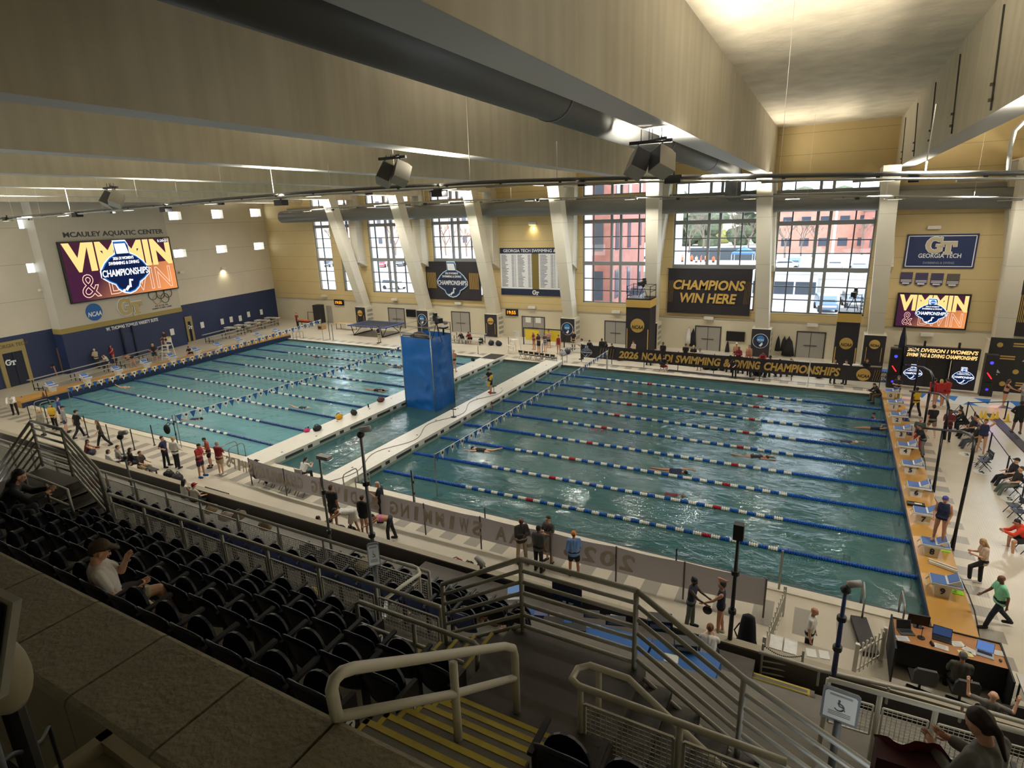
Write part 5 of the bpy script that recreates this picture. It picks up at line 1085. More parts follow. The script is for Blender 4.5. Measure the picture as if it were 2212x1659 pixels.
def car_parts(t,col,suv=True):
 h=1.7 if suv else 1.42; b=MB(); pr=[(-2.25,0.35),(2.2,0.35),(2.3,0.75),(2.2,0.98),(1.3,1.05),(0.75,h-0.04),(0.4,h),(-1.7 if suv else-1.0,h),(-2.1 if suv else-1.7,1.05),(-2.3,1.0)]
 b.prism(pr,(0,0.88,0),(1,0,0),(0,0,1),1.76); b.make('body',col,t)
 g=MB(); pg=[(1.16,1.08),(0.7,h-0.14),(-1.6 if suv else-0.95,h-0.12),(-1.95 if suv else-1.5,1.08)]; g.prism(pg,(0,0.90,0),(1,0,0),(0,0,1),1.80)
 g.add([(1.27,-0.74,1.1),(1.27,0.74,1.1),(0.80,0.66,h-0.12),(0.80,-0.66,h-0.12)],[(0,1,2,3)]); g.add([(-2.14 if suv else-1.78,-0.74,1.1),(-2.14 if suv else-1.78,0.74,1.1),(-1.76 if suv else-1.1,0.66,h-0.12),(-1.76 if suv else-1.1,-0.66,h-0.12)],[(3,2,1,0)]); g.make('windows',GLAZ,t)
 for x in(-1.4,1.4):
  for y in(-0.86,0.86):MB().tube([(x,y-0.1,0.34),(x,y+0.1,0.34)],0.34,12).make('wheel',TYRE,t)
 MB().b2((2.2,-0.7,0.62),(2.32,0.7,0.8)).make('lamps',mat('car_lamp',(230,230,226),0.2),t)
CC=dict(white=mat('car_white',(232,234,236),0.25,coat=0.5),grey=mat('car_grey',(120,128,138),0.3,coat=0.5),red=mat('car_red',(160,40,52),0.3,coat=0.5),dark=mat('car_dark',(50,56,66),0.3,coat=0.5),blue=mat('car_blue',(90,120,160),0.3,coat=0.5))
protos={}
CARS=[(1800,75,'white',1,-90,'white car nose on, centre of the last tall window'),(1711,77,'blue',1,-90,'grey blue car left in the last tall window'),(1852,74,'grey',0,-90,'grey car at the right of the last tall window'),(1690,75,'white',0,20,'white car half hidden at the left edge of the last tall window'),(1340,80,'white',1,10,'white van shaped car, left of the two in the fourth tall window'),(1388,81,'white',1,170,'white van shaped car, right of the two in the fourth tall window'),(1790,55,'blue',1,-80,'blue grey SUV parked close outside the last tall window'),(1850,58,'grey',1,-80,'grey SUV beside the blue grey one outside the last tall window'),(1330,58,'grey',1,-90,'grey car low in the fourth tall window'),(1380,57,'dark',1,-90,'dark car low in the fourth tall window, behind the camera tower'),(828,72,'red',1,-60,'red car in the second tall window'),(868,75,'dark',0,-60,'dark car right of the red car in the second tall window'),(850,60,'white',1,0,'white car below the red car in the second tall window'),(985,74,'white',1,-70,'white car low in the third tall window'),(958,72,'dark',0,-70,'dark car at the left in the third tall window'),(1015,76,'grey',0,-70,'grey car at the right in the third tall window'),(710,70,'dark',1,-60,'dark car in the first tall window')]
for u,y,c,suv,rz,lab in CARS:
 p=ay(u,600,y); z=3.4 if y>64 else 0.9; k=(c,suv)
 if k not in protos:protos[k]=thing('car',lab,'car',(p.x,y,z),math.radians(rz),'parked cars outside the windows'); car_parts(protos[k],CC[c],suv)
 else:dup(protos[k],(p.x,y,z),math.radians(rz),lab)
BARK=mat('bare_bark',(118,104,94),0.9)
def tree_mesh(seed,h):
 r_=random.Random(seed); m=MB()
 def grow(p,d,L,r,k):
  q=p+d*L; m.tube([p,p.lerp(q,0.5)+Vector((r_.uniform(-1,1),r_.uniform(-1,1),0))*L*0.05,q],[r,r*0.85,r*0.7],5 if k>2 else 3,False)
  if k==0:return
  for _ in range(3 if k>1 else 4):
   e=(d+Vector((r_.uniform(-1,1),r_.uniform(-1,1),r_.uniform(-0.25,0.8)))*0.75).normalized(); grow(q.lerp(p,r_.uniform(0,0.35)),e,L*r_.uniform(0.6,0.8),r*0.6,k-1)
 grow(Vector((0,0,0)),Vector((0,0,1)),h*0.28,h*0.018,4); return m.mesh('bare_tree',BARK)
TM=[tree_mesh(s,11)for s in(1,2,3)]
TREES=[(1700,98,1.0,'in front of the reddish hall, leftmost'),(1735,102,0.9,'in front of the reddish hall, middle'),(1760,100,0.8,'in front of the reddish hall, rightmost'),(1490,112,1.1,'left of the road in the fifth tall window'),(1520,118,1.2,'beside the road in the fifth tall window'),(1590,120,1.2,'behind the blue tent'),(1620,116,1.0,'right of the blue tent'),(1345,104,0.9,'before the pale block, left'),(1378,100,1.0,'before the pale block, right'),(850,104,1.2,'in the second tall window, left'),(880,108,1.2,'in the second tall window, right'),(960,104,1.1,'in the third tall window, left'),(1005,100,1.0,'in the third tall window, right'),(715,104,1.1,'in the first tall window'),(1868,106,0.9,'at the right edge of the last tall window')]
for k,(u,y,s,w)in enumerate(TREES):
 p=ay(u,500,y); o=bpy.data.objects.new('bare_tree',TM[k%3]); COL.objects.link(o); o.location=(p.x,y,3.4); o.scale=(s,s,s); o.rotation_euler=(0,0,k*1.3); tag(o,'bare winter tree %s'%w,'tree','bare trees outside the windows')
def bush(label,u,y,w,h,col,z=3.4,n=26):
 p=ay(u,500,y); m=MB(); r_=random.Random(int(u))
 for _ in range(n):
  c=Vector((r_.uniform(-w/2,w/2),r_.uniform(-1.5,1.5),r_.uniform(0.1,1)*h*0.8)); m.ball(c,h*r_.uniform(0.14,0.26),7,5,(1,1,0.8))
 t=thing('evergreen',label,'tree',(p.x,y,z)); m.make('foliage',col,t); MB().tube([(0,0,0),(0,0,h*0.5)],0.2,6).make('trunk',BARK,t)
G1=mat('evergreen_leaf',(88,96,74),0.9,var=0.3,vscale=1.5,bump=1.0,bscale=4); G2=mat('yellow_leaf',(172,166,96),0.9,var=0.3,vscale=1.5,bump=1.0,bscale=4)
for a in(('dark evergreen mass behind the blue tent',1600,140,26,9,G1),('dark evergreen mass at the left of the fifth tall window',1475,138,18,11,G1),('yellow green tree at the right of the brick annex',1885,128,8,10,G2),('yellowish tree at the top left of the fifth tall window',1500,150,12,13,G2),('grey green tree row behind the reddish hall',1780,150,40,14,G1,3.4,60),('grey green tree row behind the second tall window',900,165,60,13,G1,3.4,70),('grey green tree row behind the fourth tall window',1350,170,40,16,G1,3.4,60)):bush(*a)
p=ay(1604,575,82); t=thing('canopy_tent','blue pop up canopy tent on the lot','tent',(p.x,82,3.4)); MB().add([(-1.6,-1.6,2.1),(1.6,-1.6,2.1),(1.6,1.6,2.1),(-1.6,1.6,2.1),(0,0,3.0),(-1.6,-1.6,1.85),(1.6,-1.6,1.85),(1.6,1.6,1.85),(-1.6,1.6,1.85)],[(0,1,4),(1,2,4),(2,3,4),(3,0,4),(0,5,6,1),(1,6,7,2),(2,7,8,3),(3,8,5,0)]).make('canopy',mat('tent_blue',(70,110,170),0.7),t)
for x in(-1.55,1.55):
 for y in(-1.55,1.55):MB().tube([(x,y,0),(x,y,2.1)],0.04,6).make('leg',PANW,t)
for u,y,lab in((1803,88,'tall white lamp post in front of the reddish hall'),(1368,86,'tall white lamp post in front of the pale block'),(974,84,'tall white lamp post in the third tall window')):
 p=ay(u,500,y); t=thing('lamp_post',lab,'lamp post',(p.x,y,3.4)); MB().tube([(0,0,0),(0,0,11)],[0.22,0.14],8).make('shaft',PANW,t); MB().b2((-0.9,-0.2,10.9),(0.9,0.2,11.1)).make('lamp_head',PANW,t)
p0,p1=ay(1490,560,92),ay(1660,560,92); t=thing('lot_fence','long dark screened fence beyond the lot','fence',(p0.x,92,3.4)); MB().b2((0,0,0.05),(p1.x-p0.x,0.08,2.2)).make('screen',mat('dark_screen',(66,72,78),0.8),t)
for k in range(6):MB().b2(((p1.x-p0.x)*k/5-0.05,0.08,0),((p1.x-p0.x)*k/5+0.05,0.18,2.4)).make('post',PANW,t)
# PEOPLE
SK=dict(l=(214,166,138),t=(186,134,104),b=(112,74,56),d=(78,52,42))
def skin(k):return mat('skin_'+k,SK[k],0.55,var=0.04,vscale=8)
def cloth(c):return mat('cloth_%d_%d_%d'%c,c,0.8,var=0.08,vscale=9)
def hairm(c):return mat('hair_%d_%d_%d'%c,c,0.6,var=0.15,vscale=30)
JOBS=[]
class Cap(list):pass
def capsule(m,p,q,r1,r2,n=8):
 p,q=Vector(p),Vector(q); d=(q-p); L=d.length or 1e-6; d=d/L if L>1e-5 else Vector((0,0,1)); pts=[]; rs=[]
 for a in(-1.35,-0.9,-0.45):pts.append(p+d*r1*math.sin(a)); rs.append(r1*math.cos(a))
 pts.append(p); rs.append(r1); pts.append(q+d*1e-4); rs.append(r2)
 for a in(0.45,0.9,1.35):pts.append(q+d*r2*math.sin(a)); rs.append(r2*math.cos(a))
 m.tube(pts,rs,n)
rad=math.radians
def D(pitch,side=0.0,ab=0.0):
 return Vector((side*math.sin(rad(ab)),math.sin(rad(pitch))*math.cos(rad(ab)),-math.cos(rad(pitch))*math.cos(rad(ab))))
POSES=dict(stand=(2,[(2,3,3),(-2,2,3)],[(2,8,12,0),(-2,9,14,0)],4,None),stand2=(0,[(6,6,4),(-4,2,5)],[(-4,12,30,8),(8,10,40,10)],10,None),fold=(0,[(3,3,4),(-3,2,4)],[(22,12,78,55),(26,12,84,60)],6,None),hips=(0,[(2,2,6),(-2,2,6)],[(-14,42,55,48),(-14,42,55,48)],0,None),phone=(2,[(2,3,4),(-2,2,4)],[(18,8,88,28),(16,8,92,30)],26,None),walk=(5,[(24,8,2),(-20,22,2)],[(-22,8,20,0),(24,8,24,0)],5,None),walk2=(4,[(-18,18,2),(22,6,2)],[(20,8,24,0),(-18,8,20,0)],8,None),bend=(78,[(14,14,5),(-8,6,5)],[(62,5,8,0),(48,5,10,0)],40,None),stoop=(48,[(10,12,4),(-6,6,4)],[(50,6,30,10),(44,6,34,10)],30,None),up=(0,[(2,2,3),(-3,2,4)],[(165,38,95,30),(165,38,95,30)],0,None),headhand=(0,[(4,4,3),(-4,3,3)],[(48,14,20,-8),(150,30,100,40)],0,None),reach=(2,[(4,4,3),(-4,3,3)],[(40,6,30,10),(48,8,22,0)],10,None),sit=(6,[(82,84,6),(78,80,8)],[(22,8,56,12),(24,8,50,12)],8,0.50),sitback=(-14,[(76,58,8),(70,50,6)],[(14,10,62,14),(18,10,56,14)],2,0.49),sitlean=(34,[(80,84,12),(84,88,12)],[(44,8,56,30),(40,8,60,30)],12,0.50),sitfloor=(16,[(112,96,10),(106,92,12)],[(48,10,30,14),(44,10,34,14)],8,0.11),sitarms=(-4,[(84,84,10),(80,84,10)],[(60,52,95,-8),(50,48,100,-10)],-4,0.50),slouch=(-10,[(80,64,10),(74,40,14)],[(40,10,118,34),(20,12,66,34)],26,0.44),think=(18,[(82,84,10),(84,86,14)],[(50,10,120,22),(26,10,60,20)],16,0.50),step=(4,[(62,66,4),(-4,2,3)],[(18,8,82,24),(14,8,90,26)],26,None),lean=(24,[(10,22,3),(-10,4,3)],[(26,6,20,4),(20,6,26,4)],12,None),crawl=(0,[(4,10,3),(-8,14,3)],[(172,8,6,0),(120,12,60,0)],-20,None),glide=(0,[(2,6,2),(-4,8,2)],[(178,5,4,0),(176,5,4,0)],-10,None),back=(0,[(4,8,3),(-4,10,3)],[(110,14,10,0),(-20,14,10,0)],0,None))
def person(label,at,head=270,pose='stand',top=('tee',(40,40,44)),bottom=('pants',(26,28,34)),hair=('short',(52,38,30)),sk='l',H=1.75,shoes=(40,40,44),vox=0.021,lay=None,extra=None,group=None,w=1.0,face=True):
 lean,legs,arms,hp,seat=POSES[pose]; k=H/1.75
 P=Vector((0,0,0)); up=Vector((0,math.sin(rad(lean)),math.cos(rad(lean)))); fw=Vector((0,math.cos(rad(lean)),-math.sin(rad(lean))))
 body,shirt,sleeves,fore,pel,thigh,shank,feet=[],[],[],[],[],[],[],[]
 hipz=P-up*0.02*k
 spine=[P+up*(s*k)for s in(0.0,0.14,0.28,0.42,0.50)]
 for s in(-1,1):
  x=Vector((s,0,0))
  torso=[(spine[0]+x*0.075*k*w,0.105*k),(spine[1]+x*0.065*k*w,0.098*k),(spine[2]+x*0.082*k*w+fw*0.012,0.108*k),(spine[3]+x*0.098*k*w,0.088*k),(spine[3]+x*0.15*k*w+up*0.015,0.06*k)]
  shirt+=[(a[0],b[0],a[1],b[1])for a,b in zip(torso[:-1],torso[1:])]
 shirt+=[(spine[0],spine[3],0.098*k,0.10*k)]
 pel=[(P+Vector((-0.075*k,0,0)),P+Vector((0.075*k,0,0)),0.118*k,0.118*k)]
 neck=spine[4]+up*0.015*k; hd=Vector((0,math.sin(rad(lean*0.35+hp)),math.cos(rad(lean*0.35+hp)))); hf=Vector((0,hd.z,-hd.y)); hc=neck+hd*0.135*k+hf*0.018*k
 headc=[(spine[3]+up*0.05*k,neck+hd*0.06*k,0.056*k,0.052*k),(hc+hd*0.03*k,hc+hd*0.028*k-hf*0.012*k,0.088*k,0.088*k),(hc-hd*0.045*k+hf*0.028*k,hc+hd*0.0*k+hf*0.03*k,0.055*k,0.066*k),(hc+hf*0.085*k-hd*0.005*k,hc+hf*0.098*k-hd*0.022*k,0.014*k,0.017*k)]
 for s in(-1,1):headc.append((hc+Vector((s*0.083*k,0,0))+hd*0.01*k,hc+Vector((s*0.088*k,0,0))-hd*0.02*k,0.02*k,0.016*k))
 hands=[]
 for s,(ap,ab,el,inn)in zip((-1,1),arms):
  sh=spine[3]+up*0.025*k+Vector((s*0.175*k*w,0,0)); d1=D(ap,s,ab); e_=sh+d1*0.285*k; d2=D(ap+el,-s,inn); wr=e_+d2*0.245*k
  sleeves.append((sh,sh.lerp(e_,0.62),0.058*k,0.054*k)); body.append((sh,e_,0.052*k,0.042*k)); body.append((e_,wr,0.042*k,0.029*k)); fore.append((sh.lerp(e_,0.5),e_,0.052*k,0.046*k)); fore.append((e_,e_.lerp(wr,0.92),0.046*k,0.038*k)); body.append((wr,wr+d2*0.075*k,0.03*k,0.034*k)); hands.append((wr,d2,s))
 ends=[]
 for s,(ha,kn,ab)in zip((-1,1),legs):
  hp_=P+Vector((s*0.092*k,0,-0.03*k)); d1=D(ha,s,ab); kk=hp_+d1*0.42*k; d2=D(ha-kn,s,ab*0.6); an=kk+d2*0.42*k
  thigh.append((hp_,kk,0.09*k,0.062*k)); shank.append((kk,an,0.06*k,0.04*k)); body.append((kk.lerp(an,0.1),kk.lerp(an,0.45),0.058*k,0.056*k))
  fd=Vector((s*0.12,1,0)).normalized()if lay is None else d2; toe=an+Vector((0,0,-0.05*k))+fd*0.16*k if lay is None else an+d2*0.16*k
  if lay is None:feet.append((an+Vector((0,0,-0.045*k))-fd*0.03*k,toe,0.045*k,0.036*k))
  else:feet.append((an,toe,0.04*k,0.03*k))
  ends.append(an.z-0.09*k)
 dz=-min(ends)if seat is None else seat*k-P.z
 allc=body+shirt+pel+headc+thigh+shank+feet
 M_=Matrix.Translation(at)@Matrix.Rotation(rad(head-90),4,'Z')
 if lay is not None:M_=M_@lay
 else:M_=M_@Matrix.Translation((0,0,dz))
 def mk(caps,infl=0.0,n=8):
  m=MB()
  for p,q,r1,r2 in caps:capsule(m,p,q,r1+infl,r2+infl,n)
  return m
 parts=[]
 fing=MB()
 for wr,d2,s in hands:
  side=d2.cross(Vector((0,1,0.3))).normalized(); side=side if side.length>0.1 else Vector((1,0,0)); nrm=side.cross(d2).normalized()
  for f,(off,L)in enumerate(((-0.026,0.062),(-0.009,0.074),(0.009,0.07),(0.025,0.054))):
   b0=wr+d2*0.085*k+side*off*k; b1=b0+d2*L*0.55*k+nrm*0.008*k; b2=b1+d2*L*0.35*k+nrm*0.022*k; fing.tube([b0-d2*0.02*k,b1,b2],[0.0095*k,0.009*k,0.0065*k],6)
  t0=wr+d2*0.03*k+side*s*0.028*k; fing.tube([t0,t0+(d2*0.6+side*s*0.8)*0.035*k,t0+(d2*0.9+side*s*0.55)*0.066*k],[0.012*k,0.0105*k,0.008*k],6)
 parts.append(('person',mk(allc),skin(sk),vox,fing))
 tk,tc=top
 inf=0.011 if vox>0.016 else 0.009
 if tk in('tee','long','hood','tank','coat'):
  c=list(shirt); i2=inf*(1.0 if tk in('tank','tee')else 1.6)
  c.append((P-Vector((0.07*k,0,0.05*k)),P+Vector((0.07*k,0,-0.05*k)),0.122*k,0.122*k))
  if tk!='tank':c+=sleeves
  if tk in('long','hood','coat'):c+=fore
  if tk=='hood':c.append((spine[4]-fw*0.06*k-Vector((0.05*k,0,0)),spine[4]-fw*0.06*k+Vector((0.05*k,0,0)),0.06*k,0.06*k))
  if tk=='coat':c+=[(p_,p_.lerp(q_,0.5),r_+0.012,r_+0.02)for p_,q_,r_,_ in thigh]
  parts.append(('shirt',mk(c,i2),cloth(tc),vox,None))
 elif tk=='suit':
  c=[x for x in shirt if True]; c=[(a,b,r1,r2)for a,b,r1,r2 in c if(b-spine[3]).dot(up)<0.012*k]; parts.append(('swimsuit',mk(c+pel,inf*0.7),cloth(tc),vox,None))
 elif tk=='bra':
  c=[(a.lerp(b,0.3),b.lerp(a,0.1),r1,r2)for a,b,r1,r2 in shirt if abs((a-spine[2]).dot(up))<0.03*k]; parts.append(('sports_top',mk(c,inf*0.8),cloth(tc),vox,None))
 bk_,bc=bottom
 if bk_=='pants':parts.append(('trousers',mk(pel+thigh+[(p_,q_.lerp(p_,0.04),r1+0.006,r2+0.014)for p_,q_,r1,r2 in shank],inf*0.9),cloth(bc),vox,None))
 elif bk_=='shorts':parts.append(('shorts',mk(pel+[(p_,p_.lerp(q_,0.62),r1+0.004,r1+0.004)for p_,q_,r1,r2 in thigh],inf*0.9),cloth(bc),vox,None))
 elif bk_=='brief':parts.append(('briefs',mk(pel,inf*0.7),cloth(bc),vox,None))
 elif bk_=='towel':parts.append(('towel',mk(pel+[(p_,p_.lerp(q_,0.8),r1+0.02,r1+0.02)for p_,q_,r1,r2 in thigh],inf),cloth(bc),vox,None))
 hk,hcol=hair; hcap=hc+hd*0.03*k
 def hat(m):m.ball(hcap+hd*0.012*k-hf*0.004*k,0.098*k,14,8,(0.98,1.06,0.98),Matrix((Vector((1,0,0)),hf,hd)).transposed())
 if hk in('short','long','pony','bun'):
  c=[(hcap+hd*0.026*k-hf*0.02*k,hcap+hd*0.012*k-hf*0.035*k,0.092*k,0.088*k),(hcap-hf*0.045*k-hd*0.03*k,hcap-hf*0.04*k,0.066*k,0.07*k)]
  if hk=='long':c+=[(hcap-hf*0.05*k+Vector((s*0.045*k,0,0)),hc-hf*0.07*k-hd*0.19*k+Vector((s*0.05*k,0,0)),0.055*k,0.04*k)for s in(-1,1)]
  if hk=='pony':c+=[(hcap-hf*0.10*k,hcap-hf*0.13*k-hd*0.05*k,0.03*k,0.032*k),(hcap-hf*0.13*k-hd*0.05*k,hc-hf*0.12*k-hd*0.22*k,0.032*k,0.014*k)]
  if hk=='bun':c+=[(hcap-hf*0.07*k+hd*0.07*k,hcap-hf*0.075*k+hd*0.075*k,0.045*k,0.045*k)]
  parts.append(('hair',mk(c),hairm(hcol),vox*0.8,None))
 elif hk in('cap','swimcap'):
  c=[(hcap+hd*0.022*k-hf*0.008*k,hcap+hd*0.018*k-hf*0.02*k,0.096*k,0.094*k)]
  if hk=='cap':c+=[(hcap+hf*0.08*k+hd*0.035*k+Vector((s*0.03*k,0,0)),hcap+hf*0.16*k+hd*0.022*k+Vector((s*0.025*k,0,0)),0.026*k,0.014*k)for s in(-1,0,1)]
  parts.append(('cap',mk(c),cloth(hcol),vox*0.8,None))
 if hk=='cap' or hk=='bald' and False:parts.append(('hair',mk([(hcap-hf*0.05*k-hd*0.03*k,hcap-hf*0.045*k,0.062*k,0.066*k)]),hairm((52,38,30)),vox*0.8,None))
 if shoes is not None and lay is None:parts.append(('shoes',mk(feet,0.010),cloth(shoes),vox*0.8,None))
 if face:
  e=MB()
  for s in(-1,1):e.ball(hc+Vector((s*0.032*k,0,0))+hd*0.018*k+hf*0.083*k,0.0105*k,6,4)
  parts.append(('eyes',e,mat('eye_dark',(30,24,22),0.3),None,None))
  e=MB(); e.tube([hc+Vector((-0.022*k,0,0))-hd*0.052*k+hf*0.086*k,hc-hd*0.054*k+hf*0.093*k,hc+Vector((0.022*k,0,0))-hd*0.052*k+hf*0.086*k],0.006*k,5); parts.append(('mouth',e,mat('lip',(150,84,76),0.5),None,None))
 root=None
 for nm,mb,m,vx,extra_mb in parts:
  o=bpy.data.objects.new(nm,mb.mesh(nm,m,True)); COL.objects.link(o)
  if root is None:root=o; o.matrix_basis=M_; tag(o,label,'person',group)
  else:o.parent=root
  if vx:JOBS.append((o,vx,extra_mb))
 return root
def finish_people():
 for o,vx,ex in JOBS:
  r=o.modifiers.new('skin','REMESH'); r.mode='VOXEL'; r.voxel_size=vx; r.use_smooth_shade=True
  s=o.modifiers.new('soft','SMOOTH'); s.factor=0.5; s.iterations=3
 dg=bpy.context.evaluated_depsgraph_get(); dg.update()
 new=[(o,bpy.data.meshes.new_from_object(o.evaluated_get(dg)),ex)for o,vx,ex in JOBS]
 for o,me,ex in new:
  mt=o.data.materials[0]
  if ex is not None and ex.v:
   n=len(me.vertices); mb=MB(); mb.v=[tuple(v.co)for v in me.vertices]; mb.f=[tuple(p.vertices)for p in me.polygons]; mb.m=[0]*len(mb.f); mb.merge(ex,0); bpy.data.meshes.remove(me); me=mb.mesh(o.name,mt,True)
  else:
   me.materials.clear(); me.materials.append(mt); me.polygons.foreach_set('use_smooth',[True]*len(me.polygons))
  old=o.data; o.modifiers.clear(); o.data=me; bpy.data.meshes.remove(old)
BL,WH,NV,GY,DG,RD,MR,KH,OL,YE,LB=(24,24,28),(224,222,214),(30,38,70),(150,150,150),(62,64,66),(164,36,42),(104,24,34),(172,152,116),(74,76,56),(214,172,40),(110,150,210)
BR,BK,BLD,GRH=(66,46,34),(22,18,18),(186,152,92),(150,146,140)
Tt=lambda c:('tee',c); Lg=lambda c:('long',c); Hd=lambda c:('hood',c); Tk=lambda c:('tank',c); Su=lambda c:('suit',c); NO=('none',BL); Pn=lambda c:('pants',c); Sh=lambda c:('shorts',c)
def dk(u,v,z=0.0):return az(u,v,z)
P_=person
P_('person in white long sleeves and black trousers standing at the far left deck edge',dk(35,896),330,'stoop',Lg(WH),Pn(BL),('short',GRH),H=1.82)
P_('person in a blue T-shirt standing with back turned at the near left pool corner',dk(135,912),70,'stand',Tt((30,60,130)),Sh(NV))
P_('person in a yellow T-shirt and black trousers near the left pool corner',dk(122,927),300,'stand2',Tt(YE),Pn(BL),('long',BR),H=1.72)
P_('person in a grey jacket and black cap beside the one in yellow',dk(146,934),60,'stand',Hd((140,142,146)),Sh((70,90,120)),('cap',BL))
P_('person with long fair hair in a grey coat behind the far left railing',dk(97,940),280,'stand2',('coat',(150,142,128)),Pn((120,110,96)),('long',BLD),H=1.7)
P_('person in black T-shirt, black trousers and black cap walking away along the pool',dk(174,946),95,'walk',Tt(BL),Pn(BL),('cap',BL),H=1.84)
P_('person with long hair in an olive T-shirt and black trousers striding by the pool',dk(225,966),250,'walk2',Tt((62,58,46)),Pn(BL),('long',(110,82,60)),H=1.74)
p=az(178,948,0.95); P_('bare shouldered person with dark hair sitting on the deck beside a black bag',Vector((p.x,p.y,0)),60,'sitfloor',Tk((96,44,50)),Sh(BL),('long',BK),'t')
for u,v,top,hair,lab,hd_ in((229,976,Hd(WH),('long',BR),'person in a white top sitting by the low front wall, left of the grey hoodie',80),(249,966,Hd((142,136,128)),('short',BR),'person in a grey hoodie sitting by the low front wall',60),(276,972,Hd(BL),('long',BK),'person in a black hoodie sitting between the grey hoodie and the khaki trousers',70),(298,978,Tt((62,54,44)),('short',BR),'person in a brown shirt and khaki trousers, rightmost seated spectator',20),(268,994,Tt((200,196,186)),('short',BR),'person in a pale top half hidden by the low front wall',80)):
 p=az(u,v,1.18 if u!=268 else 1.0); P_(lab,Vector((p.x,max(p.y,-4.55),0)),hd_,'sit' if u!=268 else 'sitfloor',top,Pn(KH if u==298 else(40,44,60)),hair)
P_('person in a navy T-shirt and black leggings chatting at the left pool edge',dk(362,1008),30,'hips',Tt(NV),Pn(BL),('bun',BK),H=1.72)
bp_=P_('person in a white top and black leggings wearing a black backpack',dk(385,1011),105,'stand2',Lg(WH),Pn(BL),('bun',BLD),H=1.74)
P_('person in a red T-shirt and navy shorts, leftmost of the red group',dk(438,1030),20,'phone',Tt(RD),Sh(NV),('short',BK),'t',1.82,(40,90,160))
P_('person in an orange red T-shirt facing the camera in the red group',dk(456,1009),235,'phone',Tt((150,62,44)),Sh(BL),('short',BK),'t',1.7)
P_('grey haired person in a dark red T-shirt and khaki shorts, back turned',dk(480,1026),100,'fold',Tt((128,22,32)),Sh(KH),('short',GRH),'l',1.82,(220,216,206))
p=az(392,1038,1.75); P_('person with long dark hair in a white tank top sitting behind the lower mesh rail',Vector((p.x,p.y,0.5)),90,'sit',Tk(WH),Pn(BL),('long',BK),'t',vox=0.02)
p=az(413,1046,1.75); P_('person in a red cap and pale shirt sitting behind the lower mesh rail',Vector((p.x,p.y,0.5)),90,'sit',Tt((196,190,178)),Pn(BL),('cap',(150,26,34)))
P_('person in a black cap sitting behind the left end of the grey banner',dk(556,1046),60,'sit',Tt(BL),Pn(BL),('cap',BL))
P_('official in a white blouse and black trousers sitting at the near end of the middle water',dk(655,1042),95,'sitlean',Tt(WH),Pn(BL),('pony',BK))
P_('tall person in a black T-shirt and shorts standing with arms hanging behind the pole',dk(724,1139),100,'stand',Tt((28,32,36)),Sh((34,36,40)),('short',BR),'t',1.9,(200,196,190))
P_('person in a white towel and black cap bending down over bags',dk(766,1152),220,'bend',Tk(WH),('towel',WH),('cap',BL),'t',1.76,None)
P_('person in a long black hoodie and bare legs, back turned',dk(790,1158),100,'stand',Hd(BL),('brief',BL),('short',BR),'l',1.78,None)
P_('bald person in navy looking at a phone beside the long banner',dk(828,1126),200,'phone',Tt((24,30,46)),Pn(BL),('bald',BL),'l',1.86)
P_('person in a pink sports top and dark leggings bending down to a bag',dk(846,1167),215,'bend',('bra',(206,100,160)),Pn((40,44,54)),('short',BK),'t',1.74)
p=az(676,1116,0.9); P_('person in black sitting on the deck, left of two, before the black shirted man',Vector((p.x,p.y,0)),60,'sitfloor',Hd(BL),Pn(BL),('bun',BR))
p=az(702,1122,0.9); P_('person in black sitting on the deck, right of two, holding a phone',Vector((p.x,p.y,0)),40,'sitfloor',Hd((32,24,28)),Pn(BL),('bun',BK))
P_('bald person in a dark grey shirt and khaki trousers, left of the three talking officials',dk(1128,1216),320,'fold',Lg((52,50,50)),Pn((176,158,128)),('bald',BL),'b',1.84)
P_('person in a grey shirt and black trousers with back turned, middle of the three talking officials',dk(1164,1234),85,'stand',Tt((70,72,74)),Pn(BL),('short',BK),'b',1.8)
P_('person in a grey polo shirt and khaki shorts facing the camera by the banner',dk(1187,1214),255,'fold',Tt((84,82,80)),Sh(KH),('short',BR),'l',1.88)
P_('person in an orange cap, blue shirt and black shorts standing by the long banner',dk(1240,1244),120,'stand2',Lg(LB),Sh(BL),('cap',(226,132,34)),'t',1.74)
P_('dark skinned person in a navy vest top and long green grey trousers holding a cap',dk(1490,1356),355,'reach',Tk(NV),Pn((96,104,98)),('bun',BK),'d',1.76)
P_('swimmer in a navy swimsuit with a hand on the head facing left',dk(1553,1370),185,'headhand',Su((24,30,52)),NO,('bun',BK),'t',1.8,(210,206,196))
P_('person in a white shirt with a black strap sitting at the blue table',az(1528,1420,1.25)-Vector((0,0,0.5)),95,'sitlean',Tt(WH),Pn(BL),('short',(120,74,44)),'l',1.8,vox=0.018)
P_('bald official in a white polo and black trousers standing by the gate',dk(1742,1428),350,'stand',Tt(WH),Pn(BL),('bald',BL),'t',1.76)
P_('grey haired person in a dark jacket sitting at the wooden desk, back turned',Vector((0.35,-3.15,0)),90,'sit',Lg((78,74,66)),Pn(BL),('short',(92,90,88)),'t',1.8,vox=0.016)
p=ay(2133,1497,-4.2); P_('bald person in a grey T-shirt raising both hands at the bottom right',Vector((p.x+0.1,-4.25,0)),80,'sitarms',Tt((112,110,106)),Pn(BL),('bald',BL),'l',1.82,vox=0.014)
P_('man in a brown cap, white T-shirt and khaki shorts slouching in the near stand',Vector((MANX-0.12,ROWS[0][1]+0.26,FL[0]-0.12)),62,'slouch',Tt((214,210,204)),Sh((150,146,118)),('cap',(70,56,42)),'l',1.86,(176,172,166),0.012)
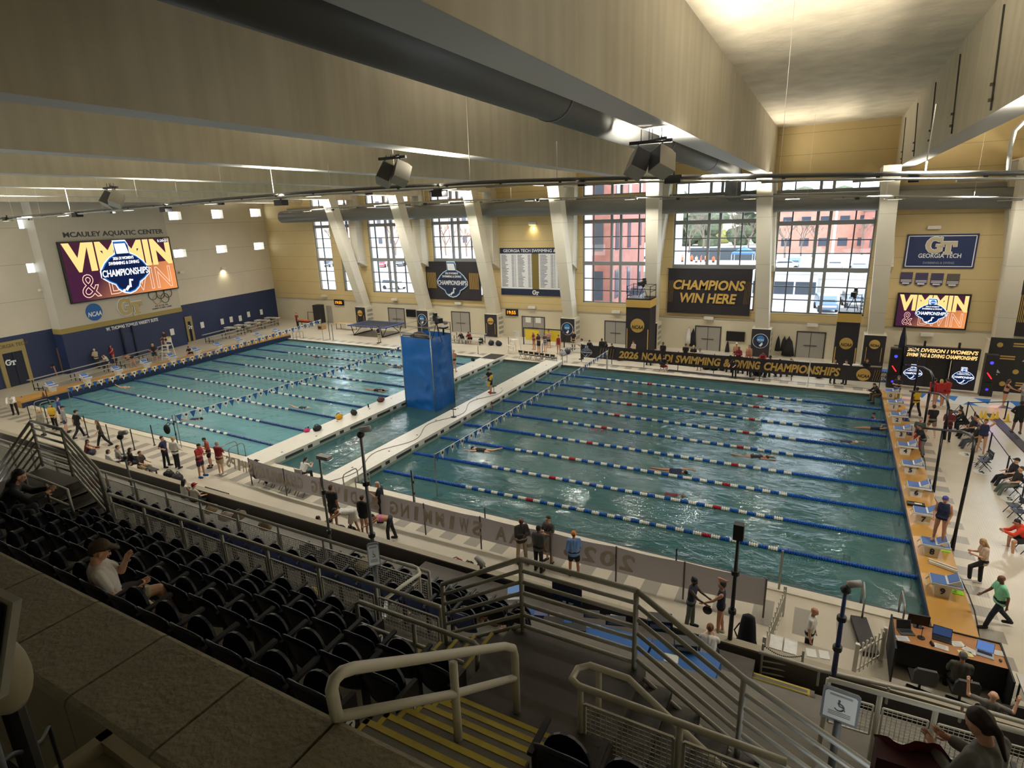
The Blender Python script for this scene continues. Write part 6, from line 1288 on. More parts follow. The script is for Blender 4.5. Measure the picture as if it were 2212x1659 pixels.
p=az(55,1075,7.6); P_('person in black with white shoes curled up in the near stand at the left edge',Vector((az(48,1080,7.6).x,ROWS[1][1]+0.25,FL[1])),60,'sitlean',Hd(BL),Pn(BL),('long',BK),'l',1.76,(214,210,200),0.016)
pw=CAM+ray(2106,1545)*4.5; P_('person with dark hair and a grey sweater with a maroon collar at the bottom right corner',Vector((pw.x+0.10,pw.y-0.1,pw.z-1.60)),140,'phone',Lg((118,118,116)),Pn(BL),('pony',(40,26,26)),'l',1.72,vox=0.012)
p=az(1010,1400,3.2); P_('person in a beige shirt leaning over the end of the blue table behind the rails',p-Vector((0,0,0.35)),40,'sitlean',Lg((150,134,112)),Pn(KH),('cap',BL),'l',1.84,vox=0.016)
P_('person in a mint green polo and navy trousers walking along the right deck',dk(2147,1354),195,'walk',Tt((140,220,182)),Pn((26,30,48)),('bald',BL),'b',1.8,BL,0.016)
P_('person with long fair hair and a beige top resting a foot on the platform',dk(2113,1264),190,'step',Tt((206,180,158)),Pn(BL),('long',(168,140,96)),'l',1.72,(226,224,226),0.016)
P_('swimmer in a navy suit and blue cap stepping on starting block 8',Vector((0.66,1.5*LD+0.0,0.78)),250,'stand2',Su(NV),NO,('swimcap',(70,66,150)),'t',1.78,None,0.016)
P_('person in an orange red hoodie sitting at the right edge of the photo',dk(2212,1192),185,'sitlean',Hd((214,62,36)),Sh(BL),('short',BK),'t',1.82,(180,174,160),0.016)
P_('person in a black top and grey green trousers slumped on a folding chair',dk(2186,1068),190,'sitback',Tt(BL),Pn((84,92,86)),('short',BR),'l',1.82,(214,210,200))
P_('person in a black top and black trousers beside the grey trousered one on folding chairs',dk(2178,1048),190,'sitback',Tt(BL),Pn(BL),('cap',(40,34,32)),'l',1.82,(214,210,200))
P_('swimmer in a navy swimsuit with both hands behind the head',dk(2117,977),255,'up',Su(NV),NO,('short',BK),'t',1.76,None)
P_('person in a black T-shirt, grey trousers and blue cap on a folding chair',dk(2102,968),190,'sitback',Tt(BL),Pn((66,72,80)),('cap',(60,70,150)),'t',1.82,BL)
P_('person in black sitting behind the blue capped one on folding chairs',dk(2094,946),190,'sitback',Tt(BL),Pn(BL),('short',BK),'t',1.8,BL)
P_('person in black with a pony tail sitting near the rear chairs',dk(2084,930),185,'sitlean',Hd(BL),Pn(BL),('pony',BR))
P_('person in a black T-shirt and shorts with back turned on the right deck',dk(2008,942),95,'walk',Tt(BL),Sh((120,112,92)),('short',BR),'l',1.82,WH)
P_('person with long dark hair in a maroon T-shirt and black trousers on the right deck',dk(2042,952),265,'fold',Tt(MR),Pn(BL),('long',BK),'b',1.74)
P_('person in a grey green jacket and red trousers behind starting block 4',dk(1979,972),250,'stand',Tt((70,84,78)),Pn(RD),('short',(120,124,124)),'l',1.78)
P_('person in a black shirt and grey trousers leaning by starting block 4',dk(1988,985),200,'lean',Tt((24,26,38)),Pn((104,104,106)),('short',BR),'t',1.74)
P_('person in a yellow and black vest walking behind starting block 1',dk(1974,897),110,'walk',Tt(YE),Pn(BL),('short',BK),'b',1.78)
for k,(u,v,hr,lab)in enumerate(((2010,876,('short',BK),'left of the huddle of three red hoodies'),(2025,879,('long',BLD),'fair haired middle of the huddle of three red hoodies'),(2040,877,('short',BR),'right of the huddle of three red hoodies'))):P_('person in a red hoodie and bare legs, '+lab,dk(u,v),(60,90,120)[k],'phone',Hd(RD),('brief',BL),hr,'t',1.76,WH)
P_('swimmer in a dark bikini reaching out in front of the black wall',dk(2166,880),10,'reach',('bra',BL),('brief',BL),('long',BR),'t',1.78,None)
P_('person in a grey shirt at the right edge before the black wall',dk(2206,882),200,'fold',Tt(GY),Pn((120,118,112)),('short',BR))
P_('person in a black jacket and shorts standing near the yellow cones',dk(2194,936),100,'hips',Hd(BL),Sh(BL),('short',BK),'b',1.84)
P_('person in dark clothes crouching at the far right pool corner',dk(1897,866),200,'sitlean',Hd((34,28,26)),Pn((96,76,58)),('short',BK))
P_('person in a black shirt and grey trousers with folded arms behind block 0',dk(1934,868),250,'fold',Tt((36,40,46)),Pn((150,146,140)),('cap',(90,94,96)))
yb=27.0
def far(u,v,y,z=0.0):p=ay(u,v,y); return Vector((p.x,y,z))
P_('official in a white polo and black trousers, left of the pair at the championship banner',far(1796,838,26.75),290,'stand',Tt(WH),Pn(BL),('short',BR))
P_('official in a white polo and black trousers, right of the pair at the championship banner',far(1822,840,26.75),230,'fold',Tt(WH),Pn(BL),('short',BK))
FAR=[(1405,27.6,'sit',Tt((130,122,110)),Pn(BL),('cap',BL),'l','person in grey sitting between the black tower and the fourth column foot'),(1432,28.4,'stand',Tt(BL),Pn(BL),('short',BK),'b','person in black standing before the gold disc banner'),(1481,28.4,'stand',Tt(BL),Sh(RD),('cap',BL),'l','person in a black T-shirt and red shorts before the white hanging coat'),(1498,28.0,'fold',Tt(BL),Pn(BL),('short',BLD),'l','person in black with folded arms beside the hanging black coat'),(1512,27.0,'stand',Hd((206,202,192)),('brief',BL),('short',BR),'t','person in a white top and bare legs behind the word SWIMMING'),(1590,30.2,'stand',NO,('brief',NV),('swimcap',(222,222,222)),'t','swimmer in a white cap under the black wall television'),(1596,28.6,'fold',Hd((112,16,32)),Sh(BL),('short',BK),'b','person in a maroon hoodie below the swimmer in the white cap'),(1579,27.6,'sit',Hd(MR),Pn(BL),('long',BK),'b','person in maroon sitting left in the maroon group behind the banner'),(1604,27.5,'sit',Hd((150,20,34)),Pn(BL),('long',BR),'l','person in bright red sitting in the maroon group behind the banner'),(1618,29.6,'stand',NO,('brief',(150,90,80)),('short',BR),'t','bare chested swimmer right of the maroon group'),(1650,28.6,'stoop',Hd((138,18,36)),Pn((140,120,110)),('short',BR),'t','person in crimson bending by the blue badge banner'),(1640,27.4,'sit',Hd((120,20,34)),Pn(BL),('long',BR),'l','person in crimson and white sitting below the blue badge banner'),(1662,27.3,'sit',Lg((60,54,54)),Pn(BL),('short',BK),'b','person in a dark and white top sitting behind the C of CHAMPIONSHIPS'),(1687,27.6,'sit',Hd((196,184,140)),Pn(BL),('short',BR),'t','person in a cream top sitting below the hanging black coats'),(1711,28.0,'sit',Hd((216,212,208)),Pn((120,110,96)),('short',BR),'l','person in a white hoodie sitting before the grey double door'),(1876,29.6,'sit',Tt(BL),Pn(BL),('short',(130,60,44)),'l','person in black sitting behind the blue covered table'),(1308,29.2,'stoop',Hd((40,36,34)),Pn(BL),('cap',(190,180,120)),'l','person in a yellow cap and dark coat leaning over bags left of the black tower'),(1300,28.2,'stand',('coat',BL),Pn(BL),('short',BK),'b','person in a black coat with back turned left of the black tower'),(1274,29.4,'sit',Hd(BL),Pn(BL),('cap',BL),'l','person in black sitting behind the white shirted official'),(1322,28.6,'sit',Hd(BL),Pn(BL),('short',BK),'t','person in black sitting low between bags left of the black tower'),(1369,28.2,'phone',Su((200,190,184)),NO,('short',BR),'l','swimmer in a pale suit at the foot of the left black tower'),(1154,29.2,'phone',Su((130,60,60)),NO,('short',BLD),'t','swimmer in a red suit, leftmost before the double doors'),(1164,28.4,'phone',Tt((60,40,44)),Sh(BL),('long',BK),'t','person with long dark hair near the folding chairs'),(1178,28.8,'phone',Tt((70,76,96)),Sh(GY),('short',BR),'l','person in blue grey near the folding chairs'),(1207,28.4,'stand',Su((130,34,36)),NO,('bun',BK),'t','swimmer in a red swimsuit right of the yellow folding screens'),(1186,30.4,'stand',Tt((190,150,140)),Sh(BL),('short',BK),'t','person in pink before the yellow folding screens'),(1239,30.6,'stand',Tt(BL),Pn(KH),('short',BR),'l','person in black before the blue badge banner left of the official'),(1001,29.6,'sitlean',Hd(BL),Pn(GY),('short',GRH),'l','person in black sitting on the bleacher, left of two'),(1018,29.8,'sitlean',Hd((110,40,34)),Sh(BL),('bun',BK),'t','person in maroon sitting on the bleacher, right of two'),(643,30.6,'stand',Tt((120,40,40)),Pn(BL),('short',BR),'l','person in maroon beside the orange stretcher at the far corner')]
FEETV=770
for u,y,po,tp_,bt,hr,s_,lab in FAR:P_(lab,far(u,{643:700}.get(u,760),y),270 if po!='phone' else 250,po,tp_,bt,hr,s_,1.76,(50,48,48)if bt[0]=='pants' else None)
P_('official in a white shirt and black trousers standing at the far edge by the pennant line',dk(1257,776),190,'fold',Tt(WH),Pn(BL),('short',BK),'t',1.84)
P_('person in dark clothes on a folding stool in front of the word DI',dk(1432,803),80,'sit',Tt(BL),Sh(RD),('short',BK),'l')
P_('person in black standing in front of the ampersand of the championship banner',dk(1585,816),260,'stoop',Tt(BL),Pn(BL),('cap',BL),'l')
P_('person in black sitting in front of the word DIVING',dk(1628,812),210,'sitlean',Tt(BL),Pn(BL),('short',BK),'t')
P_('person in black trousers walking behind the word CHAMPIONSHIPS',far(1662,816,26.7),180,'walk',Tt(BL),Pn(BL),('short',BK),'b')
P_('swimmer in black briefs and a white cap standing on the left bulkhead',dk(982,803,0.3),95,'fold',NO,('brief',BL),('swimcap',(214,214,206)),'t',1.86,None)
P_('lifeguard in a black T-shirt holding a yellow float on the right bulkhead',dk(1060,849,0.3),250,'reach',Tt(BL),Sh(BL),('cap',BL),'l',1.8,(150,40,44))
P_('person in a navy T-shirt and khaki trousers standing at the far edge before the trampoline',dk(820,741),190,'fold',Tt((28,34,60)),Pn((182,170,144)),('short',BK),'l',1.82)
P_('bare chested swimmer with a blue towel at the gold framed door',dk(92,812),300,'hips',NO,('towel',(32,52,150)),('short',BR),'t',1.8,None)
P_('bare backed swimmer crouching beside the blue towel',dk(118,812),190,'stoop',NO,('brief',BL),('short',BR),'t',1.76,None)
P_('swimmer leaning into the brown doorway left of the scoreboard bay',dk(148,803),100,'stoop',NO,('brief',(60,60,66)),('short',BR),'t',1.8,None)
P_('person in a beige patterned shirt and dark trousers below the varsity sign',dk(213,795),290,'fold',Tt((186,178,150)),Pn((40,44,50)),('short',GRH),'l',1.84)
P_('person in a white shirt and dark trousers sitting beside the swimmer in red',dk(236,792),260,'think',Tt((206,200,186)),Pn((30,32,40)),('short',BR))
P_('swimmer in a red swimsuit with a hand to the face below the scoreboard',dk(247,785),285,'headhand',Su((170,20,40)),NO,('short',BR),'t',1.76,None)
P_('swimmer doubled over stretching at the left deck bleachers',dk(289,794),200,'bend',NO,('brief',BL),('short',BR),'t',1.76,None)
P_('person in a dark top and green shorts with hands on hips on the left deck',dk(337,783),330,'hips',Tt((34,30,30)),Sh((36,60,60)),('long',BLD),'t',1.82,None)
p=dk(366,773); P_('lifeguard sitting high on the white lifeguard chair with a yellow float',Vector((p.x,p.y,1.35)),290,'sit',Tt((50,40,40)),Sh(BL),('short',BK),'t',1.78,None)
P_('person in navy sitting on the left deck bleachers beyond the lifeguard',dk(415,772),300,'sitlean',Tt((36,44,70)),Sh(BL),('short',BR),'t')
PRONE=Matrix.Rotation(rad(-90),4,'X')
def swim(label,u,v,head,pose,cap,s_='t',suit=(24,30,52),z=-0.13,dip=0.02,roll=0,group=None):
 p=az(u,v,z); L=Matrix.Rotation(rad(4),4,'X')@PRONE@Matrix.Rotation(rad(roll),4,'Z')
 return P_(label,Vector((p.x,p.y,z-dip)),head,pose,Su(suit),NO,('swimcap',cap),s_,1.76,None,0.022,L)
swim('swimmer in a dark cap and swimsuit, second lane of the right pool',1046,973,190,'crawl',BL,'l',BL)
swim('swimmer raising an arm in the middle of the right pool',1450,1018,5,'crawl',BL,'t',NV,roll=35)
swim('swimmer just below the surface near the raised arm, right pool',1440,1066,5,'glide',(120,80,60),'t',MR,dip=0.10)
swim('pale backed swimmer gliding in the centre right of the right pool',1625,985,5,'glide',(60,50,50),'t',BL,dip=0.04)
swim('swimmer splashing on the back near starting block 2',1882,925,5,'crawl',(200,190,180),'t',NV,roll=160)
swim('swimmer breaking the surface near starting block 4',1818,952,5,'glide',(200,196,190),'t',NV,dip=0.08)
swim('swimmer blurred under water in the upper middle of the right pool',1275,926,5,'glide',(170,80,90),'t',(150,50,70),dip=0.12)
swim('swimmer in the near left lane showing only a bare back',268,836,0,'crawl',(200,170,150),'l',(190,150,130),dip=0.05)
swim('swimmer in white water in the middle of the left pool',650,880,0,'crawl',(210,206,196),'l',NV,dip=0.05)
swim('swimmer in a dark cap close to the left bulkhead',812,843,0,'glide',BL,'t',BL,dip=0.0)
swim('swimmer half hidden by the blue tower at the left bulkhead',852,793,0,'crawl',(150,130,110),'t',NV,dip=0.04)
swim('swimmer far back in the left pool by the second lane rope',690,772,180,'crawl',(150,120,110),'t',NV,dip=0.06)
swim('swimmer turning under the pennants of the left pool',415,905,20,'crawl',BL,'t',NV,dip=0.06)
for u,v,c,lab in((1062,878,BL,'swimmer resting at the right bulkhead wall, head above water'),(1888,903,BL,'swimmer in a black cap resting near starting block 1, head above water')):
 p=az(u,v,-0.1); P_(lab,Vector((p.x,p.y,-1.48)),200,'stand',Su(NV),NO,('swimcap',c),'t',1.74,None,0.022)
for k,(u,c,lab)in enumerate(((1466,(40,40,60),'person in dark clothes at the left of the crowd on the lot outside'),(1474,(220,120,90),'person in peach on the lot outside, second from the left'),(1494,(226,106,60),'person in orange on the lot outside, third from the left'),(1504,(230,200,180),'person in a pale shirt in the crowd on the lot outside'),(1514,(220,90,60),'person in orange red in the crowd on the lot outside'),(1524,(240,130,70),'person in light orange in the crowd on the lot outside'),(1541,(226,96,50),'person in orange at the right of the crowd on the lot outside'))):
 p=ay(u,560,80+k%3); P_(lab,Vector((p.x,80+k%3,3.4)),200+40*k,'stand',Tt(c),Sh(BL),('short',BK),'t',vox=0.03)
# THINGS ON THE DECK
def mesh_cloth(name,rgb,f=0.55):
 """woven banner cloth that lets part of the light through"""
 m=bpy.data.materials.new(name); m.use_nodes=True; nt=m.node_tree; nt.nodes.clear(); o=nt.nodes.new('ShaderNodeOutputMaterial'); d=nt.nodes.new('ShaderNodeBsdfDiffuse'); tl=nt.nodes.new('ShaderNodeBsdfTranslucent'); mx=nt.nodes.new('ShaderNodeMixShader'); mx.inputs[0].default_value=f
 for n in(d,tl):n.inputs[0].default_value=(*lin(rgb),1)
 nt.links.new(d.outputs[0],mx.inputs[1]); nt.links.new(tl.outputs[0],mx.inputs[2]); nt.links.new(mx.outputs[0],o.inputs[0]); return m
GREYB=mesh_cloth('banner_back',(150,142,140)); GREYT=mesh_cloth('banner_show_through',(206,196,184),0.35)
NB=[(545,1046),(620,1071),(700,1093),(800,1123),(920,1155),(1040,1186),(1190,1223),(1330,1258),(1475,1294),(1648,1334)]
nbp=[az(u,v)for u,v in NB]
t=thing('long_banner','long grey banner seen from behind with mirrored championship lettering along the near deck','banner',nbp[0])
m=MB(); H0,H1=0.42,1.36
vs=[]; n=len(nbp)
seg=6; pts=[]
for i in range(n-1):
 for s in range(seg):a=s/seg; pts.append((nbp[i].lerp(nbp[i+1],a),math.sin(PI*a)))
pts.append((nbp[-1],0))
for p,sg in pts:vs+=[(p.x,p.y-0.03*sg,H0),(p.x,p.y-0.05*sg,(H0+H1)/2),(p.x,p.y,H1-0.05*sg)]
m.add(vs,[(i*3+j,(i+1)*3+j,(i+1)*3+j+1,i*3+j+1)for i in range(len(pts)-1)for j in range(2)]); m.make('cloth',GREYB,t,True,world=True)
for p in nbp:MB().tube([p,p+Vector((0,0,H1+0.02))],0.03,6).make('post',mat('banner_post',(92,84,76),0.5),t,world=True);
def on_curve(frac):
 L=[0];
 for a,b in zip(nbp[1:],nbp[:-1]):L.append(L[-1]+(a-b).length)
 d=frac*L[-1]
 for i in range(n-1):
  if d<=L[i+1]or i==n-2:f=(d-L[i])/(L[i+1]-L[i]); return nbp[i].lerp(nbp[i+1],f),(nbp[i+1]-nbp[i]).normalized()
cur=0.83
for word,w in(('2026',0.115),('NCAA',0.10),('SWIMMING',0.195),('&',0.035),('DIVING',0.125),('CHAMPIONSHIPS',0.25)):
 for ch_i,ch in enumerate(word):
  f=cur-w*(ch_i+0.5)/len(word); p,d=on_curve(f); g=text_mesh(ch,1,0.002,-0.12,0.035,height=0.62);
  wL=(nbp[-1]-nbp[0]).length*w/len(word)*0.82; x0=min(v[0]for v in g.v); x1=max(v[0]for v in g.v); g.v=[(v[0]*min(1.4,wL/(x1-x0)),v[1],v[2])for v in g.v]
  put(g,frame_mat((p.x,p.y-0.065,(H0+H1)/2),-d,(0,0,1)),'mirrored_letter',GREYT,t)
 cur-=w+0.018
FY=26.35
t=thing('championship_banner','long black banner with gold 2026 NCAA DI SWIMMING & DIVING CHAMPIONSHIPS lettering along the far deck','banner',ay(1560,800,FY))
fx0,fx1=ay(1255,770,FY).x,ay(1900,830,FY).x; m=MB(); nsg=40
def ftop(x):f=(x-fx0)/(fx1-fx0); return 1.52-0.10*abs(math.sin(f*PI*7))*0.5-0.02*f
vs=[]
for k in range(nsg+1):x=fx0+(fx1-fx0)*k/nsg; vs+=[(x,FY+0.03*math.sin(k),0.42),(x,FY+0.05*math.sin(k*1.7),0.95),(x,FY,ftop(x))]
m.add(vs,[(i*3+j,(i+1)*3+j,(i+1)*3+j+1,i*3+j+1)for i in range(nsg)for j in range(2)]); m.make('cloth',BAN,t,True,world=True)
for k in range(9):x=fx0+(fx1-fx0)*k/8; MB().tube([(x,FY+0.08,0),(x,FY+0.08,1.54)],0.03,6).make('post',DARKM,t,world=True)
u0=1334
for word,ua,ub in(('2026',1337,1379),('NCAA',1386,1430),('DI',1435,1454),('SWIMMING',1459,1557),('&',1563,1577),('DIVING',1586,1643),('CHAMPIONSHIPS',1651,1817)):
 a,b=ay(ua,785,FY),ay(ub,785,FY); g=text_mesh(word,1,0.004,0.18,0.04,width=b.x-a.x,height=0.62); put(g,frame_mat(((a.x+b.x)/2,FY-0.09,0.95),(1,0,0),(0,0,1)),'lettering',INKS['gold'],t)
ncaa_roundel(t,(ay(1864,815,FY).x,FY-0.09,0.92),(1,0,0),(0,0,1),0.42,INKS['gold'],None,INKS['black'])
champ_logo(t,(ay(1268,760,FY).x,FY-0.09,0.95),(1,0,0),(0,0,1),1.0,INKS)
g=MB()
for k in range(6):x=ay(1296,765,FY).x+0.22*k; g.bar((x,FY-0.07,0.55),(x+0.12,FY-0.07,1.35),0.05,0.01); x=ay(1884,820,FY).x+0.13*k; g.bar((x,FY-0.07,0.55),(x+0.12,FY-0.07,1.3),0.05,0.01)
g.make('pinstripes',INKS['gold'],t,world=True)
def folding_chair_parts(t,c):
 m=MB(); m.b2((-0.21,-0.2,0.43),(0.21,0.2,0.455)); m.make('seat',c,t); m=MB(); m.b2((-0.21,-0.24,0.60),(0.21,-0.21,0.80)); m.make('backrest',c,t)
 for s in(-1,1):
  MB().tube([(s*0.22,-0.24,0.82),(s*0.22,0.22,0.0)],0.014,6).make('leg',BLACK,t); MB().tube([(s*0.20,0.15,0.44),(s*0.20,-0.26,0.0)],0.014,6).make('leg',BLACK,t)
CHC={'navy':mat('chair_navy',(30,40,66),0.5),'black':mat('chair_black',(26,26,30),0.5),'white':mat('chair_white',(214,212,204),0.5)}
CP={}
def chair(at,head,col,label,group):
 if col not in CP:CP[col]=thing('folding_chair',label,'chair',at,rad(head-90),group); folding_chair_parts(CP[col],CHC[col])
 else:dup(CP[col],at,rad(head-90),label,group)
for k,(u,v)in enumerate(((2124,1008),(2122,1014),(2186,1113),(2196,1126),(2188,1068),(2180,1050),(2104,968),(2096,946),(2214,1192),(2062,905),(2086,930))):
 lab=('blue seated folding chair beside the floor number 2, rear of two','blue seated folding chair beside the floor number 2, front of two','blue seated folding chair beside the floor number 5, rear of two','blue seated folding chair beside the floor number 5, front of two','folding chair under the person in grey green trousers','folding chair under the person in black trousers at the right','folding chair under the blue capped person','folding chair behind the blue capped person','folding chair under the person in the orange red hoodie','empty folding chair behind the person in maroon','folding chair under the pony tailed person in black')[k]
 p=az(u,v); chair(p,190,'navy',lab,'folding chairs on the right deck')
for k in range(6):p=nbp[0].lerp(nbp[1],0.12+0.22*k); chair(Vector((p.x+0.1,p.y+0.45,0)),85,'black','black folding chair behind the left end of the grey banner, %s from the left'%('first','second','third','fourth','fifth','sixth')[k],'folding chairs behind the grey banner')
for k in range(7):p=az(1128+11.5*k,775+1.6*k); chair(p,80,'black','black folding chair in the row at the far edge right of the white lifeguard chair, %s from the left'%('first','second','third','fourth','fifth','sixth','seventh')[k],'folding chairs at the far edge')
p=az(655,1043); chair(Vector((p.x,p.y,0)),95,'white','white folding chair under the official in the white blouse','single white chairs')
p=az(1432,803); chair(Vector((p.x,p.y,0)),80,'black','black folding stool under the dark clothed person before the word DI','single black chairs')
p=az(1628,812); chair(Vector((p.x,p.y,0)),210,'black','black folding chair before the word DIVING','single black chairs')
for u,y in((1405,27.6),(1579,27.6),(1604,27.5),(1640,27.4),(1662,27.3),(1687,27.6),(1711,28.0),(1876,29.6),(1274,29.4),(1322,28.6)):
 p=far(u,760,y); chair(p,270,'black','black folding chair under a person behind the championship banner, at %s'%{1405:'the left black tower',1579:'the left of the maroon group',1604:'the right of the maroon group',1640:'the crimson and white person',1662:'the letter C',1687:'the cream top',1711:'the white hoodie',1876:'the blue covered table',1274:'the white shirted official',1322:'the black bags'}[u],'chairs behind the championship banner')
def bench(a,b,label,tiers=3,m=None,group='bleachers and benches on the deck',depth=0.5,dirn=(0,1)):
 a,b=Vector(a),Vector(b); t=thing('bleacher',label,'bench',(a+b)/2,0,group); u=(b-a).normalized(); nn=Vector((dirn[0],dirn[1],0)); m=m or mat('aluminium_plank',(190,190,186),0.35,metal=0.5)
 for k in range(tiers):
  z=0.42+0.25*k; o=nn*(depth*k); MB().bar(a+o+Vector((0,0,z)),b+o+Vector((0,0,z)),0.26,0.04).make('plank',m,t,world=True)
  for f in(0.05,0.5,0.95):p=a.lerp(b,f)+o; MB().bar(p+Vector((0,0,z-0.02)),p,0.05).make('leg',DARKM,t,world=True)
 for f in(0.05,0.95):p=a.lerp(b,f); MB().bar(p+Vector((0,0,0.2)),p+nn*depth*(tiers-1)+Vector((0,0,0.2)),0.04).make('brace',DARKM,t,world=True)
L3=(-0.98,-0.19)
def onleft(d,s):p=LO+LT*s+LN*d; return(p.x,p.y,0)
bench(onleft(4.2,-2.0),onleft(4.2,4.6),'aluminium bleacher by the gold framed door on the left deck',3,dirn=L3); bench(onleft(4.0,5.4),onleft(4.0,10.6),'aluminium bleacher below the varsity sign on the left deck',3,dirn=L3); bench(onleft(3.6,16.2),onleft(3.6,21.5),'aluminium bleacher beyond the lifeguard stand on the left deck',3,dirn=L3); bench(onleft(3.4,22.2),onleft(3.4,27.5),'aluminium bleacher nearest the far corner on the left deck',3,dirn=L3)
bench((ay(972,735,29.2).x,29.2,0),(ay(1040,740,29.2).x,29.2,0),'aluminium bleacher right of the blue tower at the far deck',3)
bench((ay(1226,770,29.4).x,29.4,0),(ay(1345,770,29.4).x,29.4,0),'aluminium bleacher left of the left black tower',2); bench((ay(1418,770,29.4).x,29.4,0),(ay(1580,770,29.4).x,29.4,0),'aluminium bleacher below the CHAMPIONS banner',2); bench((ay(1665,790,29.2).x,29.2,0),(ay(1795,800,29.2).x,29.2,0),'aluminium bleacher below the last tall window',2)
bench(az(296,1020)+Vector((0.3,0.1,0)),az(330,1032)+Vector((0.3,0.1,0)),'low dark bench under the person in khaki trousers',1,mat('dark_bench',(48,48,52),0.5))
for k,s in enumerate((21.6,23.2,24.9,26.6,28.4)):
 p=Vector(onleft(1.6,s)); t=thing('treatment_table','white topped treatment table by the navy wall, %s from the lifeguard stand'%('first','second','third','fourth','fifth')[k],'table',p,math.atan2(LN.y,LN.x),'treatment tables by the navy wall')
 MB().b2((-0.95,-0.35,0.68),(0.95,0.35,0.76)).make('top',mat('sheet_white',(218,216,210),0.7),t); MB().b2((-0.9,-0.3,0.6),(0.9,0.3,0.68)).make('apron',mat('maple',(196,168,122),0.6),t)
 for x in(-0.8,0.8):
  for y in(-0.28,0.28):MB().b2((x-0.03,y-0.03,0),(x+0.03,y+0.03,0.6)).make('leg',mat('maple',(196,168,122),0.6),t)
def guard_chair(at,head,label,zs=1.3):
 t=thing('lifeguard_chair',label,'lifeguard chair',at,rad(head-90),'white lifeguard chairs')
 for x in(-0.35,0.35):
  MB().bar((x,0.55,0),(x*0.85,0.2,zs+0.1),0.06).make('leg',WHITE,t); MB().bar((x,-0.5,0),(x*0.85,-0.25,zs+0.75),0.06).make('leg',WHITE,t)
 for k in range(4):z=0.25+0.28*k; MB().bar((-0.34,0.55-0.07*k,z),(0.34,0.55-0.07*k,z),0.05).make('rung',WHITE,t)
 MB().b2((-0.36,-0.3,zs),(0.36,0.3,zs+0.05)).make('seat',WHITE,t); MB().b2((-0.34,-0.34,zs+0.25),(0.34,-0.28,zs+0.75)).make('backrest',WHITE,t); MB().b2((-0.5,0.35,0.05+zs*0.55),(0.5,0.62,0.1+zs*0.55)).make('footrest',WHITE,t)
p=dk(366,775); guard_chair(p,290,'white lifeguard chair with a seated lifeguard on the left deck',1.32); p=az(1112,762); guard_chair(p,250,'empty white lifeguard chair at the far deck right of the blue tower',1.2)
YF=mat('float_yellow',(222,184,44),0.5)
def rescue_float(a,b,label):t=thing('rescue_float',label,'rescue float',a,0,'yellow rescue floats'); MB().tube([a,a.lerp(b,0.05),a.lerp(b,0.95),b],[0.05,0.09,0.09,0.05],10).make('foam',YF,t,True,world=True); MB().tube([a.lerp(b,0.45),a.lerp(b,0.58)],0.095,10).make('strap',BLACK,t,True,world=True)
p=dk(1060,849,0.3); rescue_float(p+Vector((0.05,-0.42,0.62)),p+Vector((0.35,-0.30,1.4)),'yellow float carried by the lifeguard on the bulkhead')
p=dk(366,773); rescue_float(p+Vector((-0.5,0.1,1.98)),p+Vector((0.65,0.1,2.05)),'yellow float across the knees of the seated lifeguard')
a,b=ay(755,690,31.6),ay(872,700,30.6); cx,cy_=(az(812,722).x,30.4); t=thing('trampoline','big navy trampoline on black folding legs at the far deck','trampoline',(cx,cy_,0)); W_,D_=2.7,1.7
MB().b2((-W_,-D_,1.05),(W_,D_,1.13)).make('frame_pad',mat('pad_navy',(34,54,110),0.5),t); MB().b2((-W_+0.45,-D_+0.4,1.13),(W_-0.45,D_-0.4,1.145)).make('bed',mat('bed_black',(28,30,40),0.8),t)
for s in(-1,1):
 MB().bar((s*W_*0.75,-D_*0.9,0.05),(s*W_*0.75,D_*0.9,0.05),0.08).make('foot_bar',BLACK,t)
 for e in(-1,1):MB().bar((s*W_*0.75,e*D_*0.85,0.05),(s*W_*0.95,e*D_*0.75,1.05),0.06).make('leg',BLACK,t); MB().bar((s*W_*0.75,e*D_*0.85,0.05),(s*W_*0.45,e*D_*0.5,1.05),0.06).make('leg',BLACK,t)
p=az(660,705); t=thing('stretcher_cart','cart with an orange stretcher at the far corner','cart',p); MB().b2((-1.0,-0.35,0.55),(1.0,0.35,0.62)).make('shelf',DARKM,t); MB().b2((-0.8,-0.25,0.64),(0.6,0.25,0.76)).make('stretcher',mat('stretcher_orange',(206,84,40),0.6),t)
for x in(-0.9,0.9):
 for y in(-0.3,0.3):MB().cyl((x,y,0),0.04,0.55,8).make('leg',DARKM,t)
p=az(668,700); t=thing('frame_barrier','empty black tube frame behind the stretcher cart','barrier',(p.x,p.y+0.9,0)); MB().tube([(-1.1,0,0),(-1.0,0,1.35),(0.9,0,1.3),(1.3,0,0)],0.035,8).make('tube',DARKM,t);
p=az(750,712); t=thing('covered_table','long table with a white cloth hanging over its right end by the trampoline','table',p); MB().b2((-1.4,-0.4,0.70),(1.2,0.4,0.75)).make('top',mat('maple',(196,168,122),0.6),t); MB().b2((0.3,-0.42,0.2),(1.24,-0.40,0.76)).make('cloth',mat('sheet_white',(218,216,210),0.7),t)
for x in(-1.3,1.1):
 for y in(-0.35,0.35):MB().cyl((x,y,0),0.03,0.70,8).make('leg',DARKM,t)
p=az(696,711); t=thing('wooden_box','low wooden box at the far corner of the deck','box',p); MB().b2((-0.35,-0.35,0),(0.35,0.35,0.5)).make('body',mat('plywood_tan',(176,140,90),0.6),t); MB().b2((-0.22,-0.37,0.12),(0.22,-0.35,0.38)).make('opening',BLACK,t)
BAGN=0
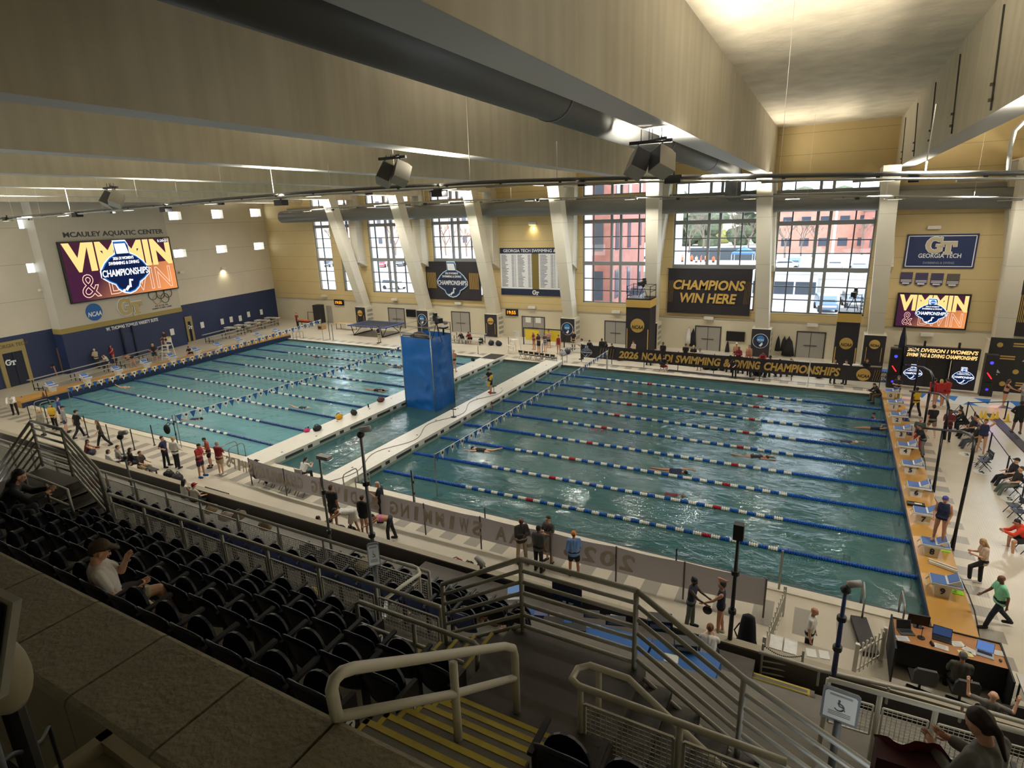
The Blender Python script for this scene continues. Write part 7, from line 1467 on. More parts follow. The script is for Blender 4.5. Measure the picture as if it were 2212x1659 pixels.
def bag(u,v,label,c,s=0.5,z=0.0,group='bags on the deck',y=None):
 p=az(u,v,z)if y is None else far(u,v,y); t=thing('sports_bag',label,'bag',p,rnd.random()*3,group); k=s
 m=MB(); m.ball((0,0,0.26*k),0.42*k,12,8,(1.15,0.75,0.7)); m.v=[(x,y_,max(0.0,zz))for x,y_,zz in m.v]; m.make('body',cloth(c),t,True)
 m=MB(); m.tube([(-0.25*k,0.1*k,0.48*k),(-0.12*k,0.1*k,0.62*k),(0.12*k,0.1*k,0.62*k),(0.25*k,0.1*k,0.48*k)],0.03*k,6); m.make('strap',BLACK,t); m=MB(); m.tube([(-0.40*k,-0.05*k,0.42*k),(0,-0.08*k,0.56*k),(0.40*k,-0.05*k,0.42*k)],0.012,5); m.make('zip',mat('zip_grey',(120,120,124),0.5),t)
K=(26,26,30)
for a in((738,1152,'black bag beside the bending person in the towel',K,.62),(760,1160,'larger black bag at the feet of the bending person',K,.75),(775,1166,'black bag right of the larger black bag',K,.55),(200,982,'black and navy bag on the deck beside the seated girl',(30,36,56),.6),(850,1183,'yellow and black bag below the bending person in pink',(190,150,40),.5),(828,1180,'pale bag at the hands of the person in pink',(180,170,150),.42),(985,1226,'black and red bag by the low front wall',(150,30,44),.6),(1012,1233,'black bag with loops by the low front wall',K,.6),(366,1030,'black bag on the deck near the seated spectators',K,.6),(385,1038,'long dark bag near the seated spectators',(44,44,50),.7),(1040,1232,'dark helmet shaped bag top by the low front wall',K,.45)):
 p=ay(a[0],a[1],-4.55);
 t0=az(a[0],a[1]); q=t0 if t0.y>-4.5 else Vector((p.x,-4.55,0)); u_=a[0]
 BAGN+=1;
 uu,vv=a[0],a[1]
 bag(uu,vv,a[2],a[3],a[4])if t0.y>-4.5 else bag(uu,829.5-FPX*((q-CAM).dot(CU)/(q-CAM).dot(CF)),a[2],a[3],a[4])
for k,(u,y,c,lab)in enumerate(((1040,30.2,K,'black bag pile on the bleacher right of the blue tower'),(1062,29.6,(32,36,52),'navy bag beside the third banner column'),(1078,29.6,(32,36,52),'second navy bag beside the third banner column'),(1225,28.6,(40,44,60),'dark bag left of the white shirted official'),(1215,28.0,(150,150,154),'pale bag near the red swimsuit'),(1290,28.2,K,'black bag below the coat group'),(1340,28.0,K,'black bag beside the left black tower'),(1450,28.6,K,'black bag right of the gold disc banner'),(1528,27.6,K,'black bag behind the word SWIMMING'),(1545,27.6,(34,30,34),'dark bag pile below the grey double door'),(1562,27.8,K,'black pointed bag left of the maroon group'),(1745,28.4,K,'black backpack before the grey double door'),(1775,28.0,K,'black bag pile left of the right black tower'),(1842,28.2,K,'black bag right of the right black tower'),(1640,27.0,K,'black bag below the crimson person'))):bag(u,760,lab,c,0.85,0,'bags behind the championship banner',y)
for k,(u,v0,v1,c,w)in enumerate(((1488,708,742,(216,214,206),0.28),(1498,710,748,K,0.3),(1682,727,758,K,0.22),(1695,727,758,K,0.26),(1705,727,768,K,0.5),(1655,730,760,K,0.24),(1572,738,762,K,0.2))):
 a,b=ay(u,v0,WY-0.15),ay(u,v1,WY-0.15); t=thing('hanging_coat','%s hanging on the far wall, %s'%('white coat' if k==0 else 'black coat',('between the vent and the black coat','left of the CHAMPIONS door','leftmost of three before the last window','middle of three before the last window','widest and rightmost of three before the last window','beside the sixth banner column','under the wall television')[k]),'coat',(a.x,WY-0.15,b.z),0,'coats hanging on the far wall')
 h=a.z-b.z; m=MB(); prof=[(0.03,h),(0.06,h*0.93),(w*0.55,h*0.75),(w*0.8,h*0.4),(w,0.0),(w*0.7,-0.02)]; m.lathe((0,0,0),prof[::-1],10); m.v=[(x,y*0.35,z)for x,y,z in m.v]; m.make('cloth',cloth(c),t,True); MB().tube([(0,0,h),(0,0.14,h+0.04)],0.015,5).make('hook',DARKM,t)
p=az(1168,752); t=thing('folding_screen','black framed folding screen with two yellow panels before the double doors','screen',(p.x-0.3,31.0,0));
for x in(-1.05,1.05):MB().b2((x-0.75,-0.02,0.5),(x+0.75,0.02,1.55)).make('yellow_panel',mat('screen_yellow',(222,196,46),0.6),t)
MB().tube([(-2.0,0,0),(-2.0,0,1.65),(2.0,0,1.65),(2.3,0,1.4),(2.3,0,0)],0.06,8).make('frame',BLACK,t)
p=far(1890,790,28.6); t=thing('covered_table','blue covered table with white SWIMMING & DIVING lettering at the far right','table',p); BLUC=mat('table_cloth_blue',(24,92,168),0.6); MB().b2((-1.5,-0.4,0),(1.5,0.4,0.78)).make('cloth',BLUC,t)
for k,s_ in enumerate(('SWIMMING','& DIVING')):g=text_mesh(s_,1,0.004,0.2,0.03,width=1.5,height=0.24); put(g,frame_mat((p.x+0.3,p.y-0.41,0.55-0.28*k),(1,0,0),(0,0,1)),'lettering',INKS['white'],t)
p=far(1847,800,28.4); t=thing('drink_cooler','black bin with a white lid left of the blue covered table','bin',p); MB().cyl((0,0,0),0.32,0.8,14).make('body',BLACK,t); MB().cyl((0,0,0.8),0.22,0.3,12).make('lid',WHITE,t)
p=Vector(onleft(2.5,6.6)); t=thing('waste_bin','pale waste bin below the varsity sign','bin',p); MB().cyl((0,0,0),0.3,0.85,14).make('body',mat('bin_pale',(160,158,150),0.5),t); MB().cyl((0,0,0.85),0.33,0.06,14).make('lid',DARKM,t)
SY=27.4
def sx(u,v):return ay(u,v,SY)
a,b=sx(1957,745),sx(2120,757); x0,x1=a.x,b.x; zt=(a.z+b.z)/2;
t=thing('stage_arch','lit stage arch reading 2026 DIVISION I WOMEN\'S with two badge screens','stage',((x0+x1)/2,SY,0)); w=x1-x0; xl,xr=x0+w*0.31,x0+w*0.66
PANEL=glow('screen_charcoal',(44,40,40),0.6)
zm=zt*0.72
for nm,q in(('left_screen',(x0,xl,0.15,zm)),('right_screen',(xr,x1,0.15,zm)),('header_screen',(x0,x1,zm,zt))):
 MB().b2((q[0],SY,q[2]),(q[1],SY+0.3,q[3])).make(nm,CASE,t,world=True); MB().quad((q[0]+.02,SY-0.005,q[2]+.02),(q[1]-.02,SY-0.005,q[2]+.02),(q[1]-.02,SY-0.005,q[3]-.02),(q[0]+.02,SY-0.005,q[3]-.02)).make('display',PANEL,t,world=True)
for s_,z in(("2026 DIVISION I WOMEN'S",zm+(zt-zm)*0.70),('SWIMMING & DIVING CHAMPIONSHIPS',zm+(zt-zm)*0.27)):g=text_mesh(s_,1,0.002,0.2,0.03,width=w*0.94,height=(zt-zm)*0.32); put(g,frame_mat(((x0+x1)/2,SY-0.02,z),(1,0,0),(0,0,1)),'lit_lettering',LITE['gold'],t)
champ_logo(t,((x0+xl)/2,SY-0.02,zm*0.52),(1,0,0),(0,0,1),(xl-x0)*0.85,LITE); champ_logo(t,((xr+x1)/2,SY-0.02,zm*0.52),(1,0,0),(0,0,1),(x1-xr)*0.85,LITE)
MB().b2((xl,SY+0.6,0),(xr,SY+0.65,zm)).make('back_curtain',BLACK,t,world=True)
for x in(x0+w*0.26,x0+w*0.72):MB().b2((x-0.06,SY+0.1,zt),(x+0.06,SY+0.25,zt+0.35)).make('support_bracket',CASE,t,world=True)
for k,(u,lab)in enumerate(((1930,'left of the lit stage arch'),(2137,'right of the lit stage arch'))):
 p=far(u,800,27.2); t=thing('speaker_tower','black speaker and lamp tower %s'%lab,'speaker tower',p,0,'speaker towers beside the stage'); MB().b2((-0.32,-0.3,0),(0.32,0.3,2.7)).make('cabinet',CASE,t)
 MB().ball((0,-0.30,2.2),0.1,10,6).make('blue_lamp',glow('lamp_blue',(60,60,255),2.0),t); MB().ball((0,-0.30,0.45),0.08,10,6).make('violet_lamp',glow('lamp_violet',(70,50,230),1.6),t); m=MB(); m.bar((-0.14,-0.33,1.55),(0.12,-0.33,1.18),0.07,0.06); m.make('red_lamp_bar',glow('lamp_red',(255,40,50),2.2),t)
 MB().lathe((0,-0.3,0.9),[(0.2,-0.005),(0.2,0.005)],16).make('speaker_ring',DARKM,t)
 px_=(2.2,-2.2)[k]
 add_light('stage_spot','SPOT',(p.x,p.y-0.4,1.5),(0.25 if k==0 else 0.1,-0.7,-0.35),160,(1,0.15,0.12),0.05,spot=0.5,blend=0.4); add_light('stage_spot','SPOT',(p.x,p.y-0.4,2.2),(0.45 if k==0 else 0.05,-1.0,-0.3),260,(0.35,0.25,1),0.05,spot=0.42,blend=0.4)
p=far(1944,760,27.8); t=thing('feather_flag','tall narrow dark blue feather flag left of the stage arch','flag',p); MB().prism([(-0.28,0.4),(0.28,0.4),(0.22,3.2),(0.02,4.3),(-0.1,3.4)],(0,0,0),(1,0,0),(0,0,1),0.03).make('cloth',mat('flag_navy',(22,30,62),0.7),t); MB().tube([(0.3,0,0),(0.27,0,3.2),(0.02,0,4.3)],0.02,6).make('pole',DARKM,t)
p0,p1=ay(2132,780,28.4),ay(2330,800,28.4); t=thing('backdrop_wall','black sponsor wall with gold line prints and white marks at the right edge','backdrop',((p0.x+p1.x)/2,28.4,0)); zt=3.55
MB().b2((p0.x,28.4,0),(p1.x,28.55,zt)).make('panel',CASE,t,world=True); g,g2=MB(),MB()
for i in range(6):
 for j in range(4):
  x,z=p0.x+0.5+i*1.05+(j%2)*0.5,zt-0.45-j*0.85
  if(i+j)%3==0:g.merge(plate(poly_ngon(14,0.16),0,0.005).xf(frame_mat((x,28.385,z),(1,0,0),(0,0,1))))
  elif(i+j)%3==1:
   for q in range(2):g.b2((x-0.38,28.38,z-0.08+0.16*q),(x+0.38,28.39,z+0.01+0.16*q))
  else:g2.add([(x-0.3,28.385,z-0.15),(x+0.3,28.385,z-0.15),(x,28.385,z+0.22)],[(0,1,2)]); g2.b2((x-0.16,28.38,z-0.3),(x+0.16,28.39,z-0.24))
g.make('gold_prints',INKS['gold'],t,world=True); g2.make('white_prints',INKS['white'],t,world=True)
BM=mat('mat_blue',(44,110,186),0.5); t=thing('blue_mat','blue and white patterned floor mat in front of the stage','mat',(4.0,25.4,0)); a,b,c,d=az(1950,862),az(2300,900),az(2300,880),az(1960,848)
y0,y1=24.3,26.3; xa,xb=1.9,9.5; MB().b2((xa,y0,0.002),(xb,y1,0.012)).make('base',mat('mat_white',(206,208,206),0.5),t,world=True); g=MB()
for k in range(9):
 x=xa+0.4+k*0.84; g.add([(x-0.4,y0+.1,0.014),(x+0.4,y0+.1,0.014),(x,y0+0.9,0.014)],[(0,1,2)])if k%2 else g.add([(x-0.45,y1-.1,0.014),(x+0.1,y0+0.7,0.014),(x+0.45,y1-.1,0.014)],[(0,1,2)])
g.b2((xa+5.2,y0,0.013),(xa+6.1,y1,0.016)); g.make('blue_pattern',BM,t,world=True)
t=thing('floor_strip','long dark floor strip on the right deck','cable ramp',(6,16,0)); a,b=az(2140,895),az(2300,1055); MB().bar(a+Vector((0,0,.02)),b+Vector((0,0,.02)),0.45,0.05).make('strip',mat('strip_dark',(52,48,52),0.7),t,world=True)
t=thing('floor_strip','long dark mat along the far edge below the word SWIMMING','mat',az(1520,806)); a,b=az(1443,800),az(1630,820); MB().bar(a+Vector((0,0,.01)),b+Vector((0,0,.01)),0.5,0.03).make('strip',mat('strip_dark',(52,48,52),0.7),t,world=True)
for k,(u,v,s_)in enumerate(((2065,906,'1'),(2108,1002,'2'),(2088,982,'3'),(2181,1078,'5'),(2120,1020,'4'))):
 p=az(u,v); d=(p-CAM); d.z=0; d.normalize(); t=thing('floor_number','white floor disc with the number %s on the right deck'%s_,'floor marker',p,0,'numbered floor discs'); MB().cyl((0,0,0.001),0.33,0.006,24).make('disc',mat('marker_white',(220,218,212),0.5),t); g=text_mesh(s_,1,0.002,0,0.02,height=0.32); put(g,frame_mat((p.x,p.y,0.011),(1,0,0),(0,1,0)),'numeral',NUM,t)
ST=[(2085,908,868),(2099,930,889),(2135,976,935),(2172,1027,985),(2205,1086,1040)]
pr=[]
for k,(u,v,vt)in enumerate(ST):o,h=pole(u,v,vt,'black belt stanchion on the right deck, %s from the stage'%('first','second','third','fourth','fifth')[k],0.035,BLACK,group='belt stanchions on the right deck',cat='stanchion'); pr.append(o.matrix_basis.translation+Vector((0,0,h-0.05)))
for k in range(4):t=thing('barrier_belt','black barrier belt between stanchions on the right deck, %s from the stage'%('first','second','third','fourth')[k],'belt',pr[k],0,'barrier belts on the right deck'); MB().bar(pr[k],pr[k+1],0.01,0.05).make('webbing',mat('belt_navy',(34,40,60),0.6),t,world=True)
p=az(2172,907); q=az(2172,907); o,h=pole(2170,905,866,'black stanchion behind the yellow cones',0.035,BLACK,cat='stanchion',group='belt stanchions on the right deck'); pt_=o.matrix_basis.translation+Vector((0,0,h-0.05)); t=thing('barrier_belt','black barrier belt running across in front of the stage mat','belt',pr[0],0,'barrier belts on the right deck'); MB().bar(pr[0],pt_,0.01,0.05).make('webbing',mat('belt_navy',(34,40,60),0.6),t,world=True)
def cone(u,v,label,m,h=0.45,z=0.0,group='cones on the deck'):
 t=thing('traffic_cone',label,'cone',az(u,v,z),0,group); MB().lathe((0,0,0),[(h*0.38,0),(h*0.38,h*0.06),(h*0.26,h*0.07),(h*0.05,h),(0.01,h)],12).make('body',m,t,True); MB().b2((-h*0.4,-h*0.4,0),(h*0.4,h*0.4,h*0.05)).make('base',m,t)
for k,(u,v)in enumerate(((2118,903),(2127,904),(2143,906),(2152,905),(2175,910))):cone(u,v,'yellow cone on the right deck, %s from the left'%('first','second','third','fourth','fifth')[k],mat('cone_yellow',(216,178,40),0.5))
LIME=mat('cone_lime',(150,220,40),0.5); BCN=mat('cone_navy',(30,52,110),0.5)
for k,(x,y,m,lab,h)in enumerate(((1.0,1.55,LIME,'lime green cone behind starting block 9',.45),(1.02,4.2,LIME,'lime green cone behind starting block 8',.4),(1.05,9.4,BCN,'navy cone behind starting block 6',.5),(1.02,16.6,BCN,'navy cone behind starting block 3',.5),(1.02,19.0,BCN,'navy cone behind starting block 2',.5),(1.0,23.6,LIME,'lime green cone behind starting block 0',.4))):
 t=thing('traffic_cone',lab,'cone',(x,y,0.26),0,'cones on the right platform'); MB().lathe((0,0,0),[(h*0.3,0),(h*0.3,h*0.06),(h*0.24,h*0.07),(h*0.05,h),(0.01,h)],12).make('body',m,t,True); MB().b2((-h*0.32,-h*0.32,0),(h*0.32,h*0.32,h*0.05)).make('base',m,t)
cone(50,872,'blue cone at the near end of the scoreboard-side platform',BCN,0.55,0.0); cone(95,858,'dark cone on the scoreboard-side platform',mat('cone_brown',(70,40,40),0.5),0.4,0.5)
for k in range(9):
 y=(k+0.5)*LD+0.75; t=thing('cable_coil','red and black cable coil on the right platform beside starting block %d'%(9-k),'cable',(0.72,y,0.26),0,'cable coils on the right platform'); m=MB(); m.tube([(0.2*math.cos(a*0.7)*(1+0.15*math.sin(a*2.3)),0.14*math.sin(a*0.7),0.02+0.006*a*0.5)for a in range(20)],0.016,6); m.make('red_cable',mat('cable_red',(130,44,36),0.5),t,True); m=MB(); m.tube([(0.25*math.cos(a*0.6+1),0.18*math.sin(a*0.6+1),0.02+0.004*a)for a in range(14)],0.014,6); m.make('black_cable',BLACK,t,True)
t=thing('lane_box','black flat timing box on the right platform beside block 6','box',az(1978,1092,0.26)); MB().b2((-0.3,-0.14,0),(0.3,0.14,0.1)).make('body',CASE,t); MB().b2((-0.05,-0.06,0.1),(0.2,0.05,0.104)).make('label_plate',WHITE,t)
t=thing('plank_step','white folded plank frame lying on the right platform between blocks 8 and 9','frame',az(2042,1225,0.26)); a,b=az(2006,1215,0.28),az(2068,1238,0.28)
for d in(0,0.16):MB().bar(a+Vector((0,d,0.04)),b+Vector((0,d,0.04)),0.06,0.08).make('beam',WHITE,t,world=True)
t=thing('cable','long black cable along the outer edge of the right platform','cable',(1.35,6,0)); MB().tube([(1.3+0.10*math.sin(k*0.9),15.5-k*0.9,0.02)for k in range(20)],0.014,6).make('cord',BLACK,t,True,world=True)
for k,(u,v,z,lab)in enumerate(((1067,849,0.3,'small black camera stand by the lifeguard'),(980,901,0.3,'small black camera stand on the right bulkhead before the tower'))):
 t=thing('desk_stand',lab,'stand',az(u,v,z),0,'small camera stands on the bulkhead'); MB().cyl((0,0,0),0.17,0.03,14).make('base',BLACK,t); MB().tube([(0,0,0),(0,0,0.5)],0.02,6).make('stem',BLACK,t); MB().bar((-0.15,0,0.5),(0.22,0,0.53),0.05).make('arm',BLACK,t)
for k,(u,v,c,lab,s)in enumerate(((663,933,(200,50,110),'pink kickboard on the left bulkhead',.4),(686,930,K,'black net bag on the left bulkhead',.6),(733,905,(214,160,40),'yellow bag on the left bulkhead',.62),(765,896,K,'dark gear pile on the left bulkhead',.62),(823,868,(90,50,54),'maroon gear pile on the left bulkhead',.6),(1022,780,K,'dark fins at the far end of the left bulkhead',.5))):bag(u,v,lab,c,s,0.3,'swim gear on the left bulkhead')
for k,(u,v)in enumerate(((667,930),(796,880))):t=thing('water_bottle','dark water bottle on the left bulkhead, %s'%('beside the pink kickboard','past the dark gear pile')[k],'bottle',az(u,v,0.3),0,'bottles on the left bulkhead'); MB().lathe((0,0,0),[(0.045,0),(0.045,0.2),(0.02,0.25),(0.02,0.28)],10).make('body',BLACK,t); MB().cyl((0,0,0.28),0.022,0.03,8).make('cap',INKS['white'],t)
t=thing('cable','thin black cable looping along the right bulkhead','cable',(-23.4,6,0.3)); MB().tube([(-23.4+0.42*math.sin(k*0.55),-0.8+k*0.42,0.315)for k in range(40)],0.013,5).make('cord',DARKM,t,True,world=True)
t=thing('black_mat','black mat on the far end of the left bulkhead','mat',(-29,24.4,0.3)); MB().b2((-29.75,23.4,0.301),(-28.3,25.2,0.315)).make('sheet',BLACK,t,world=True)
def tripod_pole(u,vb,u1,vt,z0,label,r,m,head,group='tall camera poles on the near deck',cat='camera pole',clamp=True):
 g=az(u,vb,z0); z=min(((abs(829.5-FPX*((Vector((g.x,g.y,zz))-CAM).dot(CU)/(Vector((g.x,g.y,zz))-CAM).dot(CF))-vt),zz)for zz in[z0+0.03*k for k in range(10,320)]))[1]
 t=thing('camera_pole',label,cat,g,0,group); MB().tube([(0,0,0),(0,0,z-z0)],[r*1.25,r*0.8],8).make('pole',m,t,True)
 for f in(0.35,0.7):MB().cyl((0,0,(z-z0)*f-0.06),r*2.0,0.12,8).make('clamp',BLACK,t)
 h=z-z0
 if head=='cam':MB().ball((0,0,h+0.06),0.11,10,7).make('camera_dome',BLACK,t,True); MB().tube([(0.02,0,h+0.2),(0.28,0.1,h+0.24)],0.085,10).make('camera_barrel',mat('camera_grey',(150,148,146),0.4),t,True)
 if head=='speaker':MB().b2((-0.12,-0.1,h-0.02),(0.12,0.1,h+0.4)).make('loudspeaker',CASE,t)
 if head=='flat':MB().b2((-0.02,-0.1,h-0.05),(0.42,0.1,h+0.06)).make('camera_body',mat('camera_grey',(150,148,146),0.4),t)
 return t
tripod_pole(815,1262,790,942,1.7,'tall grey pole with a pan head camera in front of the middle water',0.05,mat('pole_grey',(110,114,116),0.4,metal=0.3),'cam')
tripod_pole(722,1232,697,985,1.7,'tall slim dark pole with a flat camera left of the black shirted man',0.035,mat('pole_grey',(110,114,116),0.4,metal=0.3),'flat')
tripod_pole(1575,1400,1598,1162,0.9,'tall dark pole with a black loudspeaker on top near the two swimmers',0.05,DARKM,'speaker')
tripod_pole(1800,1462,1838,1280,1.4,'blue and grey pole with a pan head camera by the wooden desk',0.05,mat('pole_blue',(40,56,110),0.45),'cam')
tripod_pole(292,1083,270,946,2.4,'slim grey pole with a small camera behind the seated spectators',0.035,mat('pole_grey',(110,114,116),0.4,metal=0.3),'cam')
tripod_pole(384,960,370,897,0.0,'slim dark pole with a small sensor by the navy and black backpack pair',0.025,DARKM,'none')
tripod_pole(897,1090,894,1020,0.0,'thin grey pole beside the near corner of the right pool',0.02,STEEL,'none')
t=thing('backpack','black backpack on the back of the person in white at the left pool edge','bag',bp_.matrix_basis.translation+Vector((0.06,-0.2,1.08))); MB().ball((0,0,0.2),0.24,10,8,(0.85,0.55,1.1)).make('body',cloth(K),t,True)
for s in(-0.12,0.12):MB().tube([(s,0.05,0.4),(s,0.2,0.5),(s,0.3,0.36)],0.02,5).make('strap',BLACK,t)
t=thing('swim_cap','black swim cap held between the two swimmers on the near deck','cap',az(1528,1318,0.75)); MB().ball((0,0,0),0.14,12,7,(1,0.5,1)).make('cap',BLACK,t,True)
def tv_camera(at,head,label,tripod=1.1):
 t=thing('tv_camera',label,'camera',at,rad(head),'television cameras on towers')
 for a in(0.4,2.5,4.6):MB().tube([(0,0,tripod),(0.42*math.cos(a),0.42*math.sin(a),0)],0.025,6).make('tripod_leg',BLACK,t)
 MB().b2((-0.1,-0.1,tripod-0.08),(0.1,0.1,tripod+0.1)).make('pan_head',BLACK,t); MB().b2((-0.35,-0.12,tripod+0.1),(0.2,0.12,tripod+0.42)).make('camera_body',CASE,t); MB().b2((0.2,-0.15,tripod+0.08),(0.85,0.15,tripod+0.40)).make('lens_box',CASE,t); MB().b2((-0.3,-0.1,tripod+0.44),(0.0,0.1,tripod+0.62)).make('viewfinder',CASE,t); MB().tube([(-0.3,0.1,tripod),(-0.75,0.15,tripod-0.15)],0.015,6).make('pan_bar',BLACK,t)
tv_camera(Vector((-25.75,11.75,H-0.35 if False else 4.37)),-35,'black television camera on a tripod on the blue wrapped tower',1.25)
tv_camera(Vector((TW1[0]+0.2,30.3,TW1[1])),-100,'black television camera on the left black tower',1.0); tv_camera(Vector((TW2[0]+0.2,30.2,TW2[1])),-100,'black television camera on the right black tower',1.0)
t=thing('covered_gear','dark covered gear hump on the blue wrapped tower','gear',Vector((-27.0,11.6,4.37))); m=MB(); m.ball((0,0,0.2),0.55,12,8,(1.0,0.7,0.75)); m.v=[(x,y,max(0,z))for x,y,z in m.v]; m.make('cover',mat('brown_cover',(84,72,64),0.7,var=0.2,vscale=3),t,True); MB().b2((-0.5,-0.35,0),(0.5,0.35,0.18)).make('tray',CASE,t)
t=thing('storage_case','pale flat case on the left side of the blue wrapped tower','case',Vector((-27.75,11.3,4.37))); MB().b2((-0.3,-0.25,0),(0.3,0.25,0.5)).make('body',mat('case_pale',(176,176,172),0.5),t); MB().b2((-0.31,-0.26,0.4),(0.31,0.26,0.44)).make('lid_seam',DARKM,t)
t=thing('operator_chair','padded operator seat with a curved back on the blue wrapped tower','seat',Vector((-25.95,12.75,4.37))); MB().cyl((0,0,0),0.06,0.7,8).make('stem',BLACK,t); MB().b2((-0.25,-0.25,0.7),(0.25,0.25,0.8)).make('cushion',CASE,t); MB().tube([(0.25*math.cos(a),0.25*math.sin(a),1.05)for a in[0.2*k for k in range(-3,12)]],0.09,8).make('back_pad',mat('pad_grey',(110,112,116),0.6),t,True)
t=thing('photographer','person in black operating the camera on the left black tower','person',(0,0,0)); bpy.data.objects.remove(t)
DKW=mat('desk_wood',(172,118,70),0.4,var=0.12,vscale=3); SKIRT=mat('black_skirt',(20,20,24),0.7)
A,B,C_,D_=az(1912,1352,0.95),az(1966,1318,0.95),az(2155,1384,0.95),az(2150,1432,0.95)
t=thing('officials_desk','wooden topped officials desk with black skirts at the near right pool corner','desk',(A+B+C_+D_)/4*1.0-Vector((0,0,0.95)))
def slab(q,z0,z1):return MB().add([(p.x,p.y,z)for z in(z0,z1)for p in q],[(3,2,1,0),(4,5,6,7),(0,1,5,4),(1,2,6,5),(2,3,7,6),(3,0,4,7)])
x0,x1,y0,y1=-1.05,1.35,-2.75,-1.75
Q=[Vector((x0,y0,0)),Vector((x1,y0,0)),Vector((x1,y1,0)),Vector((x0,y1,0))]
slab(Q,0.9,0.95).make('top',DKW,t,world=True); MB().b2((x0,y1-0.04,0),(x1,y1,0.98)).make('front_skirt',SKIRT,t,world=True); MB().b2((x0-0.02,y0-0.5,0),(x0+0.02,y1,1.05)).make('side_skirt',SKIRT,t,world=True); MB().b2((x1-0.02,y0-0.5,0),(x1+0.02,y1,0.98)).make('side_skirt',SKIRT,t,world=True); MB().b2((x0+.03,y0+0.02,0.25),(x1-.03,y0+0.06,0.9)).make('modesty_panel',SKIRT,t,world=True); MB().b2((x0,y0-0.01,0.9),(x1,y0,0.95)).make('edge_strip',BLACK,t,world=True)
def laptop(x,y,z,rz,label,scr,case,w=0.36):
 t=thing('laptop',label,'laptop',(x,y,z),rz,'laptops on the officials desk'); MB().b2((-w/2,-0.13,0),(w/2,0.12,0.02)).make('keyboard_base',case,t); m=MB(); m.add([(-w/2,0.12,0.02),(w/2,0.12,0.02),(w/2,0.2,0.25),(-w/2,0.2,0.25),(-w/2,0.135,0.015),(w/2,0.135,0.015),(w/2,0.215,0.245),(-w/2,0.215,0.245)],[(0,1,2,3),(7,6,5,4),(3,2,6,7),(0,3,7,4),(1,5,6,2)]); m.make('lid',case,t)
 MB().add([(-w/2+.012,0.122,0.034),(w/2-.012,0.122,0.034),(w/2-.012,0.194,0.24),(-w/2+.012,0.194,0.24)],[(0,1,2,3)]).make('screen',scr,t); MB().b2((-w/2+.03,-0.02,0.02),(w/2-.03,0.1,0.023)).make('keys',BLACK,t)
SIL=mat('laptop_silver',(180,182,184),0.35,metal=0.4)
laptop(-0.75,-2.3,0.95,0.35,'dark laptop at the left end of the wooden desk',mat('screen_off',(30,34,40),0.2),mat('laptop_dark',(70,72,74),0.4)); laptop(0.05,-2.2,0.95,-0.1,'laptop with a lit table in front of the seated official',glow('screen_table',(60,80,120),0.6),BLACK,0.42); laptop(0.92,-2.4,0.95,-0.15,'silver laptop with a blue screen at the right end of the wooden desk',glow('screen_blue',(96,130,190),0.8),SIL)
t=thing('desk_monitor','flat dark monitor at the back left of the wooden desk','monitor',(-0.45,-1.9,0.95),0.1); MB().b2((-0.25,0,0.06),(0.25,0.04,0.36)).make('panel',CASE,t); MB().b2((-0.1,-0.08,0),(0.1,0.1,0.015)).make('foot',CASE,t); MB().b2((-0.02,0.02,0),(0.02,0.05,0.1)).make('neck',CASE,t)
t=thing('desk_microphone','black desk microphone on a round base on the wooden desk','microphone',(-0.42,-2.38,0.95)); MB().cyl((0,0,0),0.09,0.02,14).make('base',BLACK,t); MB().tube([(0,0,0),(0.0,0.02,0.28)],0.008,6).make('stem',BLACK,t); MB().ball((0,0.02,0.3),0.03,8,6).make('capsule',BLACK,t)
t=thing('telephone','black handset standing on the wooden desk','telephone',(-0.2,-2.55,0.95),0.3); MB().b2((-0.035,-0.07,0),(0.035,0.07,0.03)).make('cradle',CASE,t); MB().tube([(0,-0.07,0.04),(0,0.07,0.05)],0.025,6).make('handset',CASE,t)
t=thing('mouse','small dark mouse at the right end of the wooden desk','mouse',(1.22,-2.5,0.95)); MB().ball((0,0,0.015),0.05,10,6,(0.7,1.2,0.4)).make('shell',CASE,t,True)
for k,(x,y,r,c,lab)in enumerate(((-0.85,-2.62,0.3,(200,206,216),'printed sheets in front of the dark laptop'),(0.0,-2.55,-0.1,(214,212,206),'white papers in front of the lit laptop'),(0.38,-2.25,0.4,(220,218,212),'white papers behind the seated official'),(0.5,-2.58,0.2,(222,214,150),'yellow sheet on the wooden desk'),(0.62,-2.4,-0.5,(218,216,210),'loose white papers left of the silver laptop'),(1.22,-2.2,0.1,(220,218,212),'white papers at the right end of the wooden desk'))):
 t=thing('paper_stack',lab,'papers',(x,y,0.95),r,'papers on the officials desk'); MB().b2((-0.15,-0.1,0),(0.15,0.1,0.012)).make('sheets',mat('sheet_%d'%k,c,0.7),t); g=MB()
 for j in range(4):g.b2((-0.11,-0.07+0.04*j,0.0125),(0.09,-0.06+0.04*j,0.0135))
 g.make('print_lines',mat('print_dim',(140,138,130),0.6),t)
t=thing('white_table','white folding table right of the wooden desk cut by the photo edge','table',(2.3,-3.0,0)); MB().b2((-0.75,-0.4,0.72),(1.2,0.45,0.76)).make('top',mat('table_white',(208,204,196),0.5),t)
for x in(-0.65,1.1):
 for y in(-0.35,0.38):MB().cyl((x,y,0),0.025,0.72,8).make('leg',DARKM,t)
OFFC=[(-0.45,-3.35,'dark padded office chair at the left of the wooden desk'),(0.38,-3.35,'dark padded office chair under the seated official'),(1.35,-3.75,'navy padded office chair at the right of the wooden desk'),(1.75,-4.3,'dark office chair under the person with raised hands')]
oc=None
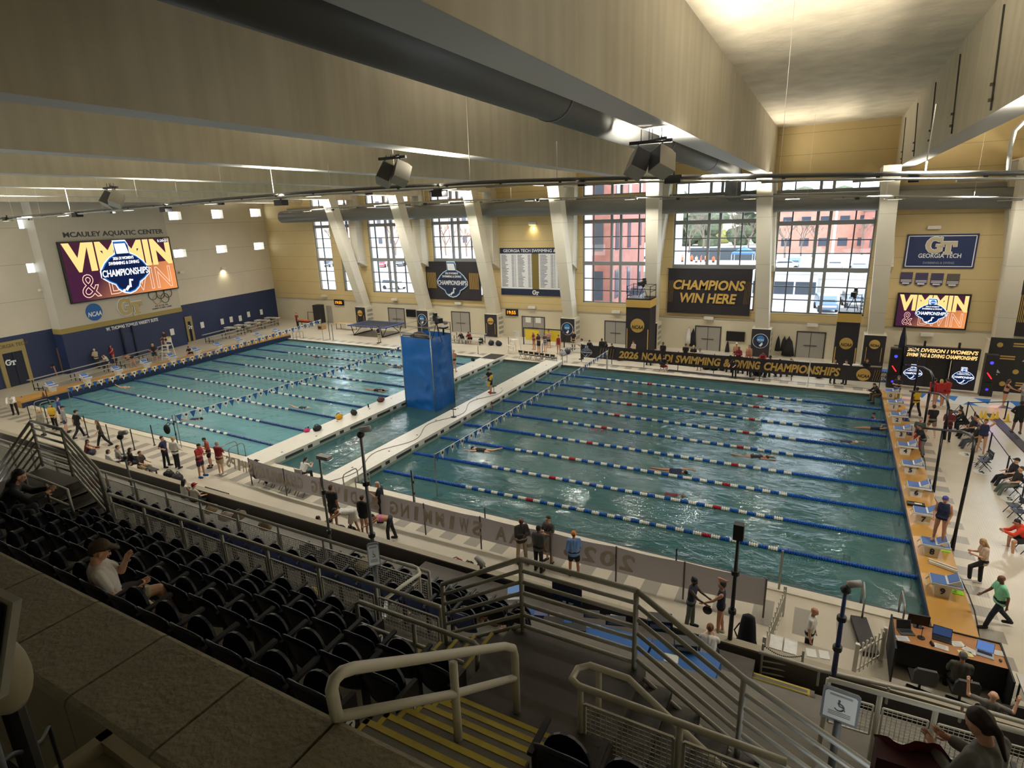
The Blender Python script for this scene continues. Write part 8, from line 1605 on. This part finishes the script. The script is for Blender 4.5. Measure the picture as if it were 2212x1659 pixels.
for x,y,lab in OFFC:
 if oc is None:
  oc=thing('office_chair',lab,'chair',(x,y,0),0.1,'office chairs of the officials'); MB().b2((-0.25,-0.22,0.42),(0.25,0.25,0.5)).make('seat',CASE,oc); m=MB(); m.prism([(-0.25,0),(0.25,0),(0.26,0.35),(0.2,0.46),(-0.2,0.46),(-0.26,0.35)],(0,-0.24,0.52),(1,0,0),(0,-0.12,1),0.07); m.make('backrest',mat('chair_grey',(56,58,62),0.6),oc); MB().cyl((0,0,0.1),0.03,0.33,8).make('column',CASE,oc)
  for k in range(5):MB().bar((0,0,0.1),(0.28*math.cos(k*1.257),0.28*math.sin(k*1.257),0.03),0.05).make('base_arm',CASE,oc)
 else:dup(oc,(x,y,0),0.1,lab)
def picket(a,b,label,n,h=0.95):
 a,b=Vector(a),Vector(b); t=thing('picket_fence',label,'fence',a,0,'white picket fences by the gate'); W_=mat('fence_white',(216,212,200),0.5)
 for k in range(n):p=a.lerp(b,(k+0.5)/n); MB().bar(p+Vector((0,0,0.05)),p+Vector((0,0,h)),0.05,0.03).make('picket',W_,t,world=True); MB().ball(p+Vector((0,0,h)),0.035,6,4).make('picket_tip',W_,t,world=True)
 for z in(0.18,h*0.8):MB().bar(a+Vector((0,0,z)),b+Vector((0,0,z)),0.03,0.05).make('rail',W_,t,world=True)
 for p in(a,b):MB().bar(p,p+Vector((0,0,h+0.1)),0.09).make('post',W_,t,world=True)
picket(az(1645,1445,0),az(1690,1330,0),'white picket fence left of the bald official',11); picket(az(1842,1462,0),az(1902,1425,0),'white picket fence beside the wooden desk',7)
g0=az(1645,1450,0.3); t=thing('pipe_gate','pipe gate with a chain at the top of the gate steps','gate',Vector((gx0,-4.75,0))); Z=Vector((0,0,1))
ga,gb_=az(1640,1478,0.25),az(1725,1495,0.25)
for k in range(5):MB().tube([ga+Z*(0.2+0.18*k),gb_+Z*(0.2+0.18*k)],0.022,6).make('bar',RAILP,t,world=True)
for p in(ga,gb_):MB().tube([p,p+Z*1.25],0.03,8).make('post',RAILP,t,world=True)
ch=MB();
for k in range(22):f=k/21; p=(ga+Z*1.2).lerp(gb_+Z*1.1,f)-Z*0.16*math.sin(PI*f); ch.ball(p,0.02,5,4)
ch.make('chain',DARKM,t,world=True)
p=az(1735,1425,0.0); t=thing('work_table','grey folding table with papers in front of the bald official','table',Vector((p.x,p.y-0.65,0))); MB().b2((-0.95,-0.38,0.70),(0.75,0.38,0.74)).make('top',mat('table_grey',(176,166,148),0.5),t)
for x in(-0.85,0.65):
 for y in(-0.32,0.32):MB().cyl((x,y,0),0.025,0.70,8).make('leg',DARKM,t)
for k,(dx,c,lab)in enumerate(((-0.7,(222,220,214),'folded white towel at the left end of the grey table'),(-0.35,(226,224,220),'white towel draped over the grey table'))):t=thing('towel',lab,'towel',Vector((p.x+dx,p.y-0.65,0.74)),0,'towels on the grey table'); MB().b2((-0.16,-0.3,0),(0.16,0.3,0.06)).make('folds',cloth(c),t); MB().b2((-0.15,-0.31,0.06),(0.15,0.2,0.09)).make('upper_fold',cloth(c),t)
for k,(dx,dy,lab)in enumerate(((0.15,0.05,'clear packet on the grey table'),(0.45,0.12,'white form on the grey table'))):t=thing('paper_stack',lab,'papers',Vector((p.x+dx,p.y-0.65+dy,0.74)),0.15,'papers on the grey table'); MB().b2((-0.12,-0.16,0),(0.12,0.16,0.012)).make('sheets',mat('paper',(222,222,216),0.7),t)
t=thing('dark_runner','long dark folded mat leaning on the deck right of the bald official','mat',az(1870,1385,0)); a,b=az(1853,1340,0),az(1880,1420,0); MB().bar(a+Z*0.08,b+Z*0.08,0.42,0.14).make('roll',mat('mat_charcoal',(52,48,50),0.7),t,world=True)
t=thing('instrument_case','tall black padded case leaning on the picket fence','case',az(1608,1435,0)); m=MB(); m.lathe((0,0,0),[(0.12,0),(0.33,0.08),(0.34,0.5),(0.24,0.85),(0.2,1.3),(0.16,1.55),(0.05,1.62)],14); m.v=[(x,y*0.6,z)for x,y,z in m.v]; m.make('body',cloth((26,28,38)),t,True); MB().tube([(-0.24,-0.1,0.9),(-0.32,-0.12,1.1),(-0.2,-0.1,1.35)],0.02,6).make('strap',BLACK,t)
ZT=2.0
def ctable(q,label):
 P=[az(u,v,ZT)for u,v in q]; c=sum(P,Vector())/4; t=thing('control_table',label,'table',(c.x,c.y,ZT-1.0),0,'blue covered control tables'); slab(P,ZT-0.04,ZT).make('blue_cloth_top',BLUC,t,world=True)
 P2=[c+(p-c)*1.0 for p in P]; m=MB(); m.add([(p.x,p.y,z)for z in(ZT-0.95,ZT-0.03)for p in P2],[(0,1,5,4),(1,2,6,5),(2,3,7,6),(3,0,4,7)]); m.make('blue_skirt',BLUC,t,world=True); return t
ctable(((1130,1378),(1210,1398),(1240,1335),(1140,1308)),'blue covered table at the left with a laptop and boxes'); ctable(((1215,1400),(1385,1440),(1410,1380),(1245,1336)),'blue covered table in the middle with printed sheets'); ctable(((1390,1442),(1540,1480),(1560,1420),(1415,1381)),'blue covered table at the right in front of the white shirted person')
pl=MB(); pl.b2((-14.5,-7.9,0.0),(-4.2,-5.25,1.05)); struct(pl.make('floor_platform',CONCD))
def onT(u,v):return az(u,v,ZT)
p=onT(1225,1305); t=thing('control_monitor','black flat monitor seen from behind above the control tables','monitor',p); MB().b2((-0.42,-0.03,0.1),(0.42,0.03,0.62)).make('panel',CASE,t); MB().b2((-0.03,0,0),(0.03,0.05,0.2)).make('neck',CASE,t); MB().b2((-0.15,-0.1,0),(0.15,0.12,0.02)).make('foot',CASE,t)
for k,(u,v,w,d,h,c,lab)in enumerate(((1195,1350,.5,.3,.14,(30,30,34),'black rack box on the control tables, left'),(1240,1362,.6,.25,.12,(34,34,38),'black rack box on the control tables, middle'),(1170,1330,.35,.3,.12,(90,92,140),'mixer with violet lit keys on the control tables'),(1278,1330,.4,.2,.1,(60,64,72),'grey switch box behind the blue tables'),(1330,1345,.5,.25,.12,(52,54,60),'grey equipment case behind the blue tables'),(1200,1335,.3,.24,.08,(170,140,100),'tan box with a round dial on the control tables'),(1425,1355,.6,.35,.3,(30,30,36),'black covered box right of the blue tables'),(1480,1400,.5,.35,.22,(40,44,40),'dark gear box before the white shirted person'))):
 t=thing('equipment_box',lab,'equipment',onT(u,v),0.3,'equipment on the control tables'); MB().b2((-w/2,-d/2,0),(w/2,d/2,h)).make('casing',mat('gear_%d'%k,c,0.5),t); MB().b2((-w*0.4,-d/2-0.005,h*0.3),(w*0.4,-d/2,h*0.7)).make('front_plate',mat('gear_plate',(120,122,128),0.4),t)
for k,(u,v,lab)in enumerate(((1276,1352,'upper row of printed lane sheets on the middle blue table'),(1271,1376,'lower row of printed lane sheets on the middle blue table'),(1450,1422,'white sheet lying on the right blue table'),(1330,1334,'open white folder at the back of the blue tables'))):
 t=thing('paper_stack',lab,'papers',onT(u,v),0.15,'papers on the blue tables'); w,d=((0.5,0.16),(0.5,0.16),(0.32,0.26),(0.3,0.16))[k]; MB().b2((-w/2,-d/2,0),(w/2,d/2,0.01)).make('sheets',mat('paper',(222,222,216),0.7),t)
 if k<2:
  g=MB()
  for j in range(5):g.b2((-w/2+0.02+j*0.098,-0.06,0.0105),(-w/2+0.09+j*0.098,0.06,0.012))
  g.make('lane_boxes',mat('print_ink',(60,70,90),0.6),t)
laptop(onT(1110,1290).x,onT(1110,1290).y,ZT,0.5,'white laptop at the left end of the blue tables',glow('screen_pale',(120,150,190),0.5),mat('laptop_white',(206,206,204),0.4))
for k in range(3):u,v=((1205,1362),(1225,1372),(1440,1440))[k]; t=thing('headset','headset with a white band on the blue tables, %s'%('left','middle','right')[k],'headset',onT(u,v),0,'headsets on the blue tables'); MB().tube([(0.09*math.cos(a),0,0.05+0.09*math.sin(a))for a in[0.3*j for j in range(11)]],0.012,6).make('band',INKS['white'],t); MB().ball((0.09,0,0.04),0.035,8,5).make('ear_cup',CASE,t); MB().ball((-0.09,0,0.04),0.035,8,5).make('ear_cup',CASE,t)
t=thing('low_rail','short black railing with a round wheel on the near deck left of the grey banner','railing',az(480,1080,0)); a,b=az(460,1090,-0.0),az(510,1105,-0.0); a.y=b.y=-4.6
for z in(0.5,0.72,0.95):MB().tube([(a.x,-4.6,z),(b.x,-4.6,z)],0.025,6).make('bar',DARKM,t,world=True)
for x in(a.x,b.x):MB().tube([(x,-4.6,0),(x,-4.6,0.97)],0.03,6).make('post',DARKM,t,world=True)
MB().tube([(b.x,-4.7,0.55),(b.x,-4.5,0.55)],0.2,14).make('wheel',BLACK,t,world=True)
t=thing('telescope_mount','pale grey camera head on a stand rising over the low front wall','camera',az(1040,1235,1.2)-Z*1.2); MB().tube([(0,0,0),(0,0,1.4)],0.05,8).make('stand',BLACK,t); MB().tube([(0.08,0.0,1.45),(-0.22,0.1,1.62)],0.1,10).make('head',mat('camera_grey',(150,148,146),0.4),t,True)
t=thing('white_case','white and navy cool box on the deck by the low front wall','cool box',Vector((az(945,1215).x,-4.5,0))); MB().b2((-0.35,-0.2,0),(0.35,0.2,0.4)).make('body',WHITE,t); MB().b2((-0.36,-0.21,0.4),(0.0,0.21,0.46)).make('lid',mat('lid_navy',(34,42,66),0.5),t)
p=CAM+ray(1985,1625)*4.7; t=thing('maroon_jacket','maroon jacket draped over a seat at the bottom right','jacket',p-Z*0.3); gd=MB(); n_=14; vs=[]
for j in range(n_+1):
 for i in range(n_+1):a,b=i/n_-0.5,j/n_; vs.append(((a*0.62+0.03*math.sin(b*5)),0.05*math.sin(a*9+b*4)-0.12*b*b,0.36*(1-b)+0.05*math.cos(a*6)-(0.02*math.sin(a*22))))
gd.add(vs,[(j*(n_+1)+i,j*(n_+1)+i+1,(j+1)*(n_+1)+i+1,(j+1)*(n_+1)+i)for j in range(n_)for i in range(n_)])
gd.make('cloth',mat('jacket_maroon',(96,20,34),0.8,var=0.15,vscale=8),t,True); MB().b2((-0.3,-0.2,-0.36),(0.3,0.02,0.3)).make('lining',cloth((60,14,24)),t)
bag(668,1300,'yellow bag on the walkway behind the upper mesh rail',(206,178,60),0.5,5.0,'bags in the stand')
for k,(u,v,c,lab)in enumerate(((458,1108,(150,130,96),'tan coat over a seat behind the second mesh rail, first'),(518,1122,(140,122,92),'tan coat over a seat behind the second mesh rail, second'),(574,1145,(134,116,84),'tan coat over a seat behind the second mesh rail, third'),(785,1228,(160,146,112),'tan paper bag under the wheelchair sign'))):bag(u,v,lab,c,0.42,4.75,'coats and bags behind the second mesh rail')
bag(490,1125,'white jacket beside the tan coats behind the second mesh rail',(200,180,168),0.45,4.75,'coats and bags behind the second mesh rail'); bag(210,1052,'red jacket on a seat below the far left stairs',(170,50,44),0.6,4.8,'coats and bags behind the second mesh rail')
TRUSS=mat('truss_grey',(150,148,140),0.45,metal=0.2); TRD=mat('truss_dark',(76,76,74),0.5); LAMPON=glow('lamp_on',(255,240,205),5.0)
T1=[(-40,475),(0,472),(300,445),(640,417),(880,402),(1106,391),(1400,383),(1650,380),(1900,376),(2260,373)]; T2=[(600,457),(900,437),(1106,430),(1300,426),(1650,424),(1900,424),(2250,428)]
def truss(px,y,label,r,n,m,lampset,double):
 P=[ay(u,v,y)for u,v in px]; t=thing('lighting_truss',label,'truss',P[0],0,'lighting pipes under the roof'); MB().tube(P,r,8).make('pipe',m,t,True,world=True)
 if double:MB().tube([p-Vector((0,0.1,0.14))for p in P],r*0.6,6).make('lower_pipe',TRUSS,t,True,world=True)
 def along(f):
  x=P[0].x+(P[-1].x-P[0].x)*f
  for a,b in zip(P,P[1:]):
   if a.x<=x<=b.x:return a.lerp(b,(x-a.x)/(b.x-a.x))
  return P[-1]
 return t,along
t1,al1=truss(T1,1.0,'long dark lighting pipe under the beams over the middle of the hall',0.065,20,TRD,None,True)
t2,al2=truss(T2,28.4,'long pale lighting pipe near the window wall',0.06,18,TRUSS,None,False)
for tt,al_,n,nm in((t1,al1,24,'middle lighting pipe'),(t2,al2,22,'window side lighting pipe')):
 for k in range(n):
  p=al_((k+0.5)/n); lit=k%3==1
  t=thing('pipe_lamp','%s lamp under the %s, %s from the left'%('lit white strip' if lit else 'grey strip',nm,nth(k+1)),'lamp',p,0,'strip lamps under the lighting pipes')
  MB().b2((-0.6,-0.08,-0.19),(0.6,0.08,-0.11)).make('housing',TRUSS,t); MB().b2((-0.05,-0.02,-0.14),(0.05,0.02,0.0)).make('hanger',TRD,t)
  if lit:MB().b2((-0.4,-0.06,-0.196),(0.4,0.06,-0.19)).make('diffuser',LAMPON,t)
  if k%4==2:MB().b2((0.7,-0.09,-0.26),(0.95,0.09,-0.1)).make('flood_head',CASE,t)
 for k in range(n*2//3):
  p=al_((k+0.3)/(n*2//3)); t=thing('drop_rod','thin %s drop rod holding the %s, %s from the left'%('white',nm,nth(k+1)),'rod',p,0,'drop rods of the lighting pipes'); MB().tube([(0,0,0),(0,0,(BZ if True else 18)-p.z+(3.5 if k%3 else 0.0))],0.018 if k%3==0 else 0.007,6).make('rod',WHITE,t)
for i,x in enumerate(BEAMX):
 t=thing('uplight_head','box shaped uplight fixed on the middle lighting pipe below roof beam %s'%('one','two','three','four','five','six','seven','eight')[i],'lamp',(x+0.15,1.0,13.25),0,'uplights on the middle lighting pipe'); MB().b2((-0.25,-0.2,-0.35),(0.25,0.2,-0.1)).make('housing',CASE,t); MB().b2((-0.03,-0.03,-0.12),(0.03,0.03,0.02)).make('bracket',CASE,t)
def cluster(u,v,y,label,s=1.0):
 c=ay(u,v,y); t=thing('speaker_cluster',label,'loudspeakers',c,0,'loudspeaker pairs hung from the roof beams'); GREYS=mat('speaker_grey',(150,146,136),0.6); DKS=mat('speaker_grille',(40,40,44),0.7)
 for k,(dx,ry,rz)in enumerate(((-0.62*s,0.45,0.5),(0.62*s,-0.45,-0.5))):
  R=Matrix.Rotation(rz,3,'Z')@Matrix.Rotation(ry,3,'Y')@Matrix.Rotation(-0.45,3,'X'); m=MB(); pr=[(-0.5,-0.62),(0.5,-0.62),(0.5,0.5),(0.2,0.62),(-0.5,0.62)]; m.prism(pr,(0,0.5,0),(0,1,0),(0,0,1),0.9); m.v=[tuple(R@(Vector(p)*s-Vector((0.45*s,0.5*s,0)))+Vector((dx,0,-0.75*s)))for p in m.v]; m.make('cabinet',GREYS,t)
  m=MB(); m.quad((-0.42,-0.505,-0.56),(0.42,-0.505,-0.56),(0.42,-0.505,0.56),(-0.42,-0.505,0.56)); m.v=[tuple(R@(Vector(p)*s)+Vector((dx,0,-0.75*s)))for p in m.v]; m.make('grille',DKS,t); MB().tube([(dx,0,-0.25*s),(dx,0,0.22*s)],0.03,6).make('shackle',DKS,t)
 MB().bar((-1.1*s,0,0.25*s),(1.1*s,0,0.25*s),0.1).make('spreader_bar',DKS,t); MB().bar((-0.5*s,0.4,0.32*s),(0.9*s,-0.3,0.32*s),0.08).make('cross_bar',DKS,t)
 for x in(-0.5*s,-0.05,0.05,0.55*s):MB().tube([(x,0,0.3*s),(x,0,BZ-c.z)],0.015,5).make('wire',DARKM,t)
cluster(1405,318,0.2,'pair of grey loudspeakers hung below the roof beam in the upper middle right',0.6); cluster(848,350,0.2,'pair of grey loudspeakers hung left of the upper middle',0.6); cluster(240,412,0.2,'pair of grey loudspeakers hung at the far left above the scoreboard',0.6)
for k,(u0,v0,u1,v1)in enumerate(((2170,10,2140,240),(2075,117,2055,292),(2022,178,2007,322),(1983,223,1973,343),(1957,254,1947,356))):
 bn=Vector((1,0.8/58.3,0)); a,b=apl(u0,v0,(0.52,-24,0),bn),apl(u1,v1,(0.52,-24,0),bn); a.z=min(a.z,17.9); b.z=max(b.z,14.6); t=thing('hanger_strap','dark vertical hanger strap on the face of the right roof beam, %s from the camera'%('first','second','third','fourth','fifth')[k],'strap',b,0,'hanger straps on the right roof beam'); MB().bar(a,b,0.06,0.05).make('strap',TRD,t,world=True)
 for f in(0.75,0.9):MB().bar(a.lerp(b,f)-Vector((0.0,0.05,0)),a.lerp(b,f)+Vector((-0.06,0.05,0)),0.09).make('bolt_block',TRD,t,world=True)
t=thing('cable_conduit','curved white conduit dropping from the right roof beam to the lighting pipe','conduit',ay(2178,370,1.2)); MB().tube([ay(2212,262,1.2),ay(2192,282,1.2),ay(2182,320,1.2),ay(2178,372,1.1)],0.05,8).make('tube',WHITE,t,True,world=True)
finish_people()
for o in SC.objects:
 l=o.get('label')
 if l:
  l=l.replace('stadium seat','seat').replace('yellow edged steps','yellow steps')if len(l.split())>16 else l
  w=l.split()
  while len(w)>16 and 'the' in w[1:]:w.pop(len(w)-1-w[::-1].index('the'))
  o['label']=' '.join(w[:16])
